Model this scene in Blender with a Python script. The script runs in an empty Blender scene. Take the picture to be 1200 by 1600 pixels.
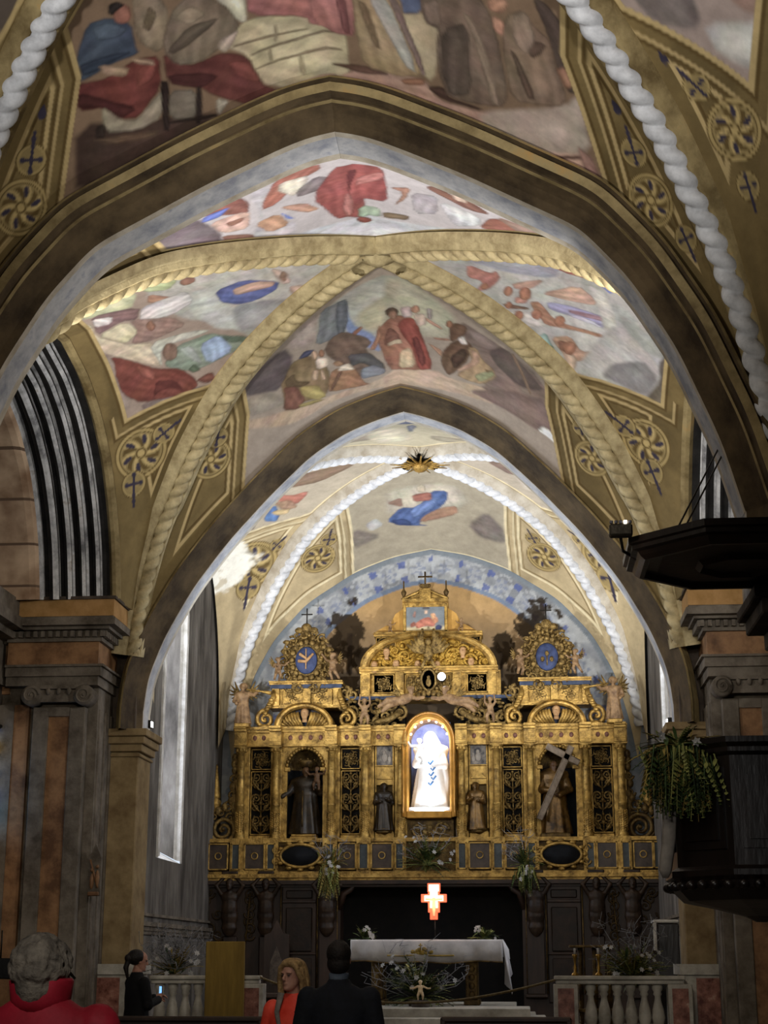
import bpy, math, random
import numpy as np
from mathutils import Vector, Matrix
random.seed(7)
SC = bpy.context.scene
COL = SC.collection
PI = math.pi
# ================================================================ camera
FPX = 2500.0                                   # focal length in pixels of the 1200 x 1600 frame
TILT = math.atan(700 / FPX)
YAW = math.atan(220 * math.cos(TILT) / FPX)
CAM = np.array([1.55, 0.0, 1.6])
cd = bpy.data.cameras.new('camera'); cam = bpy.data.objects.new('camera', cd); COL.objects.link(cam)
cd.sensor_fit = 'HORIZONTAL'; cd.sensor_width = 36; cd.lens = FPX / 1200 * 36
cd.clip_start = .1; cd.clip_end = 200
cam.location = CAM; cam.rotation_euler = (PI / 2 + TILT, 0, YAW)
SC.camera = cam
# ================================================================ world, exposure
w = bpy.data.worlds.new('world'); SC.world = w; w.use_nodes = True
w.node_tree.nodes['Background'].inputs[0].default_value = (.80, .88, 1.0, 1)
w.node_tree.nodes['Background'].inputs[1].default_value = 1.0
vs = SC.view_settings; vs.view_transform = 'Standard'; vs.look = 'None'; vs.gamma = 1; vs.exposure = 0.0
# ================================================================ lamps of the church and added fill lights
def spot(name, loc, aim, power, col=(1, .93, .82), size=100, blend=.6, rad=.12):
    d = bpy.data.lights.new(name, 'SPOT'); d.energy = power; d.color = col
    d.spot_size = math.radians(size); d.spot_blend = blend; d.shadow_soft_size = rad
    o = bpy.data.objects.new(name, d); COL.objects.link(o); o.location = loc
    o.rotation_euler = (Vector(aim) - Vector(loc)).to_track_quat('-Z', 'Y').to_euler()
    return o
def area(name, loc, aim, power, col, sx, sy):
    d = bpy.data.lights.new(name, 'AREA'); d.energy = power; d.color = col; d.shape = 'RECTANGLE'; d.size = sx; d.size_y = sy
    o = bpy.data.objects.new(name, d); COL.objects.link(o); o.location = loc
    o.rotation_euler = (Vector(aim) - Vector(loc)).to_track_quat('-Z', 'Y').to_euler()
    return o
COOL = (.90, .95, 1.0); WARM = (1, .90, .74); NEUT = (1, .97, .93)
# chancel flood lamps on the inner faces of the chancel arch, throwing shadows on the end wall
spot('chancel_flood', (-3.25, 22.45, 5.0), (-.3, 27.9, 8.9), 620, NEUT, 80, .8, .05)
spot('chancel_flood', (3.25, 22.45, 5.0), (.3, 27.9, 8.9), 620, NEUT, 80, .8, .05)
spot('vault_uplight', (-3.2, 22.5, 5.0), (.8, 25.4, 9.6), 370, COOL, 130, .6, .15)
spot('vault_uplight', (3.2, 22.5, 5.0), (-.8, 25.4, 9.6), 370, COOL, 130, .6, .15)
spot('altar_side_lamp', (-3.7, 26.1, 6.0), (-1.6, 28.6, 6.9), 70, NEUT, 90, .6, .02)
spot('altar_side_lamp', (3.7, 26.1, 6.0), (1.6, 28.6, 6.9), 70, NEUT, 90, .6, .02)
# lamps on the cornices of the nave
spot('arch_lamp', (-3.45, 14.2, 6.7), (-4.2, 17.2, 8.5), 70, COOL, 80, .7, .06)
spot('arch_lamp', (3.45, 14.2, 6.7), (4.2, 18.0, 8.5), 45, COOL, 80, .7, .06)
spot('nave_uplight', (-3.3, 14.7, 6.35), (.6, 18.3, 9.6), 640, NEUT, 118, .6, .2)
spot('nave_uplight', (3.3, 14.0, 6.35), (-.6, 18.4, 9.6), 640, NEUT, 140, .7, .2)
spot('near_uplight', (-3.2, 6.5, 5.6), (.9, 11.8, 10.1), 860, NEUT, 74, 1.0, .2)
spot('near_uplight', (3.2, 6.0, 6.0), (1.2, 11.4, 10.1), 640, NEUT, 76, 1.0, .2)
# unseen fill lights added to brighten the lower nave, piers and visitors
for s_ in (-1, 1): spot('nave_fill_spot', (s_ * .6, 8.2, 4.9), (s_ * 4.3, 20.5, 3.4), 420, WARM, 34, .7, .3)
area('nave_fill_area', (0, 9, 5.2), (0, 20, 1.5), 45, WARM, 2.5, 1.0)
spot('nave_fill_spot', (.6, .3, 4.4), (.2, 13, 1.0), 620, NEUT, 42, .5, .5)
# ================================================================ helpers: pixels <-> place (survey of the photograph)
_fw = np.array([-math.sin(YAW) * math.cos(TILT), math.cos(YAW) * math.cos(TILT), math.sin(TILT)])
_rt = np.array([math.cos(YAW), math.sin(YAW), 0.0]); _up = np.cross(_rt, _fw)
def at(px, py, Y):
    """point of the plane Y = const seen at that pixel"""
    r = _fw * FPX + _rt * (px - 600) + _up * (800 - py)
    return CAM + r * ((Y - CAM[1]) / r[1])
# ================================================================ helpers: objects
def link(o, parent=None):
    COL.objects.link(o)
    if parent is not None:
        o.parent = parent
        if parent.type == 'EMPTY':          # parts are modelled where they stand
            o.matrix_parent_inverse = Matrix.LocRotScale(parent.location, parent.rotation_euler, None).inverted()
    return o
class MB:
    """collects shapes and links them as ONE mesh object"""
    def __init__(s): s.v = []; s.f = []; s.m = []; s.sm = []; s.mi = 0; s.smooth = True
    def add(s, V, F, smooth=None, mi=None):
        b = len(s.v); s.v.extend([tuple(map(float, p)) for p in V])
        for q in F:
            s.f.append(tuple(b + i for i in q)); s.m.append(s.mi if mi is None else mi); s.sm.append(s.smooth if smooth is None else smooth)
        return s
    def box(s, x0, x1, y0, y1, z0, z1, bev=0):
        if bev <= 0:
            V = [(x, y, z) for x in (x0, x1) for y in (y0, y1) for z in (z0, z1)]
            F = [(0, 1, 3, 2), (4, 6, 7, 5), (0, 4, 5, 1), (2, 3, 7, 6), (0, 2, 6, 4), (1, 5, 7, 3)]
            return s.add(V, F, False)
        b = min(bev, (x1 - x0) / 2.01, (y1 - y0) / 2.01, (z1 - z0) / 2.01)
        V = []
        xs, ys, zs = (x0, x1), (y0, y1), (z0, z1)
        idx = {}
        for i in (0, 1):
            for j in (0, 1):
                for k in (0, 1):
                    for a in range(3):
                        p = [xs[i], ys[j], zs[k]]
                        for c, (q, lo) in enumerate(((i, x0), (j, y0), (k, z0))):
                            if c != a: p[c] += b if q == 0 else -b
                        idx[i, j, k, a] = len(V); V.append(p)
        F = []
        for a in range(3):
            u, v = [c for c in range(3) if c != a]
            for e in (0, 1):
                q = []
                for (m, n) in ((0, 0), (1, 0), (1, 1), (0, 1)):
                    t = [0, 0, 0]; t[a] = e; t[u] = m; t[v] = n; q.append(idx[t[0], t[1], t[2], a])
                F.append(q)
        for a in range(3):           # edges parallel to axis a
            u, v = [c for c in range(3) if c != a]
            for m in (0, 1):
                for n in (0, 1):
                    q = []
                    for e, ax in ((0, u), (1, u), (1, v), (0, v)):
                        t = [0, 0, 0]; t[a] = e; t[u] = m; t[v] = n; q.append(idx[t[0], t[1], t[2], ax])
                    F.append(q)
        for i in (0, 1):
            for j in (0, 1):
                for k in (0, 1): F.append([idx[i, j, k, 0], idx[i, j, k, 1], idx[i, j, k, 2]])
        return s.add(V, F, False)
    def tube(s, pts, rad, n=8, caps=True, closed=False):
        pts = [Vector(p) for p in pts]; N = len(pts)
        R = rad if hasattr(rad, '__len__') else [rad] * N
        V = []; F = []; nrm = None
        for i, p in enumerate(pts):
            if closed: t = pts[(i + 1) % N] - pts[i - 1]
            else: t = pts[min(i + 1, N - 1)] - pts[max(i - 1, 0)]
            if t.length < 1e-9: t = Vector((0, 0, 1))
            t.normalize()
            if nrm is None:
                nrm = t.orthogonal().normalized()
                if abs(t.y) < .9: nrm = (Vector((0, 1, 0)) - t * t.y).normalized()
            nrm = (nrm - t * nrm.dot(t))
            nrm = nrm.normalized() if nrm.length > 1e-6 else t.orthogonal().normalized()
            b = t.cross(nrm)
            r = R[i]; ra, rb = r if hasattr(r, '__len__') else (r, r)
            for k in range(n):
                a = 2 * PI * k / n
                V.append(p + nrm * (math.cos(a) * ra) + b * (math.sin(a) * rb))
        M = N if closed else N - 1
        for i in range(M):
            for k in range(n):
                a = i * n + k; c = i * n + (k + 1) % n; j = ((i + 1) % N) * n
                F.append((a, c, j + (k + 1) % n, j + k))
        if caps and not closed: F.append(tuple(range(n))[::-1]); F.append(tuple((N - 1) * n + k for k in range(n)))
        return s.add(V, F)
    def lathe(s, prof, c=(0, 0, 0), n=16, sx=1, sy=1, a0=0, a1=2 * PI, smooth=True, axis='z'):
        full = abs(a1 - a0 - 2 * PI) < 1e-6; m = n if full else n + 1
        V = []; F = []
        for r, z in prof:
            for k in range(m):
                a = a0 + (a1 - a0) * k / n
                x, y = math.cos(a) * r * sx, math.sin(a) * r * sy
                V.append((c[0] + x, c[1] + y, c[2] + z) if axis == 'z' else (c[0] + x, c[1] + z, c[2] + y))
        for i in range(len(prof) - 1):
            for k in range(n):
                F.append((i * m + k, i * m + (k + 1) % m, (i + 1) * m + (k + 1) % m, (i + 1) * m + k))
        if full:
            if prof[0][0] > 1e-4: F.append(tuple(range(m))[::-1])
            if prof[-1][0] > 1e-4: F.append(tuple((len(prof) - 1) * m + k for k in range(m)))
        return s.add(V, F, smooth)
    def ball(s, c, r, n=10, m=7, rot=None):
        rx, ry, rz = r if hasattr(r, '__len__') else (r, r, r)
        V = []; F = []
        for i in range(m + 1):
            t = PI * i / m
            for k in range(n):
                a = 2 * PI * k / n
                p = Vector((rx * math.sin(t) * math.cos(a), ry * math.sin(t) * math.sin(a), rz * math.cos(t)))
                if rot is not None: p = rot @ p
                V.append(p + Vector(c))
        for i in range(m):
            for k in range(n): F.append((i * n + k, (i + 1) * n + k, (i + 1) * n + (k + 1) % n, i * n + (k + 1) % n))
        return s.add(V, F)
    def prism(s, poly, y0, y1):
        """polygon of (x, z) points with thickness from y0 to y1"""
        n = len(poly)
        V = [(x, y0, z) for x, z in poly] + [(x, y1, z) for x, z in poly]
        F = [tuple(range(n)), tuple(range(2 * n - 1, n - 1, -1))]
        F += [(i, i + n, (i + 1) % n + n, (i + 1) % n) for i in range(n)]
        return s.add(V, F, False)
    def strip(s, P, closed_v=False, mis=None, smooth=True):
        """grid of points P[i][j]"""
        a = len(P); b = len(P[0]); V = [p for r in P for p in r]; F = []; base = len(s.v)
        s.v.extend([tuple(map(float, p)) for p in V])
        for i in range(a - 1):
            for j in range(b - 1 if not closed_v else b):
                j2 = (j + 1) % b
                s.f.append((base + i * b + j, base + i * b + j2, base + (i + 1) * b + j2, base + (i + 1) * b + j))
                s.m.append(mis[j] if mis else s.mi); s.sm.append(smooth)
        return s
    def spiral(s, cx, y, cz, R, turns=1.6, a0=0, hand=1, r0=.03, n=26, k=6, flat=1.0):
        pts = []; rr = []
        for i in range(n + 1):
            u = i / n; a = a0 + hand * turns * 2 * PI * u; q = R * (1 - u) ** .8 + R * .08
            pts.append((cx + q * math.cos(a), y, cz + q * math.sin(a))); r = r0 * (1 - .45 * u); rr.append((r * flat, r))
        s.tube(pts, rr, k); s.ball((cx, y, cz), (R * .17, r0 * 1.2, R * .17), 8, 5)
        return s
    def xf(s, M, start=0):
        for i in range(start, len(s.v)): s.v[i] = tuple(M @ Vector(s.v[i]))
        return s
    def build(s, name, mats, parent=None, recalc=True):
        me = bpy.data.meshes.new(name); me.from_pydata(s.v, [], s.f)
        for m in (mats if isinstance(mats, (list, tuple)) else [mats]): me.materials.append(m)
        me.polygons.foreach_set('material_index', s.m); me.polygons.foreach_set('use_smooth', s.sm)
        if recalc:
            import bmesh
            bm = bmesh.new(); bm.from_mesh(me); bmesh.ops.recalc_face_normals(bm, faces=bm.faces); bm.to_mesh(me); bm.free()
        me.update()
        return link(bpy.data.objects.new(name, me), parent)
def tag(o, label=None, cat=None, group=None, kind=None):
    if label: o['label'] = label
    if cat: o['category'] = cat
    if group: o['group'] = group
    if kind: o['kind'] = kind
    return o
def thing(name, label, cat, loc=(0, 0, 0), rz=0, group=None):
    o = bpy.data.objects.new(name, None); o.empty_display_size = .1; COL.objects.link(o)
    o.location = loc; o.rotation_euler = (0, 0, rz)
    return tag(o, label, cat, group)
def struct(o): o['kind'] = 'structure'; return o
def copy_tree(o, parent=None):
    c = o.copy(); COL.objects.link(c)
    if parent is not None: c.parent = parent
    for ch in list(o.children): copy_tree(ch, c)
    return c
# ================================================================ procedural materials
MATS = {}
def lin(h):
    if isinstance(h, str): h = tuple(int(h[i:i + 2], 16) / 255 for i in (0, 2, 4))
    return tuple(c / 12.92 if c <= .04045 else ((c + .055) / 1.055) ** 2.4 for c in h) + (1,)
def mat(name, c1, c2=None, rough=.7, metal=0, scale=6, bump=.15, bscale=None, spec=.3, c3=None, detail=6, emit=None, estr=0, stretch=None):
    if name in MATS: return MATS[name]
    m = bpy.data.materials.new(name); m.use_nodes = True; MATS[name] = m
    nt = m.node_tree; N = nt.nodes; L = nt.links; P = N['Principled BSDF']
    P.inputs['Roughness'].default_value = rough; P.inputs['Metallic'].default_value = metal
    P.inputs['Specular IOR Level'].default_value = spec
    P.inputs['Base Color'].default_value = lin(c1)
    tc = N.new('ShaderNodeTexCoord'); src = tc.outputs['Object']
    if stretch:
        mp = N.new('ShaderNodeMapping'); mp.inputs['Scale'].default_value = stretch; L.new(src, mp.inputs[0]); src = mp.outputs[0]
    if c2:
        no = N.new('ShaderNodeTexNoise'); no.inputs['Scale'].default_value = scale; no.inputs['Detail'].default_value = detail; no.inputs['Roughness'].default_value = .65
        L.new(src, no.inputs['Vector'])
        r = N.new('ShaderNodeValToRGB'); e = r.color_ramp.elements
        e[0].position = .34; e[0].color = lin(c1); e[1].position = .66; e[1].color = lin(c2)
        if c3: q = e.new(.74); q.color = lin(c3); e[1].position = .6
        L.new(no.outputs['Fac'], r.inputs[0]); L.new(r.outputs[0], P.inputs['Base Color'])
    if bump:
        nb = N.new('ShaderNodeTexNoise'); nb.inputs['Scale'].default_value = bscale or scale * 4; nb.inputs['Detail'].default_value = 5
        L.new(src, nb.inputs['Vector'])
        b = N.new('ShaderNodeBump'); b.inputs['Strength'].default_value = bump; b.inputs['Distance'].default_value = .02
        L.new(nb.outputs['Fac'], b.inputs['Height']); L.new(b.outputs[0], P.inputs['Normal'])
    if emit:
        P.inputs['Emission Color'].default_value = lin(emit); P.inputs['Emission Strength'].default_value = estr
    return m
def glow(name, col, strength):
    if name in MATS: return MATS[name]
    m = bpy.data.materials.new(name); m.use_nodes = True; MATS[name] = m
    nt = m.node_tree; P = nt.nodes['Principled BSDF']; P.inputs['Base Color'].default_value = lin(col)
    P.inputs['Emission Color'].default_value = lin(col); P.inputs['Emission Strength'].default_value = strength
    return m
def painted(name='fresco_paint', rough=.9, mott=.16):
    """lime-painted plaster: the colours stored on the surface, mottled and slightly uneven"""
    if name in MATS: return MATS[name]
    m = bpy.data.materials.new(name); m.use_nodes = True; MATS[name] = m
    nt = m.node_tree; N = nt.nodes; L = nt.links; P = N['Principled BSDF']
    P.inputs['Roughness'].default_value = rough; P.inputs['Specular IOR Level'].default_value = .15
    a = N.new('ShaderNodeAttribute'); a.attribute_name = 'paint'
    tc = N.new('ShaderNodeTexCoord')
    no = N.new('ShaderNodeTexNoise'); no.inputs['Scale'].default_value = 5; no.inputs['Detail'].default_value = 8; no.inputs['Roughness'].default_value = .7
    L.new(tc.outputs['Object'], no.inputs['Vector'])
    mr = N.new('ShaderNodeMapRange'); mr.inputs[1].default_value = .3; mr.inputs[2].default_value = .7; mr.inputs[3].default_value = 1 - mott; mr.inputs[4].default_value = 1 + mott
    L.new(no.outputs['Fac'], mr.inputs[0])
    mx = N.new('ShaderNodeMix'); mx.data_type = 'RGBA'; mx.blend_type = 'MULTIPLY'; mx.inputs[0].default_value = 1
    L.new(a.outputs['Color'], mx.inputs[6]); L.new(mr.outputs[0], mx.inputs[7]); L.new(mx.outputs[2], P.inputs['Base Color'])
    b = N.new('ShaderNodeBump'); b.inputs['Strength'].default_value = .12; b.inputs['Distance'].default_value = .02
    n2 = N.new('ShaderNodeTexNoise'); n2.inputs['Scale'].default_value = 9; n2.inputs['Detail'].default_value = 6
    L.new(tc.outputs['Object'], n2.inputs['Vector']); L.new(n2.outputs['Fac'], b.inputs['Height']); L.new(b.outputs[0], P.inputs['Normal'])
    return m
GOLD = mat('gilt_wood', '644c22', 'be9a52', rough=.42, metal=.6, scale=7, bump=.5, bscale=38, spec=.5, c3='d4b468')
GOLDD = mat('dark_gilt_wood', '33261a', '705a30', rough=.5, metal=.6, scale=9, bump=.5, bscale=40)
CARVE = mat('carved_gilt', '43331c', 'a88c54', rough=.45, metal=.65, scale=16, bump=.8, bscale=60)
HOLLOW = mat('dark_recess', '050403', '100b07', rough=.9, scale=8)  # near-black colour stands for the shade in hollows
NICHE = mat('dark_niche', '0c0e12', '171a20', rough=.9, scale=5)
BLUEP = mat('blue_paint', '2c3548', '454f66', rough=.7, scale=8)
FLESH = mat('painted_flesh', 'a07a52', 'c09a70', rough=.6, scale=14)
DWOOD = mat('dark_wood', '1c120b', '38251a', rough=.5, scale=5, stretch=(1, 1, .2), spec=.4)
BWOOD = mat('black_wood', '0a0706', '1a110d', rough=.35, scale=5, stretch=(1, 1, .25), spec=.5)
STONE = mat('grey_stone', '4a4238', '7d7468', rough=.85, scale=3, bump=.4, bscale=18)
STONED = mat('dark_stone', '2b241e', '5a4f45', rough=.85, scale=2.4, bump=.4, bscale=16)
BROWNM = mat('brown_marble', '5c3f28', '97714e', rough=.55, scale=3, bump=.2, c3='7a5a40')
OCHRE = mat('ochre_band', '94703f', 'b28a58', rough=.8, scale=4)
WHITEP = mat('white_plaster', 'b0aca4', 'dcdad6', rough=.85, scale=5, bump=.3)
GREYP = mat('grey_plaster', '55504a', '8d8984', rough=.9, scale=2.5, bump=.35, c3='b4b2ae')
CREAMS = mat('cream_stone', 'a88a6a', 'd8bfa0', rough=.85, scale=4, bump=.25)
MARBLE = mat('veined_marble', '8a857a', 'bdb8ac', rough=.45, scale=4, bump=.05)
REDM = mat('red_marble', '52261c', '946454', rough=.4, scale=9, bump=.05, c3='b89c8a')
ARCHG = mat('gilt_plaster', '625232', 'a08e64', rough=.75, scale=2.2, bump=.3, bscale=20, c3='b08c54')
ARCHD = mat('brown_plaster', '33281a', '62523a', rough=.85, scale=2.0, bump=.3, bscale=16)
SOFFB = mat('blue_plaster', '8e929e', 'c0c1c4', rough=.9, scale=3.5, bump=.25, c3='888ea2')
SOFFC = mat('cream_plaster', 'a59a88', 'cbc4b6', rough=.9, scale=4, bump=.25)
RIBG = mat('gilt_rib', '90805c', 'c4b48a', rough=.6, metal=0, scale=5, bump=.3, bscale=30)
RIBW = mat('white_rib', 'b4b6ba', 'e2e4e8', rough=.6, scale=6, bump=.2)
BLACKM = mat('black_groove', '0d0c0c', '1c1b1b', rough=.8, scale=5)
LEAD = mat('iron', '15130f', '2a2620', rough=.5, metal=.6, scale=10)
# ---------------------------------------------------------------- vault mathematics (metres, nave axis = Y)
def tab(*p):
    a = np.array(p, float).reshape(-1, 2)
    return a[:, 0], a[:, 1]
def smooth_curve(t, n=400):
    """rounds off a table of (x, z) points into a dense smooth curve"""
    x, z = t
    u = np.linspace(0, 1, n)
    s = np.r_[0, np.cumsum(np.hypot(np.diff(x), np.diff(z)))]
    s /= s[-1]
    X = np.interp(u, s, x); Z = np.interp(u, s, z)
    k = n // 14
    ker = np.hanning(2 * k + 1); ker /= ker.sum()
    def f(a):
        l = 2 * a[0] - a[1:k + 1][::-1]; r = 2 * a[-1] - a[-k - 1:-1][::-1]
        return np.convolve(np.r_[l, a, r], ker, 'valid')
    return f(X), f(Z)
T1F = smooth_curve(tab(0,9.17,.3,9.12,.6,9.0,1.3,8.66,1.8,8.38,2.38,8.06,2.85,7.5,3.25,6.8,3.60,5.9,3.78,5.2))
T1B = smooth_curve(tab(0,9.08,.3,9.03,.6,8.92,1.3,8.58,1.8,8.3,2.36,7.98,2.82,7.45,3.22,6.8,3.57,5.9,3.75,5.2))
T2F = smooth_curve(tab(0,9.37,.15,9.34,.45,9.24,.9,9.06,1.45,8.70,2.05,8.10,2.65,7.42,3.14,6.75,3.54,6.02,3.77,5.4,3.82,4.9))
T2B = smooth_curve(tab(0,9.3,1,8.93,1.6,8.55,2.1,8.02,2.52,7.6,2.97,7.05,3.44,6.3,3.72,5.4,3.78,4.9))
CBK = smooth_curve(tab(0,8.9,.7,8.77,1.4,8.5,2.3,7.92,2.9,7.25,3.27,6.55,3.5,5.7,3.62,5.0))
LAT = smooth_curve(tab(0,8.7,.9,8.56,1.57,8.29,2.14,7.87,2.5,7.4,2.76,6.9,2.96,6.17,3.0,5.5,3.02,5.2))
RIB = tab(0,9.66,.12,9.62,.25,9.50,.42,9.24,.5,9.05,.57,8.88,.64,8.6,.75,8.1,.82,7.65,.87,7.35,.91,7.0,.95,6.55,.98,6.1,1.0,5.6)
RIB_S = smooth_curve(RIB)
RW = 3.72
BAYS = {'A': (5.0, 12.7, T1F, T1F), 'B': (13.55, 21.2, T1B, T2F), 'C': (22.15, 28.6, T2B, CBK)}
def rib_point(b, sx, sy, t):
    y0, y1 = BAYS[b][:2]; yc = (y0 + y1) / 2; h = (y1 - y0) / 2
    t = np.asarray(t, float)
    z = np.interp(t, RIB_S[0], RIB_S[1])
    if b == 'B': z = z - (.32 * np.sin(np.pi * np.clip(t, 0, 1)) if sy < 0 else 0)
    return np.stack([sx * t * RW, yc + sy * t * h, z], -1)
def curve_at(c, t):
    """point of an arch table at the same fraction t of its half span"""
    return np.interp(t * c[0][-1], c[0], c[0]), np.interp(t * c[0][-1], c[0], c[1])
def cell_points(b, side, ns, nw, rise=.1):
    """web of one vault cell between its two ribs and its arch: array (ns+1, nw+1, 3); s along the arch, w from rib to arch"""
    y0, y1, cf, cb = BAYS[b]; yc = (y0 + y1) / 2
    s = np.linspace(-1, 1, ns + 1)
    s = np.sign(s) * np.abs(np.sin(np.abs(s) * np.pi / 2)) ** 1.0
    w = np.linspace(0, 1, nw + 1)
    t = np.abs(s)
    if side in 'fb':
        sy = 1 if side == 'b' else -1
        R = np.stack([rib_point(b, -1 if q < 0 else 1, sy, abs(q)) for q in s])
        a, z = curve_at(cb if side == 'b' else cf, t)
        A = np.stack([np.sign(s) * a, np.full_like(s, y1 if side == 'b' else y0), z], -1)
    else:
        sx = 1 if side == 'r' else -1
        R = np.stack([rib_point(b, sx, -1 if q < 0 else 1, abs(q)) for q in s])
        sc = (y1 - y0) / 7.65
        a, z = curve_at(LAT, t)
        A = np.stack([np.full_like(s, sx * 3.75), yc + np.sign(s) * a * sc, z], -1)
    R = R + np.array([0, 0, rise])
    W = w[None, :, None]
    P = R[:, None, :] * (1 - W) + A[:, None, :] * W
    bulge = .18 * np.sin(np.pi * w)[None, :] * (np.cos(s * np.pi / 2)[:, None]) ** .5
    P[..., 2] += bulge * .6
    if b != 'C': P[..., 2] = np.maximum(P[..., 2], np.where(np.abs(P[..., 0]) > 3.62, 6.19, 5.0))
    return P, s, w
FRESCO = {}
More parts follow.
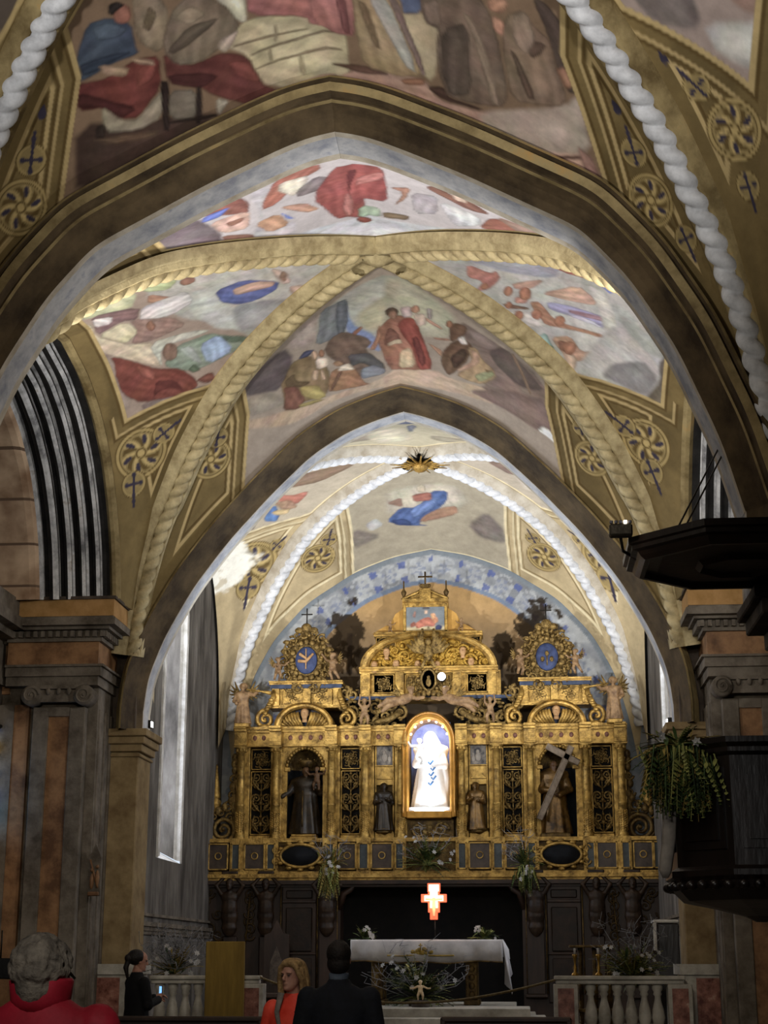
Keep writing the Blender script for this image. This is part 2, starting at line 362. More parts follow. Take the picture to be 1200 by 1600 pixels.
FRESCO[('B', 'b')] = [
 ((165,165,152),0.025,[-0.10,18.17,-0.90,18.88,-1.02,19.55,0.28,19.97,0.40,18.17]),
 ((180,172,140),0.050,[-0.08,18.78,0.37,18.65,0.30,19.60,-0.35,19.62,-0.45,19.12]),
 ((172,166,140),0.050,[0.00,18.24,0.29,18.18,0.80,19.01,0.88,19.32,0.71,19.69,0.43,19.72,-0.13,19.86]),
 ((122,138,178),0.025,[-0.52,18.61,-0.51,19.32,-0.24,19.73,-0.20,20.19,-0.38,19.97,-0.62,19.49]),
 ((165,148,135),0.033,[-1.23,19.12,-0.86,18.80,-1.04,19.68,-1.37,19.44]),
 ((112,116,120),0.012,[-0.86,18.80,-0.49,18.63,-0.54,19.15,-0.64,19.56,-1.03,19.62,-0.90,19.12]),
 ((95,100,106),0.012,[-0.64,18.71,-0.49,18.63,-0.54,19.15,-0.63,19.52,-0.73,19.51]),
 ((92,80,80),0.034,[-2.06,19.94,-1.96,19.69,-1.40,19.36,-1.31,19.69,-1.51,20.19]),
 ((108,86,70),0.013,[-0.81,19.54,-0.63,19.45,-0.36,19.72,-0.29,19.90,-0.42,20.02,-0.16,20.55,-0.21,20.74,-0.53,20.68,-0.72,20.29,-0.94,19.82]),
 ((85,82,82),0.013,[-0.64,20.03,-0.36,20.13,-0.17,20.54,-0.24,20.62,-0.49,20.31,-0.63,20.34]),
 ((120,122,132),0.013,[-0.50,20.45,-0.31,20.44,-0.16,20.65,-0.21,20.74,-0.53,20.70]),
 ((150,100,75),0.008,[-0.53,19.54,-0.40,19.42,-0.38,19.49,-0.50,19.64]),
 ((185,158,130),0.018,[-2.09,20.31,-1.57,20.58,-0.98,20.81,-0.38,20.87,0.23,20.65,0.20,21.14,-0.48,20.99,-0.99,20.93,-1.28,20.95,-1.51,20.90,-2.11,20.39]),
 ((148,136,118),0.017,[-2.00,19.98,-1.66,20.12,-1.52,20.39,-1.59,20.46,-2.05,20.29]),
 ((126,103,68),0.010,[-1.49,20.00,-1.36,19.76,-1.16,19.73,-1.03,19.89,-0.91,20.21,-0.91,20.51,-1.01,20.75,-1.35,20.62,-1.39,20.71,-1.58,20.56,-1.53,20.32,-1.54,20.08]),
 ((98,78,52),0.010,[-1.49,20.06,-1.35,19.99,-1.35,20.17,-1.16,20.32,-1.30,20.34,-1.47,20.19]),
 ((120,75,58),0.010,[-1.51,20.16,-1.35,20.27,-1.27,20.60,-1.39,20.71,-1.58,20.56,-1.51,20.33]),
 ((168,148,76),0.009,[-1.33,20.31,-1.09,20.44,-1.00,20.76,-1.13,20.75,-1.32,20.48]),
 ((160,140,76),0.009,[-1.38,20.63,-1.13,20.72,-1.02,20.83,-1.37,20.71]),
 ((66,66,92),0.008,[-1.27,19.74,-1.17,19.61,-1.03,19.69,-1.13,19.77,-1.22,19.76]),
 ((186,150,120),0.007,[-1.01,19.83,-1.03,19.88,-1.06,19.90,-1.09,19.87,-1.10,19.80,-1.09,19.74,-1.07,19.70,-1.04,19.71,-1.02,19.76]),
 ((150,105,75),0.007,[-0.92,19.85,-0.94,19.90,-0.96,19.91,-0.99,19.88,-1.01,19.82,-1.00,19.76,-0.97,19.73,-0.94,19.74,-0.92,19.79]),
 ((208,188,165),0.007,[-1.05,19.88,-0.88,19.96,-0.89,20.16,-1.06,20.14]),
 ((190,155,125),0.007,[-1.11,20.10,-1.04,20.15,-1.08,20.35,-1.16,20.29]),
 ((190,155,125),0.007,[-1.02,20.17,-0.98,20.20,-0.96,20.41,-1.03,20.39]),
 ((150,112,82),0.007,[-0.72,20.21,-0.74,20.24,-0.78,20.24,-0.82,20.21,-0.84,20.16,-0.84,20.12,-0.80,20.10,-0.76,20.12,-0.73,20.16]),
 ((148,106,72),0.009,[-0.88,20.27,-0.61,20.29,-0.49,20.77,-0.41,20.89,-0.97,20.73,-0.94,20.49]),
 ((112,78,58),0.007,[-0.81,20.38,-0.73,20.36,-0.89,20.69,-0.95,20.71]),
 ((205,185,160),0.007,[-0.76,20.24,-0.64,20.25,-0.57,20.45,-0.81,20.33]),
 ((128,106,95),0.021,[0.89,19.12,1.27,19.40,1.99,19.85,2.15,20.61,1.83,20.76,1.39,20.76,0.94,20.79,1.24,20.45,0.98,19.78]),
 ((145,124,115),0.017,[1.00,19.33,1.19,19.34,1.40,19.53,1.26,19.69,1.07,19.52]),
 ((100,84,78),0.017,[1.24,19.70,1.46,19.46,1.84,19.86,1.99,20.03,1.64,20.18,1.37,19.99]),
 ((125,102,92),0.026,[0.94,20.79,1.54,20.32,2.03,20.16,2.15,20.65,1.91,20.71,1.39,20.79]),
 ((190,160,132),0.022,[-0.21,20.75,0.53,20.53,0.70,20.66,1.24,20.55,0.94,20.79,1.35,20.79,0.81,20.94,0.40,21.01,-0.24,21.14]),
 ((148,98,74),0.010,[-0.07,19.41,0.09,19.25,0.30,19.29,0.36,19.62,0.42,20.02,0.49,20.51,0.28,20.64,-0.08,20.73,-0.16,20.47,-0.24,19.67]),
 ((118,74,58),0.009,[-0.05,19.58,0.06,19.74,0.08,19.93,-0.13,20.06,-0.13,19.86]),
 ((145,66,52),0.010,[0.07,19.50,0.17,19.32,0.31,19.30,0.39,19.73,0.49,20.51,0.28,20.64,0.23,20.08,0.10,19.73]),
 ((108,48,42),0.009,[0.23,19.86,0.33,19.75,0.41,20.40,0.32,20.54]),
 ((195,168,128),0.009,[0.06,20.21,0.21,20.07,0.25,20.57,0.00,20.69]),
 ((85,65,50),0.007,[0.11,19.18,0.08,19.27,0.03,19.33,-0.03,19.31,-0.07,19.23,-0.06,19.13,-0.01,19.08,0.05,19.05,0.10,19.09]),
 ((150,112,84),0.007,[0.09,19.25,0.07,19.34,0.03,19.39,-0.01,19.37,-0.03,19.30,-0.02,19.22,0.01,19.17,0.05,19.14,0.08,19.18]),
 ((165,115,85),0.009,[-0.17,19.46,-0.15,19.77,-0.27,20.09,-0.35,20.06,-0.23,19.78]),
 ((200,170,140),0.007,[-0.10,19.99,0.08,19.89,0.10,20.00,-0.09,20.07]),
 ((178,152,152),0.012,[0.13,19.05,0.29,18.97,0.29,19.25,0.15,19.32]),
 ((168,122,92),0.007,[0.40,19.03,0.38,19.11,0.34,19.16,0.30,19.15,0.28,19.10,0.28,19.02,0.32,18.95,0.36,18.93,0.39,18.96]),
 ((195,165,148),0.008,[0.29,19.19,0.45,19.13,0.47,19.40,0.33,19.52]),
 ((150,135,132),0.008,[0.48,18.96,0.56,18.97,0.54,19.26,0.48,19.24]),
 ((188,145,118),0.007,[0.45,19.21,0.68,19.44,0.64,19.49,0.46,19.32]),
 ((105,75,55),0.010,[0.75,19.38,0.85,19.22,1.00,19.26,0.96,19.50,0.75,19.79]),
 ((140,95,66),0.007,[0.82,19.28,0.81,19.34,0.77,19.39,0.74,19.39,0.72,19.35,0.72,19.29,0.74,19.23,0.78,19.20,0.81,19.22]),
 ((160,115,90),0.007,[0.53,19.72,0.75,19.68,0.75,19.73,0.55,19.77]),
 ((106,78,56),0.010,[0.63,20.05,0.79,19.73,0.95,19.58,1.06,19.74,0.99,20.06,0.80,20.44,0.69,20.60,0.60,20.32]),
 ((78,56,42),0.009,[0.73,20.12,0.94,19.80,0.99,19.99,0.78,20.41]),
 ((168,138,98),0.010,[0.98,19.78,1.10,19.71,1.17,19.95,1.33,20.08,1.35,20.22,1.16,20.51,0.95,20.55,0.79,20.51,1.05,20.09]),
 ((190,150,118),0.007,[1.02,19.80,1.14,19.83,1.13,20.07,0.84,20.42,0.82,20.36,1.05,20.05]),
 ((150,152,106),0.010,[1.04,20.36,1.29,20.10,1.34,20.19,1.12,20.49]),
 ((120,95,62),0.007,[1.19,20.14,1.31,20.12,1.22,20.21]),
 ((198,192,182),0.007,[0.85,19.63,0.93,19.52,0.99,19.70,0.90,19.75]),
 ((170,125,95),0.007,[0.46,19.90,0.64,20.02,0.61,20.19,0.48,19.96]),
 ((150,120,95),0.006,[1.55,19.57,1.59,19.54,1.81,20.16,1.78,20.21]),
 ((236,232,222),0.005,[1.89,20.73,1.95,20.61,2.05,20.60,2.17,20.70,2.13,20.75,2.03,20.73]),
]
FRESCO[('B', 'r')] = [
 ((178,176,172),0.039,[0.69,17.50,1.55,16.49,2.23,16.81,3.49,18.47,3.30,19.37,2.35,19.62,0.80,18.08]),
 ((158,158,172),0.030,[0.84,17.19,1.55,16.61,2.15,16.97,2.07,17.42,1.55,17.54,1.07,17.40]),
 ((128,150,202),0.018,[1.55,16.67,1.82,16.55,2.01,16.74,1.97,17.07,1.62,16.95]),
 ((172,95,80),0.011,[1.96,16.78,2.14,16.67,2.61,17.12,2.76,17.30,2.47,17.13,2.15,17.09]),
 ((118,128,195),0.007,[2.57,17.18,2.78,17.28,2.72,17.45]),
 ((182,118,104),0.012,[1.05,17.50,1.31,17.66,1.40,17.55,1.45,17.78,1.29,18.16,1.14,18.28,1.23,17.95,1.03,17.92]),
 ((192,148,130),0.011,[1.57,17.84,1.97,17.48,1.83,17.87,1.62,18.00]),
 ((202,158,135),0.011,[1.91,17.95,2.35,17.42,2.59,17.72,2.55,17.87,2.17,17.96]),
 ((200,192,188),0.012,[1.54,18.62,1.84,18.48,2.04,18.71,1.79,18.88,1.58,18.79]),
 ((202,140,122),0.008,[1.61,18.23,1.79,18.08,1.76,18.32,1.61,18.39]),
 ((158,154,192),0.012,[2.00,18.13,2.27,18.07,2.75,18.11,2.74,18.38,2.33,18.36,2.03,18.33]),
 ((190,185,205),0.008,[2.18,18.30,2.52,18.29,2.72,18.40,2.37,18.38]),
 ((160,120,132),0.008,[2.27,18.18,2.77,18.10,2.76,18.23,2.27,18.29]),
 ((182,130,100),0.009,[1.79,18.25,1.91,18.18,2.08,18.55,2.28,18.58,2.72,18.53,2.68,18.62,2.28,18.67,1.99,18.74,1.86,18.47]),
 ((140,178,168),0.010,[1.86,19.11,1.99,18.87,2.12,19.23,2.01,19.24]),
 ((100,122,98),0.008,[2.01,19.16,2.10,19.12,2.11,19.28]),
 ((186,145,115),0.010,[2.06,18.97,2.29,18.80,2.44,19.06,2.68,18.86,2.64,19.10,2.30,19.33,2.19,19.19]),
 ((140,98,74),0.008,[2.14,18.97,2.31,18.96,2.34,19.11,2.19,19.19]),
 ((192,165,140),0.012,[2.19,19.19,2.39,19.17,2.35,19.55,2.30,19.51]),
 ((120,90,72),0.006,[1.44,18.46,1.79,18.41,1.79,18.47,1.54,18.56]),
 ((168,112,84),0.006,[1.59,18.07,1.58,18.17,1.54,18.24,1.50,18.24,1.47,18.18,1.47,18.08,1.50,17.98,1.54,17.94,1.58,17.98]),
 ((168,112,84),0.006,[1.81,18.02,1.80,18.15,1.75,18.23,1.70,18.24,1.66,18.16,1.66,18.04,1.70,17.92,1.75,17.86,1.80,17.90]),
 ((168,112,84),0.006,[1.95,18.50,1.93,18.59,1.90,18.65,1.85,18.65,1.82,18.60,1.82,18.52,1.85,18.44,1.90,18.40,1.93,18.42]),
 ((168,112,84),0.006,[1.25,18.45,1.24,18.52,1.21,18.57,1.17,18.57,1.15,18.53,1.15,18.46,1.18,18.39,1.21,18.37,1.24,18.39]),
 ((168,112,84),0.006,[1.58,18.45,1.57,18.51,1.54,18.56,1.51,18.56,1.49,18.52,1.50,18.46,1.52,18.40,1.55,18.38,1.57,18.40]),
 ((168,112,84),0.006,[2.23,18.51,2.21,18.60,2.17,18.67,2.12,18.68,2.09,18.63,2.09,18.54,2.12,18.45,2.17,18.41,2.21,18.43]),
 ((168,112,84),0.006,[2.38,19.01,2.36,19.11,2.31,19.19,2.25,19.20,2.21,19.15,2.21,19.05,2.25,18.96,2.30,18.91,2.35,18.93]),
 ((168,112,84),0.006,[1.72,18.63,1.71,18.71,1.67,18.76,1.63,18.77,1.60,18.72,1.60,18.64,1.63,18.57,1.67,18.54,1.71,18.56]),
 ((168,112,84),0.006,[1.29,18.07,1.28,18.14,1.25,18.19,1.22,18.19,1.20,18.15,1.21,18.07,1.23,18.01,1.26,17.98,1.28,18.01]),
 ((128,148,195),0.006,[1.29,18.48,1.41,18.53,1.41,18.67,1.28,18.69]),
 ((205,198,190),0.023,[2.46,17.34,2.67,17.49,2.79,17.97,2.86,18.43,2.67,18.38,2.60,17.83]),
 ((180,174,170),0.032,[2.37,19.47,2.76,18.32,2.90,18.16,3.25,18.57,3.41,18.76,3.25,19.32,3.05,19.44,2.71,19.55]),
 ((132,126,126),0.032,[2.79,19.08,3.17,18.72,3.37,18.90,3.25,19.32,2.90,19.36,2.70,19.36]),
 ((165,166,160),0.031,[2.83,17.83,3.43,18.36,3.51,18.46,3.25,18.57,2.90,18.21]),
 ((104,92,80),0.020,[3.36,18.65,3.45,18.30,3.58,18.41,3.56,19.27,3.20,19.42,3.40,18.92]),
]
FRESCO[('B', 'l')] = [
 ((172,168,160),0.031,[-2.54,16.46,-1.27,16.31,0.06,17.66,-1.58,19.22,-2.15,18.24,-2.42,18.01,-2.69,17.12]),
 ((188,190,184),0.032,[-2.20,17.30,-1.97,17.40,-1.97,17.81,-1.76,18.30,-1.39,18.48,-1.64,18.80,-2.10,18.52,-2.30,18.02,-2.32,17.61]),
 ((150,148,150),0.032,[-1.87,18.06,-1.29,18.21,-1.11,18.50,-1.57,18.90,-1.90,18.65]),
 ((86,97,158),0.008,[-1.97,17.50,-1.61,17.42,-1.22,17.75,-1.31,17.99,-1.57,18.11,-1.78,18.07,-1.96,17.86]),
 ((192,152,132),0.008,[-1.78,17.59,-1.48,17.57,-1.27,17.72,-1.33,17.84,-1.56,17.82,-1.77,17.80]),
 ((192,162,148),0.008,[-1.28,17.28,-1.09,17.54,-1.10,17.88,-1.22,17.86]),
 ((186,152,138),0.008,[-1.15,17.96,-0.96,18.02,-0.99,18.31,-1.14,18.19]),
 ((150,112,90),0.006,[-1.12,17.66,-1.14,17.75,-1.17,17.79,-1.20,17.75,-1.21,17.66,-1.19,17.56,-1.16,17.49,-1.13,17.49,-1.11,17.56]),
 ((165,172,124),0.011,[-2.65,16.47,-2.30,16.55,-2.26,16.76,-2.40,17.00,-2.66,16.82]),
 ((138,98,78),0.007,[-2.08,16.92,-2.12,17.01,-2.18,17.05,-2.24,17.03,-2.27,16.95,-2.26,16.85,-2.21,16.78,-2.14,16.77,-2.09,16.83]),
 ((165,120,95),0.009,[-2.64,16.91,-2.40,17.34,-2.45,17.38,-2.71,17.23]),
 ((194,186,184),0.011,[-2.80,17.26,-2.47,17.25,-2.26,17.23,-2.22,17.59,-2.53,17.77,-2.91,17.65]),
 ((178,180,140),0.015,[-3.43,16.93,-2.74,16.56,-2.75,16.84,-2.90,17.20,-3.40,16.97]),
 ((122,94,92),0.011,[-3.32,16.95,-2.81,17.24,-2.91,17.56,-3.07,17.46,-3.41,17.56]),
 ((212,200,195),0.006,[-3.34,17.07,-3.13,17.23,-3.18,17.42,-3.38,17.38]),
 ((148,116,104),0.012,[-3.00,17.48,-2.54,17.81,-2.43,18.14,-2.83,18.18,-3.11,18.09,-2.96,17.79]),
 ((192,180,145),0.008,[-3.39,17.57,-3.04,17.49,-2.95,17.84,-3.12,17.99,-3.22,17.90]),
 ((140,98,76),0.008,[-2.76,17.87,-2.79,17.94,-2.83,17.96,-2.86,17.91,-2.87,17.83,-2.85,17.74,-2.81,17.69,-2.77,17.70,-2.76,17.77]),
 ((202,182,152),0.012,[-3.59,17.12,-3.38,17.16,-3.41,17.56,-3.10,18.07,-2.86,18.24,-2.87,18.82,-3.09,18.53,-3.47,17.95,-3.53,17.74]),
 ((192,188,175),0.008,[-2.95,18.20,-2.37,18.33,-2.17,18.49,-2.83,18.43,-2.87,18.85]),
 ((126,140,122),0.012,[-2.64,18.51,-2.20,18.53,-2.10,18.64,-1.86,18.89,-1.89,19.05,-2.40,19.17,-2.67,19.05,-2.86,18.79]),
 ((148,168,202),0.010,[-2.39,18.69,-2.12,18.62,-2.01,19.05,-2.35,19.14]),
 ((165,172,165),0.008,[-2.64,18.58,-2.47,18.64,-2.39,19.11,-2.52,18.92]),
 ((84,100,78),0.010,[-2.59,19.07,-2.50,19.01,-2.44,19.18,-2.55,19.17]),
 ((94,110,90),0.010,[-2.11,18.67,-1.81,18.85,-1.76,19.02,-2.06,18.86]),
 ((128,98,80),0.010,[-2.65,18.65,-2.69,18.75,-2.76,18.76,-2.81,18.70,-2.83,18.57,-2.80,18.45,-2.75,18.38,-2.68,18.41,-2.65,18.51]),
 ((150,130,120),0.016,[-3.53,17.74,-3.36,18.10,-3.42,18.57,-3.30,19.13,-3.59,19.14,-3.59,18.46]),
 ((130,112,105),0.013,[-3.23,19.19,-2.54,19.44,-2.30,19.54,-3.19,19.40]),
 ((124,60,48),0.010,[-3.37,18.13,-3.15,18.44,-2.94,18.79,-2.66,18.99,-2.53,19.31,-2.54,19.44,-2.74,19.44,-3.23,19.19,-3.39,18.88,-3.41,18.55,-3.38,18.38]),
 ((98,46,40),0.010,[-3.07,19.22,-3.00,18.98,-2.77,19.14,-2.70,19.44,-2.83,19.24,-2.98,19.18]),
 ((150,82,65),0.008,[-3.16,18.50,-2.95,18.82,-3.02,18.96,-3.14,18.78]),
 ((120,70,58),0.008,[-2.55,19.32,-2.34,19.28,-2.29,19.44,-2.43,19.45]),
]
FRESCO[('B', 'f')] = [
 ((192,196,206),0.030,[-0.89,16.17,-0.27,16.32,0.38,16.36,1.12,16.00,0.05,17.62,-0.57,17.04,-0.95,16.52]),
 ((176,172,180),0.020,[-1.04,14.32,-0.81,14.37,-1.05,15.21,-1.23,15.82,-0.88,16.38,-0.73,15.82,-1.02,15.74]),
 ((104,91,97),0.020,[-2.08,14.63,-1.57,14.40,-1.46,15.24,-1.53,15.58,-1.95,15.27,-2.07,14.97]),
 ((135,82,72),0.010,[-1.57,14.40,-1.13,14.21,-1.07,14.68,-1.13,15.03,-1.30,14.82]),
 ((86,106,192),0.008,[-1.52,14.52,-1.23,14.55,-1.37,14.76,-1.56,14.71]),
 ((192,156,142),0.010,[-1.51,14.81,-1.11,14.92,-1.21,15.49,-1.47,15.29]),
 ((150,100,84),0.007,[-1.39,15.03,-1.18,15.09,-1.24,15.20,-1.36,15.20]),
 ((140,95,80),0.010,[-1.48,15.34,-1.20,15.68,-1.20,15.91,-1.51,15.60]),
 ((166,98,82),0.010,[-1.03,15.11,-0.75,14.24,-0.30,14.24,-0.30,14.44,-0.56,14.62,-0.85,15.11]),
 ((208,198,184),0.008,[-0.73,14.44,-0.41,14.54,-0.66,15.10,-0.79,14.71]),
 ((186,140,106),0.010,[-1.16,15.44,-0.89,15.37,-0.81,15.84,-1.04,15.84]),
 ((188,140,118),0.008,[-0.87,15.22,-0.59,15.38,-0.48,15.73,-0.63,15.69]),
 ((85,110,188),0.007,[-0.87,15.37,-0.75,15.73,-0.82,15.66]),
 ((122,112,114),0.010,[-0.64,14.93,-0.38,14.64,-0.23,14.85,-0.41,15.14,-0.63,15.14]),
 ((202,186,172),0.008,[-0.37,14.98,-0.23,14.85,-0.28,15.13]),
 ((150,74,72),0.010,[-0.44,15.41,-0.12,14.54,0.13,14.50,-0.05,16.40,-0.25,16.18]),
 ((150,72,70),0.010,[-0.18,14.50,-0.07,14.52,0.05,14.48,0.30,14.49,0.29,15.08,0.26,15.76,-0.08,15.77,-0.17,16.22,-0.36,16.18,-0.52,15.31]),
 ((188,116,110),0.008,[-0.00,15.01,0.29,14.65,0.28,14.94,-0.04,15.34]),
 ((115,52,56),0.007,[-0.09,14.73,0.03,14.71,-0.09,15.23,-0.15,15.59]),
 ((182,112,106),0.007,[-0.17,15.44,-0.11,15.62,-0.15,16.11,-0.23,16.23,-0.26,15.89]),
 ((150,172,150),0.009,[-0.08,16.00,0.15,16.01,0.14,16.33,-0.12,16.34]),
 ((125,104,80),0.007,[0.16,16.13,0.47,16.06,0.45,16.22,0.17,16.33]),
 ((140,72,58),0.006,[0.02,16.48,-0.01,16.55,-0.07,16.54,-0.12,16.48,-0.15,16.40,-0.15,16.34,-0.11,16.32,-0.05,16.35,-0.00,16.43]),
 ((160,155,162),0.010,[0.54,15.23,0.83,15.08,0.80,15.71,0.54,15.94]),
 ((165,120,100),0.008,[0.30,15.21,0.55,15.05,0.48,15.48,0.31,15.86,0.46,15.30]),
 ((130,88,74),0.008,[0.71,14.86,0.86,14.59,1.00,14.88,1.19,14.85,1.38,15.12,1.14,15.21,0.87,15.03]),
 ((202,174,152),0.007,[0.97,14.72,1.09,14.59,1.15,14.98,1.01,15.01]),
 ((196,196,202),0.010,[0.82,15.22,1.26,15.34,1.25,15.64,0.95,15.96]),
 ((145,88,72),0.010,[1.25,15.61,1.38,15.19,1.62,15.09,1.71,15.16,1.62,15.51,1.29,15.69]),
 ((138,110,100),0.013,[1.38,15.09,1.95,15.03,1.72,15.43]),
]
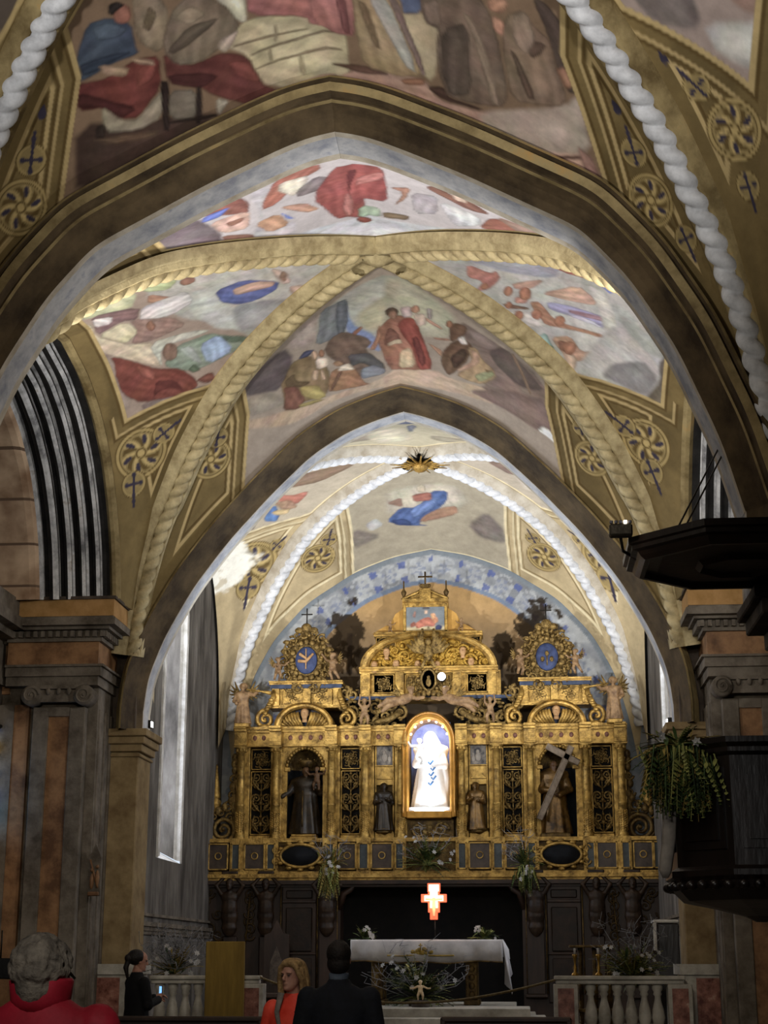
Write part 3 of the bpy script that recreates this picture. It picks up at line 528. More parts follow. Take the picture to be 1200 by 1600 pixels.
FRESCO[('A', 'b')] = [
 ((188,168,132),0.016,[0.53,11.82,0.93,11.69,1.04,11.85,0.93,12.38,0.80,12.32]),
 ((70,50,40),0.023,[-2.15,12.12,-1.48,12.36,-0.97,12.58,-1.14,12.63,-2.29,12.70]),
 ((110,84,62),0.014,[-2.04,12.29,-1.51,12.47,-1.55,12.51,-1.92,12.40]),
 ((192,177,137),0.008,[-0.86,11.94,-0.60,11.76,-0.11,11.89,0.21,11.99,0.17,12.73,-0.38,12.64,-0.60,12.46,-0.65,12.15]),
 ((150,132,100),0.004,[-0.75,11.98,-0.12,12.02,-0.13,12.04,-0.76,12.01]),
 ((150,132,100),0.004,[-0.64,12.13,0.14,12.07,0.14,12.10,-0.63,12.16]),
 ((150,132,100),0.004,[-0.61,12.29,0.14,12.26,0.14,12.30,-0.61,12.31]),
 ((165,148,115),0.004,[-0.40,11.91,-0.37,11.92,-0.39,12.08,-0.42,12.09]),
 ((165,148,115),0.004,[-0.24,12.29,-0.21,12.29,-0.20,12.53,-0.24,12.53]),
 ((165,148,115),0.004,[-0.48,12.14,-0.45,12.15,-0.45,12.28,-0.48,12.28]),
 ((192,152,128),0.009,[-0.50,12.64,0.03,12.55,0.13,12.70,0.00,12.77]),
 ((182,142,120),0.014,[-0.23,13.09,0.12,12.50,0.86,12.38,0.96,12.54,1.30,12.52,1.75,12.39,2.28,12.50,2.43,12.80,1.85,12.73,1.42,12.73,0.78,12.67,0.12,12.87]),
 ((176,156,142),0.022,[1.30,12.52,2.06,12.17,2.17,12.02,2.28,12.50,1.81,12.67,1.43,12.72]),
 ((172,104,100),0.008,[-0.58,11.49,0.13,11.63,0.09,12.03,-0.10,11.99,-0.12,11.89,-0.60,11.75]),
 ((176,112,106),0.008,[-0.09,11.61,0.30,11.61,0.29,12.11,0.10,12.11,-0.06,12.00]),
 ((130,76,74),0.005,[0.15,11.67,0.23,11.67,0.25,12.09,0.18,12.10]),
 ((208,198,172),0.006,[-0.85,11.42,-0.59,11.51,-0.62,11.80,-0.68,11.79,-0.77,11.61]),
 ((138,118,94),0.008,[-1.46,11.18,-1.26,11.26,-1.21,11.48,-1.34,11.84,-1.52,11.62]),
 ((108,90,70),0.005,[-1.35,11.34,-1.30,11.45,-1.40,11.60,-1.44,11.52]),
 ((104,50,45),0.008,[-1.33,11.80,-1.15,12.02,-0.99,12.02,-0.84,12.02,-0.65,12.15,-0.60,12.46,-0.46,12.63,-0.72,12.64,-0.95,12.45,-1.11,12.25,-1.35,12.10]),
 ((76,36,34),0.007,[-1.34,12.02,-0.91,12.21,-1.08,12.29,-1.32,12.13]),
 ((130,64,56),0.007,[-0.86,12.12,-0.65,12.19,-0.60,12.46,-0.74,12.35]),
 ((124,107,87),0.008,[-1.33,11.78,-1.21,11.48,-1.04,11.37,-0.88,11.43,-0.73,11.62,-0.68,11.85,-0.87,11.98,-1.07,12.03,-1.25,11.97]),
 ((150,132,108),0.006,[-1.20,11.53,-1.04,11.46,-0.90,11.60,-1.08,11.65]),
 ((98,84,68),0.005,[-1.08,11.65,-0.81,11.66,-0.95,11.76,-1.23,11.87,-1.30,11.82]),
 ((192,167,147),0.005,[-0.89,11.97,-0.85,11.89,-0.69,11.85,-0.75,11.96,-0.84,12.03]),
 ((60,72,92),0.008,[-2.07,11.77,-2.01,11.57,-1.86,11.32,-1.68,11.33,-1.51,11.47,-1.53,11.66,-1.51,11.75,-1.77,11.74,-1.98,11.79]),
 ((78,92,112),0.006,[-1.84,11.37,-1.69,11.37,-1.55,11.50,-1.65,11.54,-1.81,11.51]),
 ((46,56,74),0.006,[-2.02,11.65,-1.79,11.65,-1.54,11.71,-1.77,11.73,-1.99,11.76]),
 ((150,95,76),0.005,[-1.50,11.37,-1.53,11.43,-1.58,11.44,-1.63,11.41,-1.65,11.34,-1.64,11.28,-1.59,11.24,-1.54,11.25,-1.50,11.30]),
 ((42,32,32),0.005,[-1.68,11.29,-1.66,11.21,-1.58,11.21,-1.53,11.27,-1.61,11.29,-1.65,11.33]),
 ((110,48,42),0.008,[-2.07,11.79,-1.80,11.84,-1.54,11.78,-1.36,11.84,-1.40,12.10,-1.64,12.28,-1.79,12.24,-1.89,12.08,-2.11,12.02]),
 ((78,34,32),0.007,[-2.07,11.87,-1.87,12.01,-1.63,12.20,-1.79,12.24,-1.89,12.07,-2.10,12.01]),
 ((138,66,56),0.007,[-1.55,11.86,-1.38,11.87,-1.46,12.03,-1.61,12.04]),
 ((158,143,120),0.007,[-1.91,12.05,-1.79,12.24,-1.65,12.29,-1.49,12.18,-1.40,12.14,-1.45,12.37,-1.67,12.39,-1.94,12.28]),
 ((176,141,112),0.005,[-1.86,11.70,-1.62,11.83,-1.66,11.90,-1.83,11.80]),
 ((176,141,112),0.005,[-1.59,11.75,-1.42,11.85,-1.41,11.91,-1.56,11.82]),
 ((120,108,92),0.006,[-1.35,12.17,-1.13,12.27,-1.18,12.54,-1.40,12.42]),
 ((165,155,135),0.006,[-0.99,12.43,-0.88,12.51,-0.98,12.60,-1.01,12.57]),
 ((45,32,28),0.004,[-1.41,12.05,-1.33,12.09,-1.42,12.52,-1.47,12.49]),
 ((45,32,28),0.005,[-1.13,12.25,-1.08,12.27,-1.15,12.60,-1.20,12.57]),
 ((50,36,30),0.005,[-1.40,12.44,-1.01,12.58,-1.02,12.61,-1.41,12.46]),
 ((50,38,32),0.006,[-2.00,12.21,-1.92,12.22,-1.95,12.33,-2.02,12.30]),
 ((88,100,135),0.008,[0.63,11.57,0.86,11.51,0.88,11.71,0.68,11.76]),
 ((100,72,58),0.007,[-0.03,12.45,0.34,12.43,0.58,12.46,0.31,12.53]),
 ((166,140,100),0.008,[0.30,11.63,0.69,11.55,0.74,11.99,0.84,12.36,0.64,12.46,0.32,12.44,0.29,12.11]),
 ((126,102,72),0.007,[0.33,11.71,0.41,11.74,0.49,12.20,0.43,12.19]),
 ((182,177,168),0.007,[0.40,11.62,0.57,11.58,0.80,12.35,0.68,12.32]),
 ((135,110,102),0.004,[0.57,11.58,0.65,11.56,0.87,12.32,0.83,12.37]),
 ((165,110,80),0.004,[0.64,12.48,0.86,12.37,0.85,12.45,0.68,12.53]),
 ((75,52,42),0.007,[0.86,12.45,1.01,12.39,1.07,12.49,1.36,12.47,1.30,12.51,1.00,12.53]),
 ((112,92,76),0.008,[0.86,11.51,1.34,11.38,1.46,11.60,1.51,11.86,1.58,12.26,1.52,12.40,1.05,12.50,0.98,12.28,0.97,12.01,1.02,11.83,0.90,11.79]),
 ((90,74,62),0.008,[1.04,11.82,1.25,11.69,1.27,12.36,1.07,12.47,1.00,12.25]),
 ((142,120,98),0.006,[1.20,11.59,1.29,11.63,1.44,12.07,1.51,12.38,1.43,12.39,1.32,11.92]),
 ((127,106,90),0.006,[0.87,11.60,1.02,11.52,1.04,11.80,0.92,11.79]),
 ((84,68,58),0.008,[1.78,11.28,1.91,11.32,2.05,11.50,2.16,12.02,2.07,12.05,1.97,11.84,1.91,11.59]),
 ((130,106,84),0.008,[1.56,11.53,1.72,11.43,1.81,11.56,1.93,11.63,1.98,11.88,2.07,12.10,2.01,12.20,1.60,12.30,1.53,11.85]),
 ((92,72,56),0.006,[1.59,11.83,1.65,11.86,1.81,12.20,1.73,12.23]),
 ((92,72,58),0.005,[1.69,11.71,1.91,11.68,1.85,11.79,1.77,11.86]),
 ((148,125,102),0.006,[1.62,11.51,1.75,11.44,1.82,11.67,1.73,11.85,1.63,11.75]),
 ((172,126,96),0.005,[1.59,11.42,1.57,11.48,1.52,11.52,1.46,11.53,1.42,11.50,1.42,11.44,1.46,11.39,1.52,11.37,1.57,11.38]),
 ((192,136,108),0.004,[1.46,11.56,1.56,11.60,1.54,11.74,1.47,11.70]),
 ((152,106,78),0.004,[1.97,11.88,2.05,11.83,2.14,11.97,2.05,12.03]),
 ((92,66,58),0.006,[1.83,12.69,2.28,12.51,2.28,12.53,1.97,12.67]),
 ((160,115,102),0.014,[2.14,12.48,2.28,12.50,2.41,12.72,2.27,12.69]),
]
FRESCO[('A', 'r')] = [
 ((110,98,95),0.020,[2.44,10.90,2.94,10.68,3.08,10.98,2.73,11.12]),
 ((188,184,178),0.024,[3.08,10.95,3.57,10.62,3.61,11.01,3.21,11.09]),
 ((142,112,96),0.019,[3.16,10.57,3.54,10.36,3.57,10.62,3.29,10.70]),
]
FRESCO[('C', 'b')] = [
 ((168,160,140),0.056,[-0.71,26.69,0.49,26.48,0.83,27.26,-0.71,27.54]),
 ((112,102,94),0.046,[-1.37,27.60,-0.82,27.97,-1.42,28.10]),
 ((108,98,92),0.046,[0.70,27.77,1.05,27.33,1.35,27.69,1.38,28.04,0.92,28.05]),
 ((130,98,82),0.017,[-0.71,27.10,-0.43,26.94,-0.42,27.28]),
 ((60,86,140),0.014,[-0.75,27.62,-0.46,27.27,-0.16,27.31,0.10,26.77,0.40,26.77,0.37,27.12,0.02,27.60,-0.19,27.79,0.02,27.89,-0.50,27.78]),
 ((86,116,168),0.014,[-0.31,27.36,0.25,26.91,0.07,27.39,-0.25,27.62]),
 ((44,62,108),0.012,[-0.67,27.61,-0.40,27.60,-0.27,27.81,-0.57,27.78]),
 ((148,90,75),0.014,[-0.24,26.89,0.10,26.81,0.10,27.09,-0.22,27.13]),
 ((172,156,130),0.011,[0.02,26.70,-0.00,26.79,-0.05,26.84,-0.11,26.81,-0.14,26.74,-0.13,26.64,-0.09,26.56,-0.04,26.55,0.01,26.61]),
 ((152,112,86),0.014,[-0.18,27.70,0.22,27.32,0.55,27.24,0.54,27.49,-0.03,27.76]),
 ((165,166,165),0.017,[-1.13,27.58,-0.93,27.47,-0.80,27.70,-1.04,27.79]),
]
FRESCO[('C', 'l')] = [
 ((205,195,180),0.027,[-2.92,25.61,-2.67,25.57,-2.55,26.06,-2.69,26.26]),
 ((116,102,94),0.028,[-3.40,26.07,-3.05,25.61,-2.84,26.35,-3.00,26.62,-3.31,26.51]),
 ((122,97,75),0.016,[-2.27,25.03,-1.12,25.20,-1.10,25.34,-1.72,25.77,-2.24,25.56]),
 ((176,105,84),0.013,[-2.78,25.44,-2.56,25.42,-2.24,25.99,-1.97,26.02,-1.99,26.18,-2.22,26.43,-2.51,25.96]),
 ((68,108,165),0.011,[-2.77,26.41,-2.53,26.08,-2.51,26.53,-2.59,26.68,-2.76,26.54]),
 ((186,160,110),0.011,[-2.64,26.30,-2.30,26.42,-2.38,26.58,-2.59,26.48]),
 ((150,118,90),0.013,[-2.56,26.02,-2.28,26.12,-2.19,26.53,-2.46,26.39]),
]
FRESCO[('C', 'r')] = [
 ((124,111,105),0.044,[2.51,26.37,2.86,26.37,2.92,26.67,2.60,26.63]),
 ((118,110,112),0.013,[2.16,26.27,2.35,26.13,2.51,26.19,2.33,26.46]),
 ((124,99,86),0.016,[1.07,25.24,1.60,25.06,1.87,25.29,1.52,25.88]),
 ((190,180,160),0.043,[1.52,25.72,1.95,25.73,2.32,26.07,1.79,26.45]),
 ((130,118,108),0.032,[1.53,25.09,1.92,25.28,1.79,25.68,1.52,25.72]),
]
FRESCO[('C', 'f')] = [
 ((98,104,126),0.015,[-0.24,22.28,-0.08,22.23,0.18,22.14,0.32,22.39,0.03,23.48,-0.21,23.08]),
 ((108,108,120),0.015,[-0.11,23.48,0.09,23.54,-0.07,24.15]),
 ((140,128,108),0.025,[-1.10,21.73,-0.41,23.98,-0.57,24.19,-1.21,23.80]),
 ((140,128,108),0.026,[0.25,24.19,0.93,24.23,0.77,24.72,0.23,24.51]),
 ((188,178,150),0.030,[-0.73,23.04,-0.17,23.43,-0.06,24.71,-0.72,24.39]),
]
ORNAMENT = [
 ('B','l','rose',(-3.35,19.80,8.05),(0.15,-0.75,0.65),(0.78,0.49,0.39),0.36),
 ('B','b','rose',(-2.55,20.49,8.16),(0.34,-0.63,0.70),(0.78,0.60,0.16),0.29),
 ('B','r','rose',(3.27,19.91,8.04),(-0.03,-0.80,0.60),(0.79,-0.39,-0.47),0.35),
 ('B','b','rose',(2.60,20.57,8.06),(-0.23,-0.68,0.70),(0.82,-0.52,-0.23),0.26),
 ('C','l','rose',(-3.12,27.28,8.36),(0.12,-0.80,0.59),(0.85,0.39,0.35),0.47),
 ('C','r','rose',(3.07,27.29,8.39),(-0.02,-0.83,0.56),(0.86,-0.30,-0.42),0.39),
 ('C','b','rose',(-2.02,27.94,8.61),(0.21,-0.79,0.57),(0.91,0.36,0.18),0.31),
 ('C','b','rose',(2.06,27.99,8.56),(-0.07,-0.83,0.56),(0.93,-0.26,-0.27),0.31),
 ('A','b','rose',(2.76,12.47,7.79),(-0.25,-0.63,0.73),(0.70,-0.64,-0.32),0.23),
 ('A','r','rose',(3.34,11.49,7.88),(-0.33,-0.52,0.79),(0.69,-0.70,-0.18),0.24),
 ('A','b','rose',(-2.68,12.41,7.92),(0.27,-0.65,0.71),(0.72,0.63,0.31),0.25),
 ('B','l','cross',(-3.00,19.78,8.35),(0.80,-0.09,0.59),(0.35,0.88,-0.33),0.24),
 ('B','l','cross',(-3.49,20.06,7.63),(-0.11,0.61,-0.79),(-0.68,-0.62,-0.38),0.28),
 ('B','b','cross',(-2.41,20.24,8.44),(0.30,-0.72,0.63),(0.80,0.55,0.24),0.24),
 ('B','r','cross',(2.94,19.89,8.32),(-0.78,-0.17,0.61),(0.41,-0.87,0.28),0.26),
 ('B','r','cross',(3.37,20.19,7.67),(0.34,0.39,-0.85),(-0.62,0.78,0.11),0.28),
 ('B','b','cross',(2.43,20.24,8.42),(-0.30,-0.71,0.64),(0.80,-0.55,-0.24),0.19),
 ('C','l','cross',(-2.62,27.21,8.72),(0.75,-0.33,0.57),(0.53,0.82,-0.23),0.21),
 ('C','l','cross',(-3.25,27.64,7.93),(-0.23,0.53,-0.82),(-0.77,-0.61,-0.18),0.36),
 ('C','r','cross',(2.63,27.20,8.72),(-0.83,-0.17,0.52),(0.39,-0.86,0.33),0.21),
 ('C','r','cross',(3.21,27.64,7.97),(0.23,0.54,-0.81),(-0.77,0.61,0.19),0.39),
 ('C','b','cross',(-1.77,27.61,8.91),(0.29,-0.82,0.50),(0.90,0.41,0.14),0.23),
 ('C','b','cross',(1.84,27.65,8.86),(-0.39,-0.75,0.53),(0.86,-0.50,-0.07),0.20),
 ('A','b','cross',(2.60,12.19,8.15),(-0.30,-0.68,0.66),(0.71,-0.63,-0.32),0.20),
 ('A','b','drop',(2.46,11.96,8.39),(-0.44,-0.59,0.67),(0.64,-0.73,-0.23),0.06),
 ('A','b','cross',(3.05,12.48,7.38),(0.38,0.30,-0.88),(-0.58,0.81,0.03),0.18),
 ('A','r','cross',(3.02,11.39,8.25),(-0.73,-0.22,0.65),(0.47,-0.85,0.23),0.18),
 ('A','r','drop',(2.80,11.33,8.45),(-0.60,-0.45,0.66),(0.65,-0.76,0.07),0.05),
 ('A','r','cross',(3.47,11.75,7.47),(0.27,0.40,-0.87),(-0.58,0.80,0.19),0.18),
 ('A','b','cross',(-2.51,12.11,8.27),(0.31,-0.71,0.63),(0.71,0.61,0.35),0.22),
 ('A','b','drop',(-2.36,11.86,8.52),(0.37,-0.73,0.58),(0.73,0.61,0.30),0.06),
]
# ================================================================ fresco painter: flat shapes laid on the webs in surface coordinates
def vnoise(x, y, seed=0):
    xi = np.floor(x).astype(np.int64); yi = np.floor(y).astype(np.int64); fx = x - xi; fy = y - yi
    fx = fx * fx * (3 - 2 * fx); fy = fy * fy * (3 - 2 * fy)
    def h(a, b):
        n = (a * 374761393 + b * 668265263 + seed * 2147483) & 0x7fffffff
        n = ((n ^ (n >> 13)) * 1274126177) & 0x7fffffff
        return ((n ^ (n >> 16)) & 0xffff) / 65535.0
    return (h(xi, yi) * (1 - fx) + h(xi + 1, yi) * fx) * (1 - fy) + (h(xi, yi + 1) * (1 - fx) + h(xi + 1, yi + 1) * fx) * fy
def fbm(x, y, seed=0, o=4):
    v = 0; a = .5; t = 0
    for i in range(o):
        v = v + a * vnoise(x * 2 ** i, y * 2 ** i, seed + i * 17); t += a; a *= .55
    return v / t - .5
def sdist(px, py, poly):
    """signed distance to a polygon, positive inside"""
    d = np.full(px.shape, 1e9); ins = np.zeros(px.shape, bool); n = len(poly)
    for i in range(n):
        ax, ay = poly[i]; bx, by = poly[(i + 1) % n]
        ex, ey = bx - ax, by - ay; L2 = ex * ex + ey * ey + 1e-12
        t = np.clip(((px - ax) * ex + (py - ay) * ey) / L2, 0, 1)
        d = np.minimum(d, (px - ax - t * ex) ** 2 + (py - ay - t * ey) ** 2)
        c = (ay > py) != (by > py)
        with np.errstate(all='ignore'): ins ^= c & (px < ex * (py - ay) / (ey if abs(ey) > 1e-12 else 1e-12) + ax)
    d = np.sqrt(d)
    return np.where(ins, d, -d)
def blend(col, a, c): col[:] = col * (1 - a[:, None]) + np.array(c)[None, :] * a[:, None]
def sm(e0, e1, x):
    t = np.clip((x - e0) / (e1 - e0 + 1e-9), 0, 1); return t * t * (3 - 2 * t)
def L3(h): return lin(h if isinstance(h, str) else tuple(c / 255 for c in h))[:3]
def lay(col, x, y, shapes, wob=.03, fold=.22):
    wx = x + wob * fbm(x * 3.3, y * 3.3, 3) + .014 * fbm(x * 13, y * 13, 13, 3); wy = y + wob * fbm(x * 3.3, y * 3.3, 9) + .014 * fbm(x * 13, y * 13, 19, 3)
    for hexc, soft, flat in shapes:
        pa = np.array(list(zip(flat[0::2], flat[1::2])), float); s = soft * 1.0 + .010
        for it in range(1):          # round the corners off
            nx = np.roll(pa, -1, axis=0); pa = np.stack([pa * .82 + nx * .18, pa * .18 + nx * .82], 1).reshape(-1, 2)
        poly = [tuple(q) for q in pa]
        k = (wx > pa[:, 0].min() - s) & (wx < pa[:, 0].max() + s) & (wy > pa[:, 1].min() - s) & (wy < pa[:, 1].max() + s)
        if not k.any(): continue
        d = sdist(wx[k], wy[k], poly); a = sm(-s, s, d)
        ang = (len(flat) * 1.7 + pa[0, 0] * 9) % 3.14; ca, sa = math.cos(ang), math.sin(ang)
        u = (x[k] * ca + y[k] * sa); v = (-x[k] * sa + y[k] * ca)
        f = 1 + fold * (fbm(u * 13, v * 3.5, 5) * 2.4 + .9 * fbm(u * 26, v * 26, 8, 2))
        wd = .35 * min(np.ptp(pa[:, 0]), np.ptp(pa[:, 1])) + .02; f = f * (.88 + .32 * sm(0, wd, d) * (1 + .5 * np.clip((wx[k] - pa[:, 0].mean()) / (wd * 3), -1, 1)))
        if soft < .0145 and len(flat) > 7:                # drapery: folds along the length of the shape, drawn outline
            cen = pa.mean(0); ev, ew = np.linalg.eigh(np.cov((pa - cen).T)); ax = ew[:, 1]
            a_ = (x[k] - cen[0]) * -ax[1] + (y[k] - cen[1]) * ax[0]; l_ = (x[k] - cen[0]) * ax[0] + (y[k] - cen[1]) * ax[1]
            wid = 2.6 * math.sqrt(max(ev[0], 1e-5)); fq = max(1.5, min(4.0, wid / .13)) / wid
            sw = np.sin(2 * PI * (a_ * fq) * (1 + .5 * l_) + 9 * fbm(x[k] * 2.6, y[k] * 2.6, 51, 3) + pa[0, 1] * 7)
            f = f * (1 + .12 * np.sign(sw) * np.abs(sw) ** .7) * (1 - .28 * sm(.022, .006, np.abs(d)))
        c0 = np.array(L3(hexc)); c0 = c0 * .75 + .25 * c0.mean() + .004; hue = 1 + .07 * np.stack([fbm(u * 5, v * 5, 41, 3), fbm(u * 5 + 9, v * 5, 42, 3), fbm(u * 5 + 5, v * 5 + 3, 43, 3)], -1) * 2
        c = c0[None, :] * f[:, None] * hue
        col[k] = col[k] * (1 - a[:, None]) + c * a[:, None]
def ornaments(col, P, b, side):
    G1, G2, G3 = np.array(L3('96845a')), np.array(L3('5c4c2e')), np.array(L3('35313f'))
    for bb, ss, kind, c, e1, e2, r in ORNAMENT:
        if (bb, ss) != (b, side): continue
        r = r * (.88 if kind != 'rose' else 1.0); q = P - np.array(c); k = (q ** 2).sum(1) < (r * 2.2) ** 2
        if not k.any(): continue
        u = q[k] @ np.array(e1) / r; v = q[k] @ np.array(e2) / r; rho = np.hypot(u, v); phi = np.arctan2(v, u)
        cc = col[k]
        if kind == 'rose':
            blend(cc, sm(1.12, 1.04, rho), G2); blend(cc, sm(1.05, 1.0, rho), G1 * 1.1); blend(cc, sm(.93, .88, rho), G2 * .9)
            blend(cc, sm(.88, .84, rho), G1 * .82)
            sw = phi + 1.1 * rho
            pet = np.cos(sw * 6 / 1.0)
            blend(cc, sm(.0, .5, pet) * sm(.2, .3, rho) * sm(.84, .76, rho), G1 * 1.35)
            blend(cc, sm(-.35, -.75, pet) * sm(.22, .3, rho) * sm(.82, .7, rho), G2 * 1.0)
            for j in range(6):
                a = j * PI / 3 + .35
                for rr, sz in ((.46, .07), (.58, .10), (.70, .085)):
                    aa = a - .55 * (rr - .42)
                    d = np.hypot(u - rr * math.cos(aa), v - rr * math.sin(aa)); blend(cc, sm(sz + .05, sz - .04, d), G3)
            blend(cc, sm(.24, .2, rho), G2); blend(cc, sm(.18, .12, rho), G1 * 1.3)
        else:
            if kind == 'cross':
                blend(cc, sm(.82, .76, np.hypot(u + .3, v)), G2 * .9); blend(cc, sm(.76, .7, np.hypot(u + .3, v)), G1 * 1.0)
                blend(cc, sm(.62, .58, np.hypot(u + .3, v)), G1 * .78)
                blend(cc, sm(.09, .06, np.abs(v)) * sm(-1.0, -.9, u) * sm(1.05, .95, u), G3)
                blend(cc, sm(.09, .06, np.abs(u + .3)) * sm(.55, .48, np.abs(v)), G3)
                for (a, bq, s) in ((-.85, 0, .14), (-.3, .44, .14), (-.3, -.44, .14), (.35, 0, .12), (.7, 0, .13), (1.0, 0, .09)):
                    blend(cc, sm(s + .06, s - .05, np.hypot(u - a, v - bq)), G3)
            else:
                blend(cc, sm(1.0, .8, np.hypot(u / 1.5, v / (.75 - .3 * np.clip(u, -1, 1.4)))), G3)
        col[k] = cc
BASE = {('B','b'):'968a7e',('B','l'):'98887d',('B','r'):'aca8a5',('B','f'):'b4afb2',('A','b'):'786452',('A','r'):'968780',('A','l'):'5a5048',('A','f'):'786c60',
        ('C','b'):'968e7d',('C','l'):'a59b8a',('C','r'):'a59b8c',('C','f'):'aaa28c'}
PAINT_GAIN = 1.25
def paint_cell(b, side, P):
    y0, y1 = BAYS[b][:2]; yc = (y0 + y1) / 2; h = (y1 - y0) / 2
    x, y, z = P[:, 0], P[:, 1], P[:, 2]
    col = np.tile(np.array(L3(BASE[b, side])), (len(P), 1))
    col *= (1 + .35 * fbm(x * 1.1 + 7, y * 1.1, 21, 5))[:, None]
    lay(col, x, y, FRESCO.get((b, side), []))
    hy = h * RW / math.hypot(h, RW)
    if side in 'fb':
        dr = (np.abs(y - yc) / h - np.abs(x) / RW) * hy
        sgn = 1 if side == 'b' else -1
        da = (y1 - y) if side == 'b' else (y - y0)
        q = np.abs(x); lo, hi = {'A': (2.0, 2.4), 'B': (1.98, 2.2), 'C': (1.36, 1.42)}[b]
        cut = lo + (hi - lo) * np.clip(1 - da / (h * .25), 0, 1)
        dc = cut - q
    else:
        dr = (np.abs(x) / RW - np.abs(y - yc) / h) * hy
        da = 3.75 - np.abs(x); q = np.abs(y - yc)
        lo, hi = {'A': (2.2, 2.3), 'B': (2.15, 1.84), 'C': (1.42, 1.06)}[b]
        cut = lo + (hi - lo) * np.clip((np.abs(x) - 2.2) / 1.4, 0, 1)
        dc = cut - q
    gold = np.array(L3('70603f')); g2 = np.array(L3('a8946a')); g3 = np.array(L3('544428'))
    if b == 'C': gold, g2, g3 = np.array(L3('a89878')), np.array(L3('c8bc9c')), np.array(L3('7a6a4c'))
    band = {'b': .03, 'f': .10, 'l': .34, 'r': .34}[side] * (1.0 if b != 'C' else 1.1)
    rb = .25
    din = np.minimum(np.minimum(dr - rb, dc), da - band)          # distance inside the picture field
    fr = gold[None, :] * (1 + .35 * fbm(x * 2.2, y * 2.2, 31, 5))[:, None]
    fr = fr * (1 - .3 * sm(.52, .66, fbm(x * 1.3, y * 1.3, 77, 3) + .5))[:, None]
    orn = sm(-.012, .004, din)
    sp = fr.copy()
    # spandrel field: an inner moulded triangle
    dsp = np.minimum(np.minimum(dr - .30, -dc - .22), da - (.14 if side in 'fb' else .42))
    blend(sp, sm(.0, .012, dsp) * sm(.05, .038, dsp), g2); blend(sp, sm(.05, .06, dsp) * sm(.085, .075, dsp), g3)
    blend(sp, sm(.10, .2, dsp) * .35, gold * .75)
    # frame of the picture: light fillet, dark line, broad gilt band, outer line
    blend(sp, sm(-.055, -.04, din) * sm(.005, -.01, din), g2); blend(sp, sm(-.09, -.07, din) * sm(-.05, -.06, din), g3)
    blend(sp, sm(-.185, -.17, din) * sm(-.14, -.155, din) * (dc < .1), g2 * .9); blend(sp, sm(-.22, -.2, din) * sm(-.18, -.19, din) * (dc < .1), g3)
    ornaments(sp, P, b, side)
    col = col * orn[:, None] + sp * (1 - orn[:, None])
    if b == 'C' and side == 'l':          # irregular white patch by the window
        d = np.hypot(y - 26.9, (z - 8.05) * .8) + .5 * fbm(y * 4, z * 4, 55)
        k = (np.abs(x) > 2.6); blend(col, sm(.5, .4, d) * k * (1 - .6 * sm(.1, .2, fbm(y * 6, z * 6, 60) )), np.array(L3('d8d6cc')))
    return np.clip(col * PAINT_GAIN, 0, .95)
def color_mesh(name, V, F, col, parent=None, m=None):
    me = bpy.data.meshes.new(name); me.from_pydata([], [], [])
    nv = len(V); nf = len(F)
    me.vertices.add(nv); me.vertices.foreach_set('co', np.asarray(V, np.float32).ravel())
    me.loops.add(nf * 4); me.loops.foreach_set('vertex_index', np.asarray(F, np.int32).ravel())
    me.polygons.add(nf); me.polygons.foreach_set('loop_start', np.arange(0, nf * 4, 4, dtype=np.int32))
    me.polygons.foreach_set('use_smooth', np.ones(nf, bool))
    me.update(calc_edges=True); me.validate()
    a = me.color_attributes.new('paint', 'FLOAT_COLOR', 'POINT')
    a.data.foreach_set('color', np.c_[col, np.ones(nv)].astype(np.float32).ravel())
    me.materials.append(m or painted())
    return link(bpy.data.objects.new(name, me), parent)
def grid_faces(a, b):
    i = np.arange(a - 1)[:, None] * b + np.arange(b - 1)[None, :]
    return np.stack([i, i + 1, i + b + 1, i + b], -1).reshape(-1, 4)
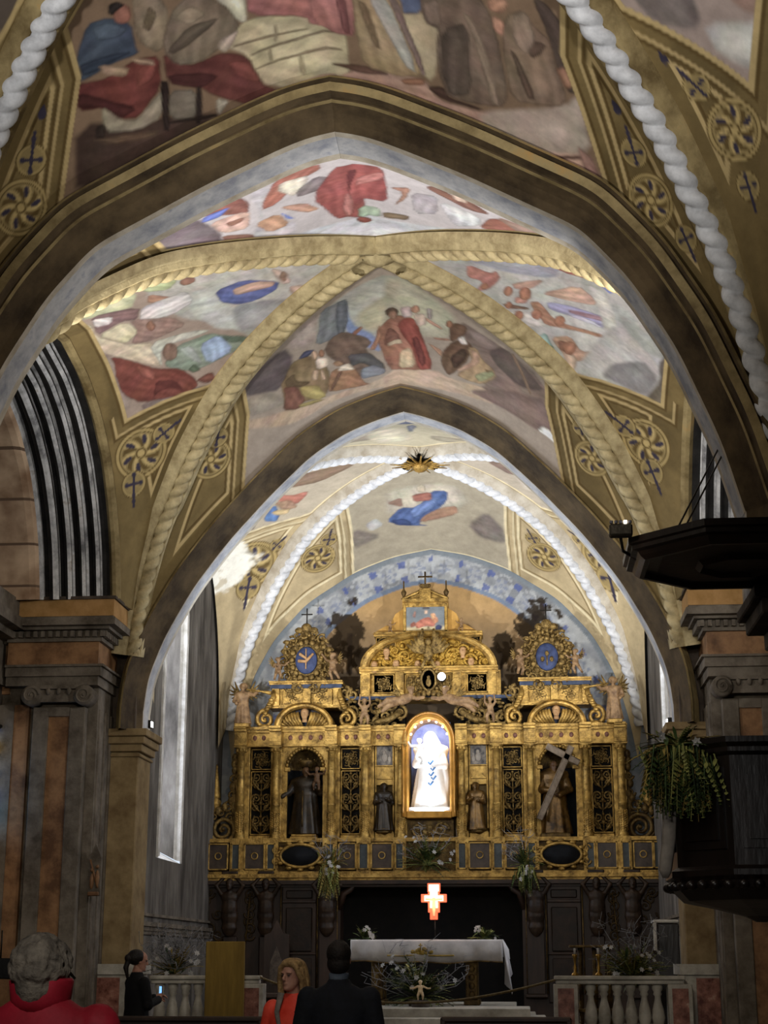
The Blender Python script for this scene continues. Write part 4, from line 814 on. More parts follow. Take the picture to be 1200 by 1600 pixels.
# ================================================================ vault webs, ribs, arches
RES = {('B','b'):(640,250),('B','l'):(500,320),('B','r'):(500,320),('B','f'):(520,230),('A','b'):(680,300),('A','r'):(420,320),('A','l'):(120,90),('A','f'):(60,40),
       ('C','b'):(420,190),('C','l'):(340,230),('C','r'):(340,230),('C','f'):(320,140)}
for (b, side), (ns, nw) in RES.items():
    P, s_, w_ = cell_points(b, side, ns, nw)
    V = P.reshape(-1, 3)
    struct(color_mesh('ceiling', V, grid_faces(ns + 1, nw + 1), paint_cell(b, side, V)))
def frame_along(pts):
    pts = np.asarray(pts); t = np.gradient(pts, axis=0); t /= np.linalg.norm(t, axis=1)[:, None]
    return t
def rib(b, sx, sy, rope, base, n_lobes):
    t = np.sin(np.linspace(0.02, .995, 150) * PI / 2)
    c = rib_point(b, sx, sy, t)
    T = frame_along(c)
    y0, y1 = BAYS[b][:2]
    side = np.cross(T, np.array([0, 0, 1.])); side /= np.linalg.norm(side, axis=1)[:, None]
    down = np.cross(T, side); down *= np.sign(-down[:, 2])[:, None]; down /= np.linalg.norm(down, axis=1)[:, None]
    prof = [(-.24, -.12), (-.22, -.02), (-.165, .0), (-.15, .05), (-.10, .06), (-.09, .02), (.09, .02), (.10, .06), (.15, .05), (.165, 0), (.22, -.02), (.24, -.12)]
    if b != 'B': prof = [(x * .82, z) for x, z in prof]
    m = MB(); m.strip([[c[i] + side[i] * x + down[i] * z for x, z in prof] for i in range(len(c))])
    o = struct(m.build('trim_1', base, recalc=False))
    # twisted rope moulding
    t = np.sin(np.linspace(.045, .99, 520) * PI / 2); c = rib_point(b, sx, sy, t); T = frame_along(c)
    side = np.cross(T, np.array([0, 0, 1.])); side /= np.linalg.norm(side, axis=1)[:, None]
    down = np.cross(T, side); down *= np.sign(-down[:, 2])[:, None]
    L = np.r_[0, np.cumsum(np.linalg.norm(np.diff(c, axis=0), axis=1))]
    rows = []; K = 14; R0 = .098 if b == 'B' else .105
    for i in range(len(c)):
        row = []
        for k in range(K + 1):
            a = -PI * .62 + 2 * PI * .62 * k / K
            ph = a * .9 - sx * sy * L[i] / .19 * PI
            r = R0 * (.66 + .46 * abs(math.sin(ph)) ** .8)
            row.append(c[i] + down[i] * (.035 + math.cos(a) * r) + side[i] * (math.sin(a) * r))
        rows.append(row)
    m = MB(); m.strip(rows); m.build('rope_moulding', rope, o, recalc=False)
for b, rope, base in (('A', RIBW, ARCHG), ('B', RIBG, RIBG), ('C', RIBW, SOFFC)):
    for sx in (-1, 1):
        for sy in ((1,) if b == 'A' else (1, -1)): rib(b, sx, sy, rope, base, 0)
def arch_curve(tb, zend, n=90):
    x, z = tb; k = np.linspace(0, len(x) - 1, n).astype(int); x = list(x[k]); z = list(z[k])
    while z[-1] > zend + .05:
        z.append(max(zend, z[-1] - .3)); x.append(x[-1])
    X = np.array([-q for q in x[::-1]] + x[1:]); Z = np.array(z[::-1] + z[1:])
    d = np.stack([np.gradient(X), np.gradient(Z)], -1); d /= np.linalg.norm(d, axis=1)[:, None]
    N = np.stack([d[:, 1], -d[:, 0]], -1)          # pointing into the opening
    return X, Z, N
def arch(name, tb, zend, prof, mis, mats):
    X, Z, N = arch_curve(tb, zend)
    m = MB()
    m.strip([[(X[i] + N[i, 0] * d, y, Z[i] + N[i, 1] * d) for d, y in prof] for i in range(len(X))], mis=mis, smooth=False)
    o = m.build(name, mats, recalc=False)
    return struct(o)
arch('trim_2', T1F, 4.4, [(-.1,12.95),(-.02,12.66),(-.01,12.57),(.02,12.55),(.035,12.60),(.045,12.60),(.055,12.57),(.125,12.60),(.14,12.70),(.155,12.70),(.165,12.74),(.20,12.86),(.25,12.94),(.315,12.99),(.315,13.08),(.315,13.40),(.315,13.50),(.25,13.55),(.1,13.62),(-.1,13.75)],
     [0,0,0,1,1,0,0,1,1,0,2,2,2,3,4,3,2,2,2], [ARCHG, ARCHD, ARCHD, SOFFC, SOFFB])
arch('trim_3', T2F, 4.55, [(-.1,21.35),(-.02,21.2),(.0,21.12),(.03,21.10),(.045,21.17),(.06,21.24),(.08,21.34),(.11,21.45),(.15,21.54),(.20,21.60),(.205,21.62),(.205,21.66),(.205,21.96),(.205,22.06),(.16,22.1),(.05,22.14),(-.1,22.25)],
     [0,0,0,1,1,1,1,1,1,2,3,4,3,3,3,3], [ARCHG, ARCHD, ARCHD, SOFFC, SOFFB])
# lateral wall arches with roll mouldings (bay B) and plainer ones (bay C)
ROLLD = mat('moulding_shade', '100f0f', '2c2a28', rough=.75, scale=4, bump=.3)  # dark colour painted as shade between the roll highlights
ROLLW = mat('moulding_highlight', '6a6a6c', 'd0d0d0', rough=.7, scale=3, bump=.3, c3='8a7a68')  # pale colour painted as highlights along the rolls
def lateral(sx, yc, sc, X0, prof, mis, mats, name='trim_4'):
    x, z, N = arch_curve((LAT[0][LAT[1] > 6.2], LAT[1][LAT[1] > 6.2]), 6.19)
    m = MB()
    m.strip([[(sx * (X0 + o), yc + (x[i] + N[i, 0] * d) * sc, z[i] + N[i, 1] * d) for d, o in prof] for i in range(len(x))], mis=mis, smooth=False)
    return struct(m.build(name, mats, recalc=False))
rolls = []; rm = []
def roll(d, o, r, k, a0=200, a1=-20):
    for j in range(7):
        a = math.radians(a0 + (a1 - a0) * j / 6); rolls.append((d + r * math.sin(a), o - r * math.cos(a) * 1.0)); rm.append(k)
rolls += [(-.06, -.04), (.0, -.05), (.03, .0), (.03, .05)]; rm += [0, 0, 0, 0]
rolls.append((-.05, .10)); rm.append(2)
rolls.append((-.05, .20)); rm.append(1)
for d, o, r, in ((.0, .26, .045), (.04, .44, .045), (.08, .62, .05), (.13, .80, .07)):
    roll(d, o, r, 2); rm[-4:-2] = [1, 1]; rolls.append((d - .05, o + r + .03)); rm.append(2); rolls.append((d - .04, o + r + .07)); rm.append(1)
rolls.append((.20, .98)); rm.append(3)
rolls += [(.24, 1.02), (.26, 1.10), (.26, 1.75), (.30, 1.8), (.34, 1.86), (.34, 2.7)]; rm += [3, 3, 3, 4, 5, 5]
rm = rm[:len(rolls) - 1]
STONEB = bpy.data.materials.new('stone_blocks'); MATS['stone_blocks'] = STONEB; STONEB.use_nodes = True
def _blocks(m):
    nt = m.node_tree; N = nt.nodes; L = nt.links; P = N['Principled BSDF']; P.inputs['Roughness'].default_value = .85
    tc = N.new('ShaderNodeTexCoord'); sp = N.new('ShaderNodeSeparateXYZ'); L.new(tc.outputs['Object'], sp.inputs[0])
    wv = N.new('ShaderNodeMath'); wv.operation = 'MULTIPLY'; wv.inputs[1].default_value = 1.9; L.new(sp.outputs['Z'], wv.inputs[0])
    fr = N.new('ShaderNodeMath'); fr.operation = 'FRACT'; L.new(wv.outputs[0], fr.inputs[0])
    lt = N.new('ShaderNodeMath'); lt.operation = 'LESS_THAN'; lt.inputs[1].default_value = .06; L.new(fr.outputs[0], lt.inputs[0])
    no = N.new('ShaderNodeTexNoise'); no.inputs['Scale'].default_value = 2.2; no.inputs['Detail'].default_value = 7; L.new(tc.outputs['Object'], no.inputs['Vector'])
    r = N.new('ShaderNodeValToRGB'); e = r.color_ramp.elements; e[0].position = .35; e[0].color = lin('8a6c52'); e[1].position = .65; e[1].color = lin('d2b698'); L.new(no.outputs['Fac'], r.inputs[0])
    mx = N.new('ShaderNodeMix'); mx.data_type = 'RGBA'; L.new(lt.outputs[0], mx.inputs[0]); L.new(r.outputs[0], mx.inputs[6]); mx.inputs[7].default_value = lin('6a5442'); L.new(mx.outputs[2], P.inputs['Base Color'])
_blocks(STONEB)
LM = [ARCHG, ROLLW, ROLLD, SOFFC, STONE, GREYP]
LM[3] = STONEB
for sx in (-1, 1): lateral(sx, 17.375, 1.0, 3.72, rolls, rm, LM)
# window wall at the back of each lateral arch of bay B
for sx in (-1, 1):
    m = MB(); m.box(min(sx * 6.4, sx * 6.6), max(sx * 6.4, sx * 6.6), 13.4, 21.6, 0, 9.2); struct(m.build('wall_left' if sx < 0 else 'wall_right', GREYP))
# ================================================================ nave walls, piers
def both(fn):
    for sx in (-1, 1): fn(sx)
def bx(m, sx, x0, x1, y0, y1, z0, z1, bev=0):
    a, b = sorted((sx * x0, sx * x1)); m.box(a, b, y0, y1, z0, z1, bev)
def pier_entablature(m, sx, xin, xout, y0, y1, mi0=0):
    """stepped entablature over a pier: architrave, frieze, cornice with dentils, ochre blocking course"""
    for dz0, dz1, p, mi in ((5.08,5.20,.04,0),(5.20,5.32,.08,0),(5.32,5.35,.12,0),(5.35,5.66,.03,1),(5.66,5.70,.08,0),(5.80,5.84,.20,0),(5.84,5.93,.30,0),(5.93,5.96,.26,0),(5.96,6.18,.27,2),(6.18,6.22,.30,3)):
        m.mi = mi; bx(m, sx, xin - p, xout, y0 - p, y1 + p, dz0, dz1)
    m.mi = 0; bx(m, sx, xin - .08, xout, y0 - .08, y1 + .08, 5.70, 5.80)
    w = .05
    k = y0 - .12
    x = xin - .12
    while x < xout: bx(m, sx, x, x + w, y0 - .15, y0 - .08, 5.71, 5.79); x += .1
    y = y0 - .12
    while y < y1: bx(m, sx, xin - .15, xin - .08, y, y + w, 5.71, 5.79); y += .1
def ionic(m, sx, x0, x1, y, z0, z1):
    """ionic capital across the front of a pilaster"""
    a, b = sorted((sx * x0, sx * x1)); h = z1 - z0
    m.box(a - .04, b + .04, y - .08, y + .3, z1 - .05, z1)
    m.box(a, b, y - .06, y + .3, z0 + .06, z1 - .06)
    for cx in (a, b):
        st = len(m.v); m.lathe([(.0, -.15), (.12, -.15), (.135, -.12), (.135, .1), (0, .1)], (cx, y, z0 + .14), 18, axis='y')
        m.spiral(cx, y - .15, z0 + .14, .105, 1.7, 0, 1 if cx == a else -1, .018, 22, 6)
    for k in range(5):
        c = a + (b - a) * (k + .5) / 5; m.ball((c, y - .07, z0 + .2), (.035, .03, .05), 8, 5)
def pilaster(m, sx, x0, x1, y, z0, z1, d=.2, panel=True):
    a, b = sorted((sx * x0, sx * x1)); w = b - a
    m.mi = 0
    if panel:
        e = w * .3
        m.box(a, a + e, y, y + d, z0, z1, .01); m.box(b - e, b, y, y + d, z0, z1, .01)
        m.box(a + e, b - e, y, y + d, z1 - .12, z1); m.box(a + e, b - e, y, y + d, z0, z0 + .3)
        m.mi = 1; m.box(a + e, b - e, y + .035, y + d, z0 + .3, z1 - .12); m.mi = 0
    else: m.box(a, b, y, y + d, z0, z1, .01)
PM = [STONE, BROWNM, OCHRE, STONED]
def big_pier(sx, yf, yb, nm):
    m = MB()
    m.mi = 0; bx(m, sx, 4.0, 5.6, yf + .18, yb, 0, 5.08)
    pilaster(m, sx, 4.12, 4.82, yf, .0, 4.80)
    m.mi = 0
    for k in range(3): bx(m, sx, 3.98 + .0, 4.06, yf + .24 + k * .3, yf + .42 + k * .3, 0, 4.80, .01)   # moulded side
    m.mi = 1; bx(m, sx, 4.90, 5.10, yf + .10, yf + .3, 0, 4.85); m.mi = 0; bx(m, sx, 5.10, 5.35, yf + .08, yf + .3, 0, 4.85)
    ionic(m, sx, 4.12, 4.82, yf, 4.80, 5.08)
    m.mi = 0
    pier_entablature(m, sx, 4.0, 5.2, yf, yb)
    m.mi = 0
    for dz0, dz1, p in ((5.15,5.35,.0),(5.66,5.80,.08),(5.84,5.95,.2)): bx(m, sx, 5.2, 6.4, yf + .12 - p, yb, dz0, dz1)
    m.mi = 1; bx(m, sx, 5.2, 6.4, yf + .14, yb, 5.0, 6.0)
    # base
    m.mi = 0; bx(m, sx, 3.9, 5.4, yf - .1, yb + .1, 0, .35)
    return struct(m.build(nm, PM))
big_pier(-1, 20.5, 21.5, 'wall_left'); big_pier(1, 20.5, 21.5, 'wall_right')
big_pier(-1, 12.2, 13.1, 'wall_left'); big_pier(1, 12.2, 13.1, 'wall_right')
def respond(sx):
    """lower pilaster carrying the chancel arch"""
    m = MB(); m.mi = 0
    bx(m, sx, 3.6, 4.3, 21.4, 22.12, 0, 4.32, .015)
    for z0, z1, p in ((4.25,4.29,.03),(4.32,4.42,.05),(4.42,4.52,.09),(4.52,4.62,.13)): bx(m, sx, 3.6 - p, 4.3, 21.4 - p, 22.12 + p, z0, z1, .01)
    m.mi = 1; bx(m, sx, 3.55, 4.3, 21.3, 22.2, 0, 1.55); m.mi = 2; bx(m, sx, 3.7, 4.0, 21.28, 21.34, .8, 1.38)
    m.mi = 1; bx(m, sx, 3.5, 4.3, 21.25, 22.2, 1.42, 1.55)
    struct(m.build('wall_left' if sx < 0 else 'wall_right', [mat('ochre_shaft', '6a5638', '94805c', rough=.8, scale=3, bump=.25), MARBLE, REDM]))
both(respond)
def corbel(sx):
    """stepped corbel on which the nearer transverse arch dies into its pier"""
    m = MB()
    for k, (x, z0, z1) in enumerate(((3.42, 4.36, 4.46), (3.48, 4.24, 4.36), (3.62, 4.10, 4.24), (3.78, 3.92, 4.10))): bx(m, sx, x, 4.2, 12.5 + .05 * k, 13.6 - .05 * k, z0, z1, .012)
    struct(m.build('wall_left' if sx < 0 else 'wall_right', STONED))
both(corbel)
# upper walls that close the nave above the arches, outside
def closing(sx):
    m = MB(); bx(m, sx, 5.2, 5.4, -2.2, 13.0, 0, 10.5); struct(m.build('wall_left' if sx < 0 else 'wall_right', STONED))
    m = MB(); bx(m, sx, 4.4, 5.3, -2, 12.2, 0, 5.2); struct(m.build('wall_left' if sx < 0 else 'wall_right', STONED))
    m = MB(); bx(m, sx, 3.86, 6.5, 12.6, 13.5, 6.2, 10.6); bx(m, sx, 3.86, 6.5, 20.5, 22.2, 6.2, 10.6); bx(m, sx, 3.68, 6.5, 21.46, 22.12, 4.5, 6.4); struct(m.build('wall_left' if sx < 0 else 'wall_right', STONED))
both(closing)
def aisle_wall(sx):
    """side wall of bay B under its lateral arch"""
    m = MB(); m.mi = 0; bx(m, sx, 5.3, 5.6, 19.25, 20.7, 0, 5.1); bx(m, sx, 5.3, 5.6, 13.0, 15.2, 0, 5.1); bx(m, sx, 5.3, 5.6, 15.2, 19.25, 0, 1.9); bx(m, sx, 5.3, 5.6, 15.2, 19.25, 4.3, 5.1)
    m.mi = 1; bx(m, sx, 5.25, 5.6, 13, 20.7, 5.1, 5.35); bx(m, sx, 5.28, 5.6, 13, 20.7, 5.35, 5.7); bx(m, sx, 5.1, 5.6, 13, 20.7, 5.7, 5.8); bx(m, sx, 4.95, 5.6, 13, 20.7, 5.8, 5.95); bx(m, sx, 5.0, 6.4, 13, 20.7, 5.95, 6.19)
    struct(m.build('wall_left' if sx < 0 else 'wall_right', [STONED, STONE]))
both(aisle_wall)
m = MB(); m.box(-7, 7, -2.2, 30, 10.5, 10.7); struct(m.build('ceiling', STONED))
m = MB(); m.box(-7, 7, -2.2, -2, 0, 10.7); struct(m.build('wall_front', STONED))
m = MB(); m.box(-7, 7, -2.2, 20.4, -.2, 0); struct(m.build('floor', STONE))
m = MB(); m.box(-7, 7, 20.4, 30, -.2, .6); struct(m.build('floor', STONE))
# ================================================================ chancel walls
BACKG = mat('end_wall_plaster', '4c3c2a', '7c6648', rough=.9, scale=1.4, bump=.2, c3='8d7550')
def end_wall():
    nx, nz = 330, 330
    X = np.linspace(-4.2, 4.2, nx); Z = np.linspace(.5, 9.4, nz)
    gx, gz = np.meshgrid(X, Z, indexing='ij'); x = gx.ravel(); z = gz.ravel()
    V = np.stack([x, np.full_like(x, 28.62), z], -1)
    col = np.tile(np.array(L3('a2855c')), (len(x), 1)); col *= (1 + .8 * fbm(x * .9, z * .9, 12, 5))[:, None]
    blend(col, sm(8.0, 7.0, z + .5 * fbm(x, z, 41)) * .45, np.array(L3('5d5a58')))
    # painted frieze following the vault
    ex = np.r_[CBK[0], np.full(40, 3.63)]; ez = np.r_[CBK[1], np.linspace(4.95, .6, 40)]; cx = np.r_[-ex[::-1], ex[1:]]; cz = np.r_[ez[::-1], ez[1:]]
    k = slice(None, None, 8); d = np.full(len(x), 9.)
    s = np.zeros(len(x)); L = np.r_[0, np.cumsum(np.hypot(np.diff(cx), np.diff(cz)))]; L -= L[-1] / 2
    for a in range(0, len(cx), 5):
        q = np.hypot(x - cx[a], z - cz[a]); j = q < d; d[j] = q[j]; s[j] = L[a]
    wdt = .62 + .35 * sm(1.2, 3.4, np.abs(x))
    bl = np.array(L3('80848a')); fr = bl[None, :] * (1 + .9 * fbm(x * 2.2, z * 2.2, 61, 5))[:, None]
    blend(fr, .45 * sm(.45, .62, fbm(x * 3.2, z * 3.2, 63, 4) + .5), np.array(L3('b9bcbc')))
    ph = s / .60; fr_ = ph - np.floor(ph) - .5; r = np.hypot(fr_ * .60, d - wdt * .52)
    blend(fr, sm(.235, .22, r) * sm(.18, .195, r) * .6, np.array(L3((168, 172, 176)))); blend(fr, sm(.15, .13, r) * .5, np.array(L3((156, 160, 166))))
    sw = np.cos(5 * np.arctan2(d - wdt * .52, fr_ * .6)); blend(fr, sm(.15, .13, r) * sm(.1, .5, sw) * .5, np.array(L3('5a6684')))
    r2 = np.hypot((np.abs(fr_) - .5) * .6, np.abs(d - wdt * .52) - .14); blend(fr, sm(.08, .06, r2) * .8, np.array(L3('48568c')))
    blend(fr, sm(.10, .085, d) * 1.0, np.array(L3('747c84'))); blend(fr, sm(wdt - .1, wdt - .085, d), np.array(L3('6f7c90')))
    a = sm(wdt, wdt - .02, d); col = col * (1 - a[:, None]) + fr * a[:, None]
    # painted landscape: dark trees left and right of the altarpiece crown
    def tree(tx, tz, h, wd, seed):
        u = (x - tx) / wd; v = (z - tz) / h
        n = fbm(x * 5, z * 5, seed, 4)
        blend(col, sm(.0, .08, .5 - np.hypot(u * 1.0, (v - .62) * 1.25) + .9 * n) * .95, np.array(L3('2c2318')))
        blend(col, sm(.09, .05, np.abs(u)) * (v > 0) * (v < .6) * .95, np.array(L3('2a2118')))
    tree(-1.5, 6.6, 1.25, .75, 5); tree(-1.2, 6.5, .7, .4, 8); tree(1.95, 6.6, 1.25, .75, 7); tree(1.25, 6.5, .8, .5, 15)
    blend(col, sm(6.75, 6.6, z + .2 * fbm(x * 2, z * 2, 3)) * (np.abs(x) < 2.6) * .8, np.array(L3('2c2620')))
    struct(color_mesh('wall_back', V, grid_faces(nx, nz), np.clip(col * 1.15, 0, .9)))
end_wall()
def chancel_side(sx):
    """side wall with one tall round-headed splayed window, its white reveals open to daylight"""
    X0 = 3.80; ya, yb, zb, zs = 23.55, 25.25, 3.05, 6.75        # opening at the wall face
    r = (yb - ya) / 2; yc = (ya + yb) / 2
    m = MB()
    def ring(y0, y1, zb, zs, n=14):
        c = (y0 + y1) / 2; q = (y1 - y0) / 2
        return [(y0, zb)] + [(c - q * math.cos(PI * k / n), zs + q * 1.25 * math.sin(PI * k / n)) for k in range(n + 1)] + [(y1, zb)]
    A = ring(ya, yb, zb, zs); B = ring(ya + .22, yb - .22, zb + .06, zs); Cc = ring(ya + .42, yb - .42, zb + .35, zs)
    # wall face around the opening
    y0, y1, z0, z1 = 22.1, 28.62, .5, 9.4
    n = len(A)
    outer = []
    for (y, z) in A:
        if z <= zb + 1e-6: outer.append((y, z0))
        else:
            t = (y - ya) / (yb - ya)
            outer.append((y0 if t < .15 and z < zs + .3 else y1 if t > .85 and z < zs + .3 else y0 + (y1 - y0) * t, z if (t < .15 or t > .85) and z < zs + .3 else z1))
    P = lambda y, z, o: (sx * (X0 + o), y, z)
    m.mi = 0
    m.add([P(y0, z0, 0), P(ya, z0, 0), P(ya, z1, 0), P(y0, z1, 0)], [(0, 1, 2, 3)], False); m.add([P(yb, z0, 0), P(y1, z0, 0), P(y1, z1, 0), P(yb, z1, 0)], [(0, 1, 2, 3)], False)
    m.add([P(ya, z0, 0), P(yb, z0, 0), P(yb, zb, 0), P(ya, zb, 0)], [(0, 1, 2, 3)], False)
    top = [P(y, z, 0) for y, z in A[1:-1]] + [P(yb, z1, 0), P(ya, z1, 0)]
    k = len(A) - 2
    for i in range(k - 1):
        ya_, za_ = A[1 + i]; yb_, zb_ = A[2 + i]; m.add([P(ya_, za_, 0), P(yb_, zb_, 0), P(yb_, z1, 0), P(ya_, z1, 0)], [(0, 1, 2, 3)], False)
    wall = struct(m.build('wall_left' if sx < 0 else 'wall_right', [mat('streaked_plaster', '3c3834', '6e6963', rough=.9, scale=3, bump=.35, c3='8c8882', stretch=(1, 1, .28))]))
    m = MB(); m.mi = 0
    m.strip([[P(y, z, 0) for y, z in A], [P(y, z, -.03) for y, z in A], [P(y, z, -.03) for y, z in ring(ya + .14, yb - .14, zb + .03, zs)], [P(y, z, .02) for y, z in ring(ya + .16, yb - .16, zb + .04, zs)],
             [P(y, z, .06) for y, z in B]], smooth=False)
    m.mi = 1; m.strip([[P(y, z, .06) for y, z in B], [P(y, z, .62) for y, z in Cc]], smooth=False); m.mi = 1
    m.mi = 0; m.add([P(A[0][0], A[0][1], 0), P(A[-1][0], A[-1][1], 0), P(Cc[-1][0], Cc[-1][1], .62), P(Cc[0][0], Cc[0][1], .62)], [(0, 1, 2, 3)], False)
    o = struct(m.build('window_1' if sx < 0 else 'window_2', [WHITEP, MATS['streaked_plaster']], recalc=False))
    g = MB(); c = Cc; g.add([P(y, z, .60) for y, z in c], [tuple(range(len(c)))], False); g.build('pane', glow('daylight_pane', 'e8f0ff', 15.0), o, recalc=False)
    b = MB()
    for k in range(1, 9): z = zb + .4 + k * .5; b.box(*sorted((sx * (X0 + .57), sx * (X0 + .6))), ya + .42, yb - .42, z - .012, z + .012)
    b.box(*sorted((sx * (X0 + .57), sx * (X0 + .6))), yc - .012, yc + .012, zb + .35, zs + .4); b.build('glazing_bar', LEAD, o)
    # dado mouldings
    d = MB()
    for z0, z1, p in ((1.95,2.0,.03),(2.0,2.06,.05),(2.06,2.12,.08),(2.2,2.24,.04)): bx(d, sx, X0 - p, X0 + .05, 22.1, 28.6, z0, z1)
    struct(d.build('trim_5', STONE))
both(chancel_side)
# ================================================================ figures
def robe(m, c, H, w, d, yaw=0, z0=0.0, z1=.80, folds=9, amp=.10, lean=0, waist=.62, n=40, seed=1, flare=1.0):
    """standing robed body from hem to shoulders, with vertical folds"""
    rings = []
    hs = [0, .03, .10, .2, .3, .42, .52, .58, .64, .70, .76, .80, .83, .85]
    ws = [1.0 * flare, .98 * flare, .93 * flare, .86, .80, .74, .68, .66, .72, .82, .90, .84, .55, .30]
    ds = [.98, .95, .90, .84, .80, .78, .74, .70, .72, .78, .76, .66, .45, .26]
    rnd = random.Random(seed); ph = [rnd.uniform(0, 6.28) for _ in range(4)]
    cy, sy = math.cos(yaw), math.sin(yaw); P = []
    for h, a, b in zip(hs, ws, ds):
        row = []; k = max(0, 1 - h / .72)
        for i in range(n):
            t = 2 * PI * i / n
            f = 1 + amp * k * (math.cos(folds * t + ph[0] + h * 1.5) * .7 + math.cos((folds + 4) * t + ph[1]) * .5) + .03 * math.cos(5 * t + ph[2] + h * 9)
            x = math.cos(t) * a * w / 2 * f; y = math.sin(t) * b * d / 2 * f
            row.append((c[0] + x * cy - y * sy + lean * h * H, c[1] + x * sy + y * cy, c[2] + (z0 + h) * H))
        P.append(row)
    m.strip(P, closed_v=True)
    b = len(m.v); m.f.append(tuple(range(b - n * len(P), b - n * (len(P) - 1)))); m.m.append(m.mi); m.sm.append(False)
    m.f.append(tuple(range(b - n, b))); m.m.append(m.mi); m.sm.append(False)
def head(m, c, s, yaw=0, tilt=0, face=True):
    """head with brow, nose, mouth, chin and ears; s = height of the head; the face looks to -Y turned by yaw"""
    R = Matrix.Rotation(yaw, 3, 'Z') @ Matrix.Rotation(tilt, 3, 'X'); C = Vector(c)
    def b(p, r, n=10, k=8): m.ball(C + R @ (Vector(p) * s), tuple(q * s for q in r), n, k, R)
    rows = []
    for z, w, f, k in ((-.50, .08, -.30, -.06), (-.475, .15, -.345, .0), (-.40, .205, -.365, .07), (-.30, .25, -.36, .16), (-.16, .285, -.36, .26), (-.02, .31, -.345, .35), (.06, .32, -.35, .39), (.14, .325, -.375, .41), (.24, .315, -.365, .41), (.34, .275, -.31, .36), (.43, .19, -.20, .26), (.485, .08, -.07, .12), (.50, .01, .01, .03)):
        rows.append([C + R @ (Vector((math.cos(2 * PI * i / 22) * w, (f + k) / 2 + math.sin(2 * PI * i / 22) * (k - f) / 2, z)) * s) for i in range(22)])
    m.strip(rows, closed_v=True)
    m.f.append(tuple(range(len(m.v) - 22 * len(rows), len(m.v) - 22 * (len(rows) - 1)))); m.m.append(m.mi); m.sm.append(False)
    if face:
        m.tube([C + R @ (Vector(p) * s) for p in ((0, -.35, .08), (0, -.40, -.02), (0, -.45, -.12))], [(.03 * s, .04 * s), (.045 * s, .045 * s), (.05 * s, .06 * s)], 8)
        b((0, -.425, -.14), (.075, .05, .035)); b((0, -.365, -.245), (.095, .03, .022)); b((0, -.36, -.285), (.08, .032, .024)); b((0, -.35, -.42), (.09, .05, .06))
        for q in (-1, 1): b((q * .325, .03, -.05), (.03, .07, .11)); m.tube([C + R @ (Vector(p) * s) for p in ((q * .04, -.37, .085), (q * .14, -.375, .105), (q * .24, -.31, .08))], .026 * s, 6)
    m.tube([C + R @ (Vector((0, .04, -.25)) * s), C + R @ (Vector((0, .08, -.72)) * s)], [.2 * s, .24 * s], 10)
def hand(m, wrist, direction, s, curl=.35, up=(0, 0, 1), thumb=1):
    """palm with four bent fingers and a thumb; s = length of the hand"""
    w = Vector(wrist); d = Vector(direction).normalized(); u = Vector(up); u = (u - d * u.dot(d)).normalized(); sd = d.cross(u)
    m.tube([w - d * s * .1, w + d * s * .2, w + d * s * .48], [(s * .12, s * .16), (s * .13, s * .22), (s * .10, s * .21)], 8)
    for k, L in enumerate((.40, .48, .45, .34)):
        o = (k - 1.5) * .105 * s; a = w + d * s * .46 + sd * o
        b = a + (d * math.cos(curl * .6) - u * math.sin(curl * .6)) * s * L * .5; c = b + (d * math.cos(curl * 2.2) - u * math.sin(curl * 2.2)) * s * L * .5
        m.tube([a, b, c], [s * .052, s * .048, s * .038], 6)
    a = w + d * s * .12 + sd * (thumb * .16 * s); b = a + (d * .6 + sd * thumb * .6 - u * .3).normalized() * s * .25; c = b + (d * .9 - u * .35).normalized() * s * .2
    m.tube([a, b, c], [s * .065, s * .058, s * .042], 6)
def limb(m, pts, rad, n=9): m.tube(pts, rad, n); [m.ball(p, r if not hasattr(r, '__len__') else r[0], 8, 6) for p, r in zip(pts, rad)]
def fuse(o, vox, sub=0, it=2):
    """one continuous skin over the modelled volumes"""
    r = o.modifiers.new('skin', 'REMESH'); r.mode = 'VOXEL'; r.voxel_size = vox; r.use_smooth_shade = True
    if it: s = o.modifiers.new('soft', 'SMOOTH'); s.factor = .5; s.iterations = it
    return o
def putto(m, c, H, yaw=0, arms=((-1, .3, .1), (1, .3, .1)), legs=((-.12, .0), (.12, .05)), wings=True, mi_w=None):
    """chubby winged child; c = between the feet. arms: (side, out, up) of the hand relative to the shoulder (in H)"""
    C = Vector(c); R = Matrix.Rotation(yaw, 3, 'Z')
    p = lambda x, y, z: C + R @ Vector((x * H, y * H, z * H))
    m.ball(p(0, 0, .48), (.13 * H, .11 * H, .14 * H)); m.ball(p(0, 0, .62), (.14 * H, .11 * H, .12 * H)); m.ball(p(0, -.02, .40), (.13 * H, .12 * H, .10 * H))
    head(m, p(0, -.02, .86), .24 * H, yaw)
    m.ball(p(0, .03, .90), (.11 * H, .11 * H, .09 * H))
    for sx, ox, oz in arms:
        s = p(sx * .13, 0, .68); w = p(sx * (.13 + ox), -.12, .68 + oz); e = (s + w) / 2 + R @ Vector((sx * .05 * H, .04 * H, -.06 * H))
        limb(m, [s, e, w], [.055 * H, .048 * H, .034 * H]); m.ball(w + (w - e) * .2, .045 * H, 8, 6)
    for fx, fy in legs:
        sx = 1 if fx > 0 else -1
        hp = p(sx * .07, 0, .38); ft = p(fx, -fy, .03); kn = (hp + ft) / 2 + R @ Vector((sx * .03 * H, -.06 * H, .02 * H))
        limb(m, [hp, kn, ft], [.082 * H, .066 * H, .042 * H]); m.ball(ft + R @ Vector((0, -.04 * H, 0)), (.04 * H, .075 * H, .03 * H), 8, 6)
    if wings:
        for sx in (-1, 1): wing(m, p(sx * .05, .1, .66), H * .34, sx, R)
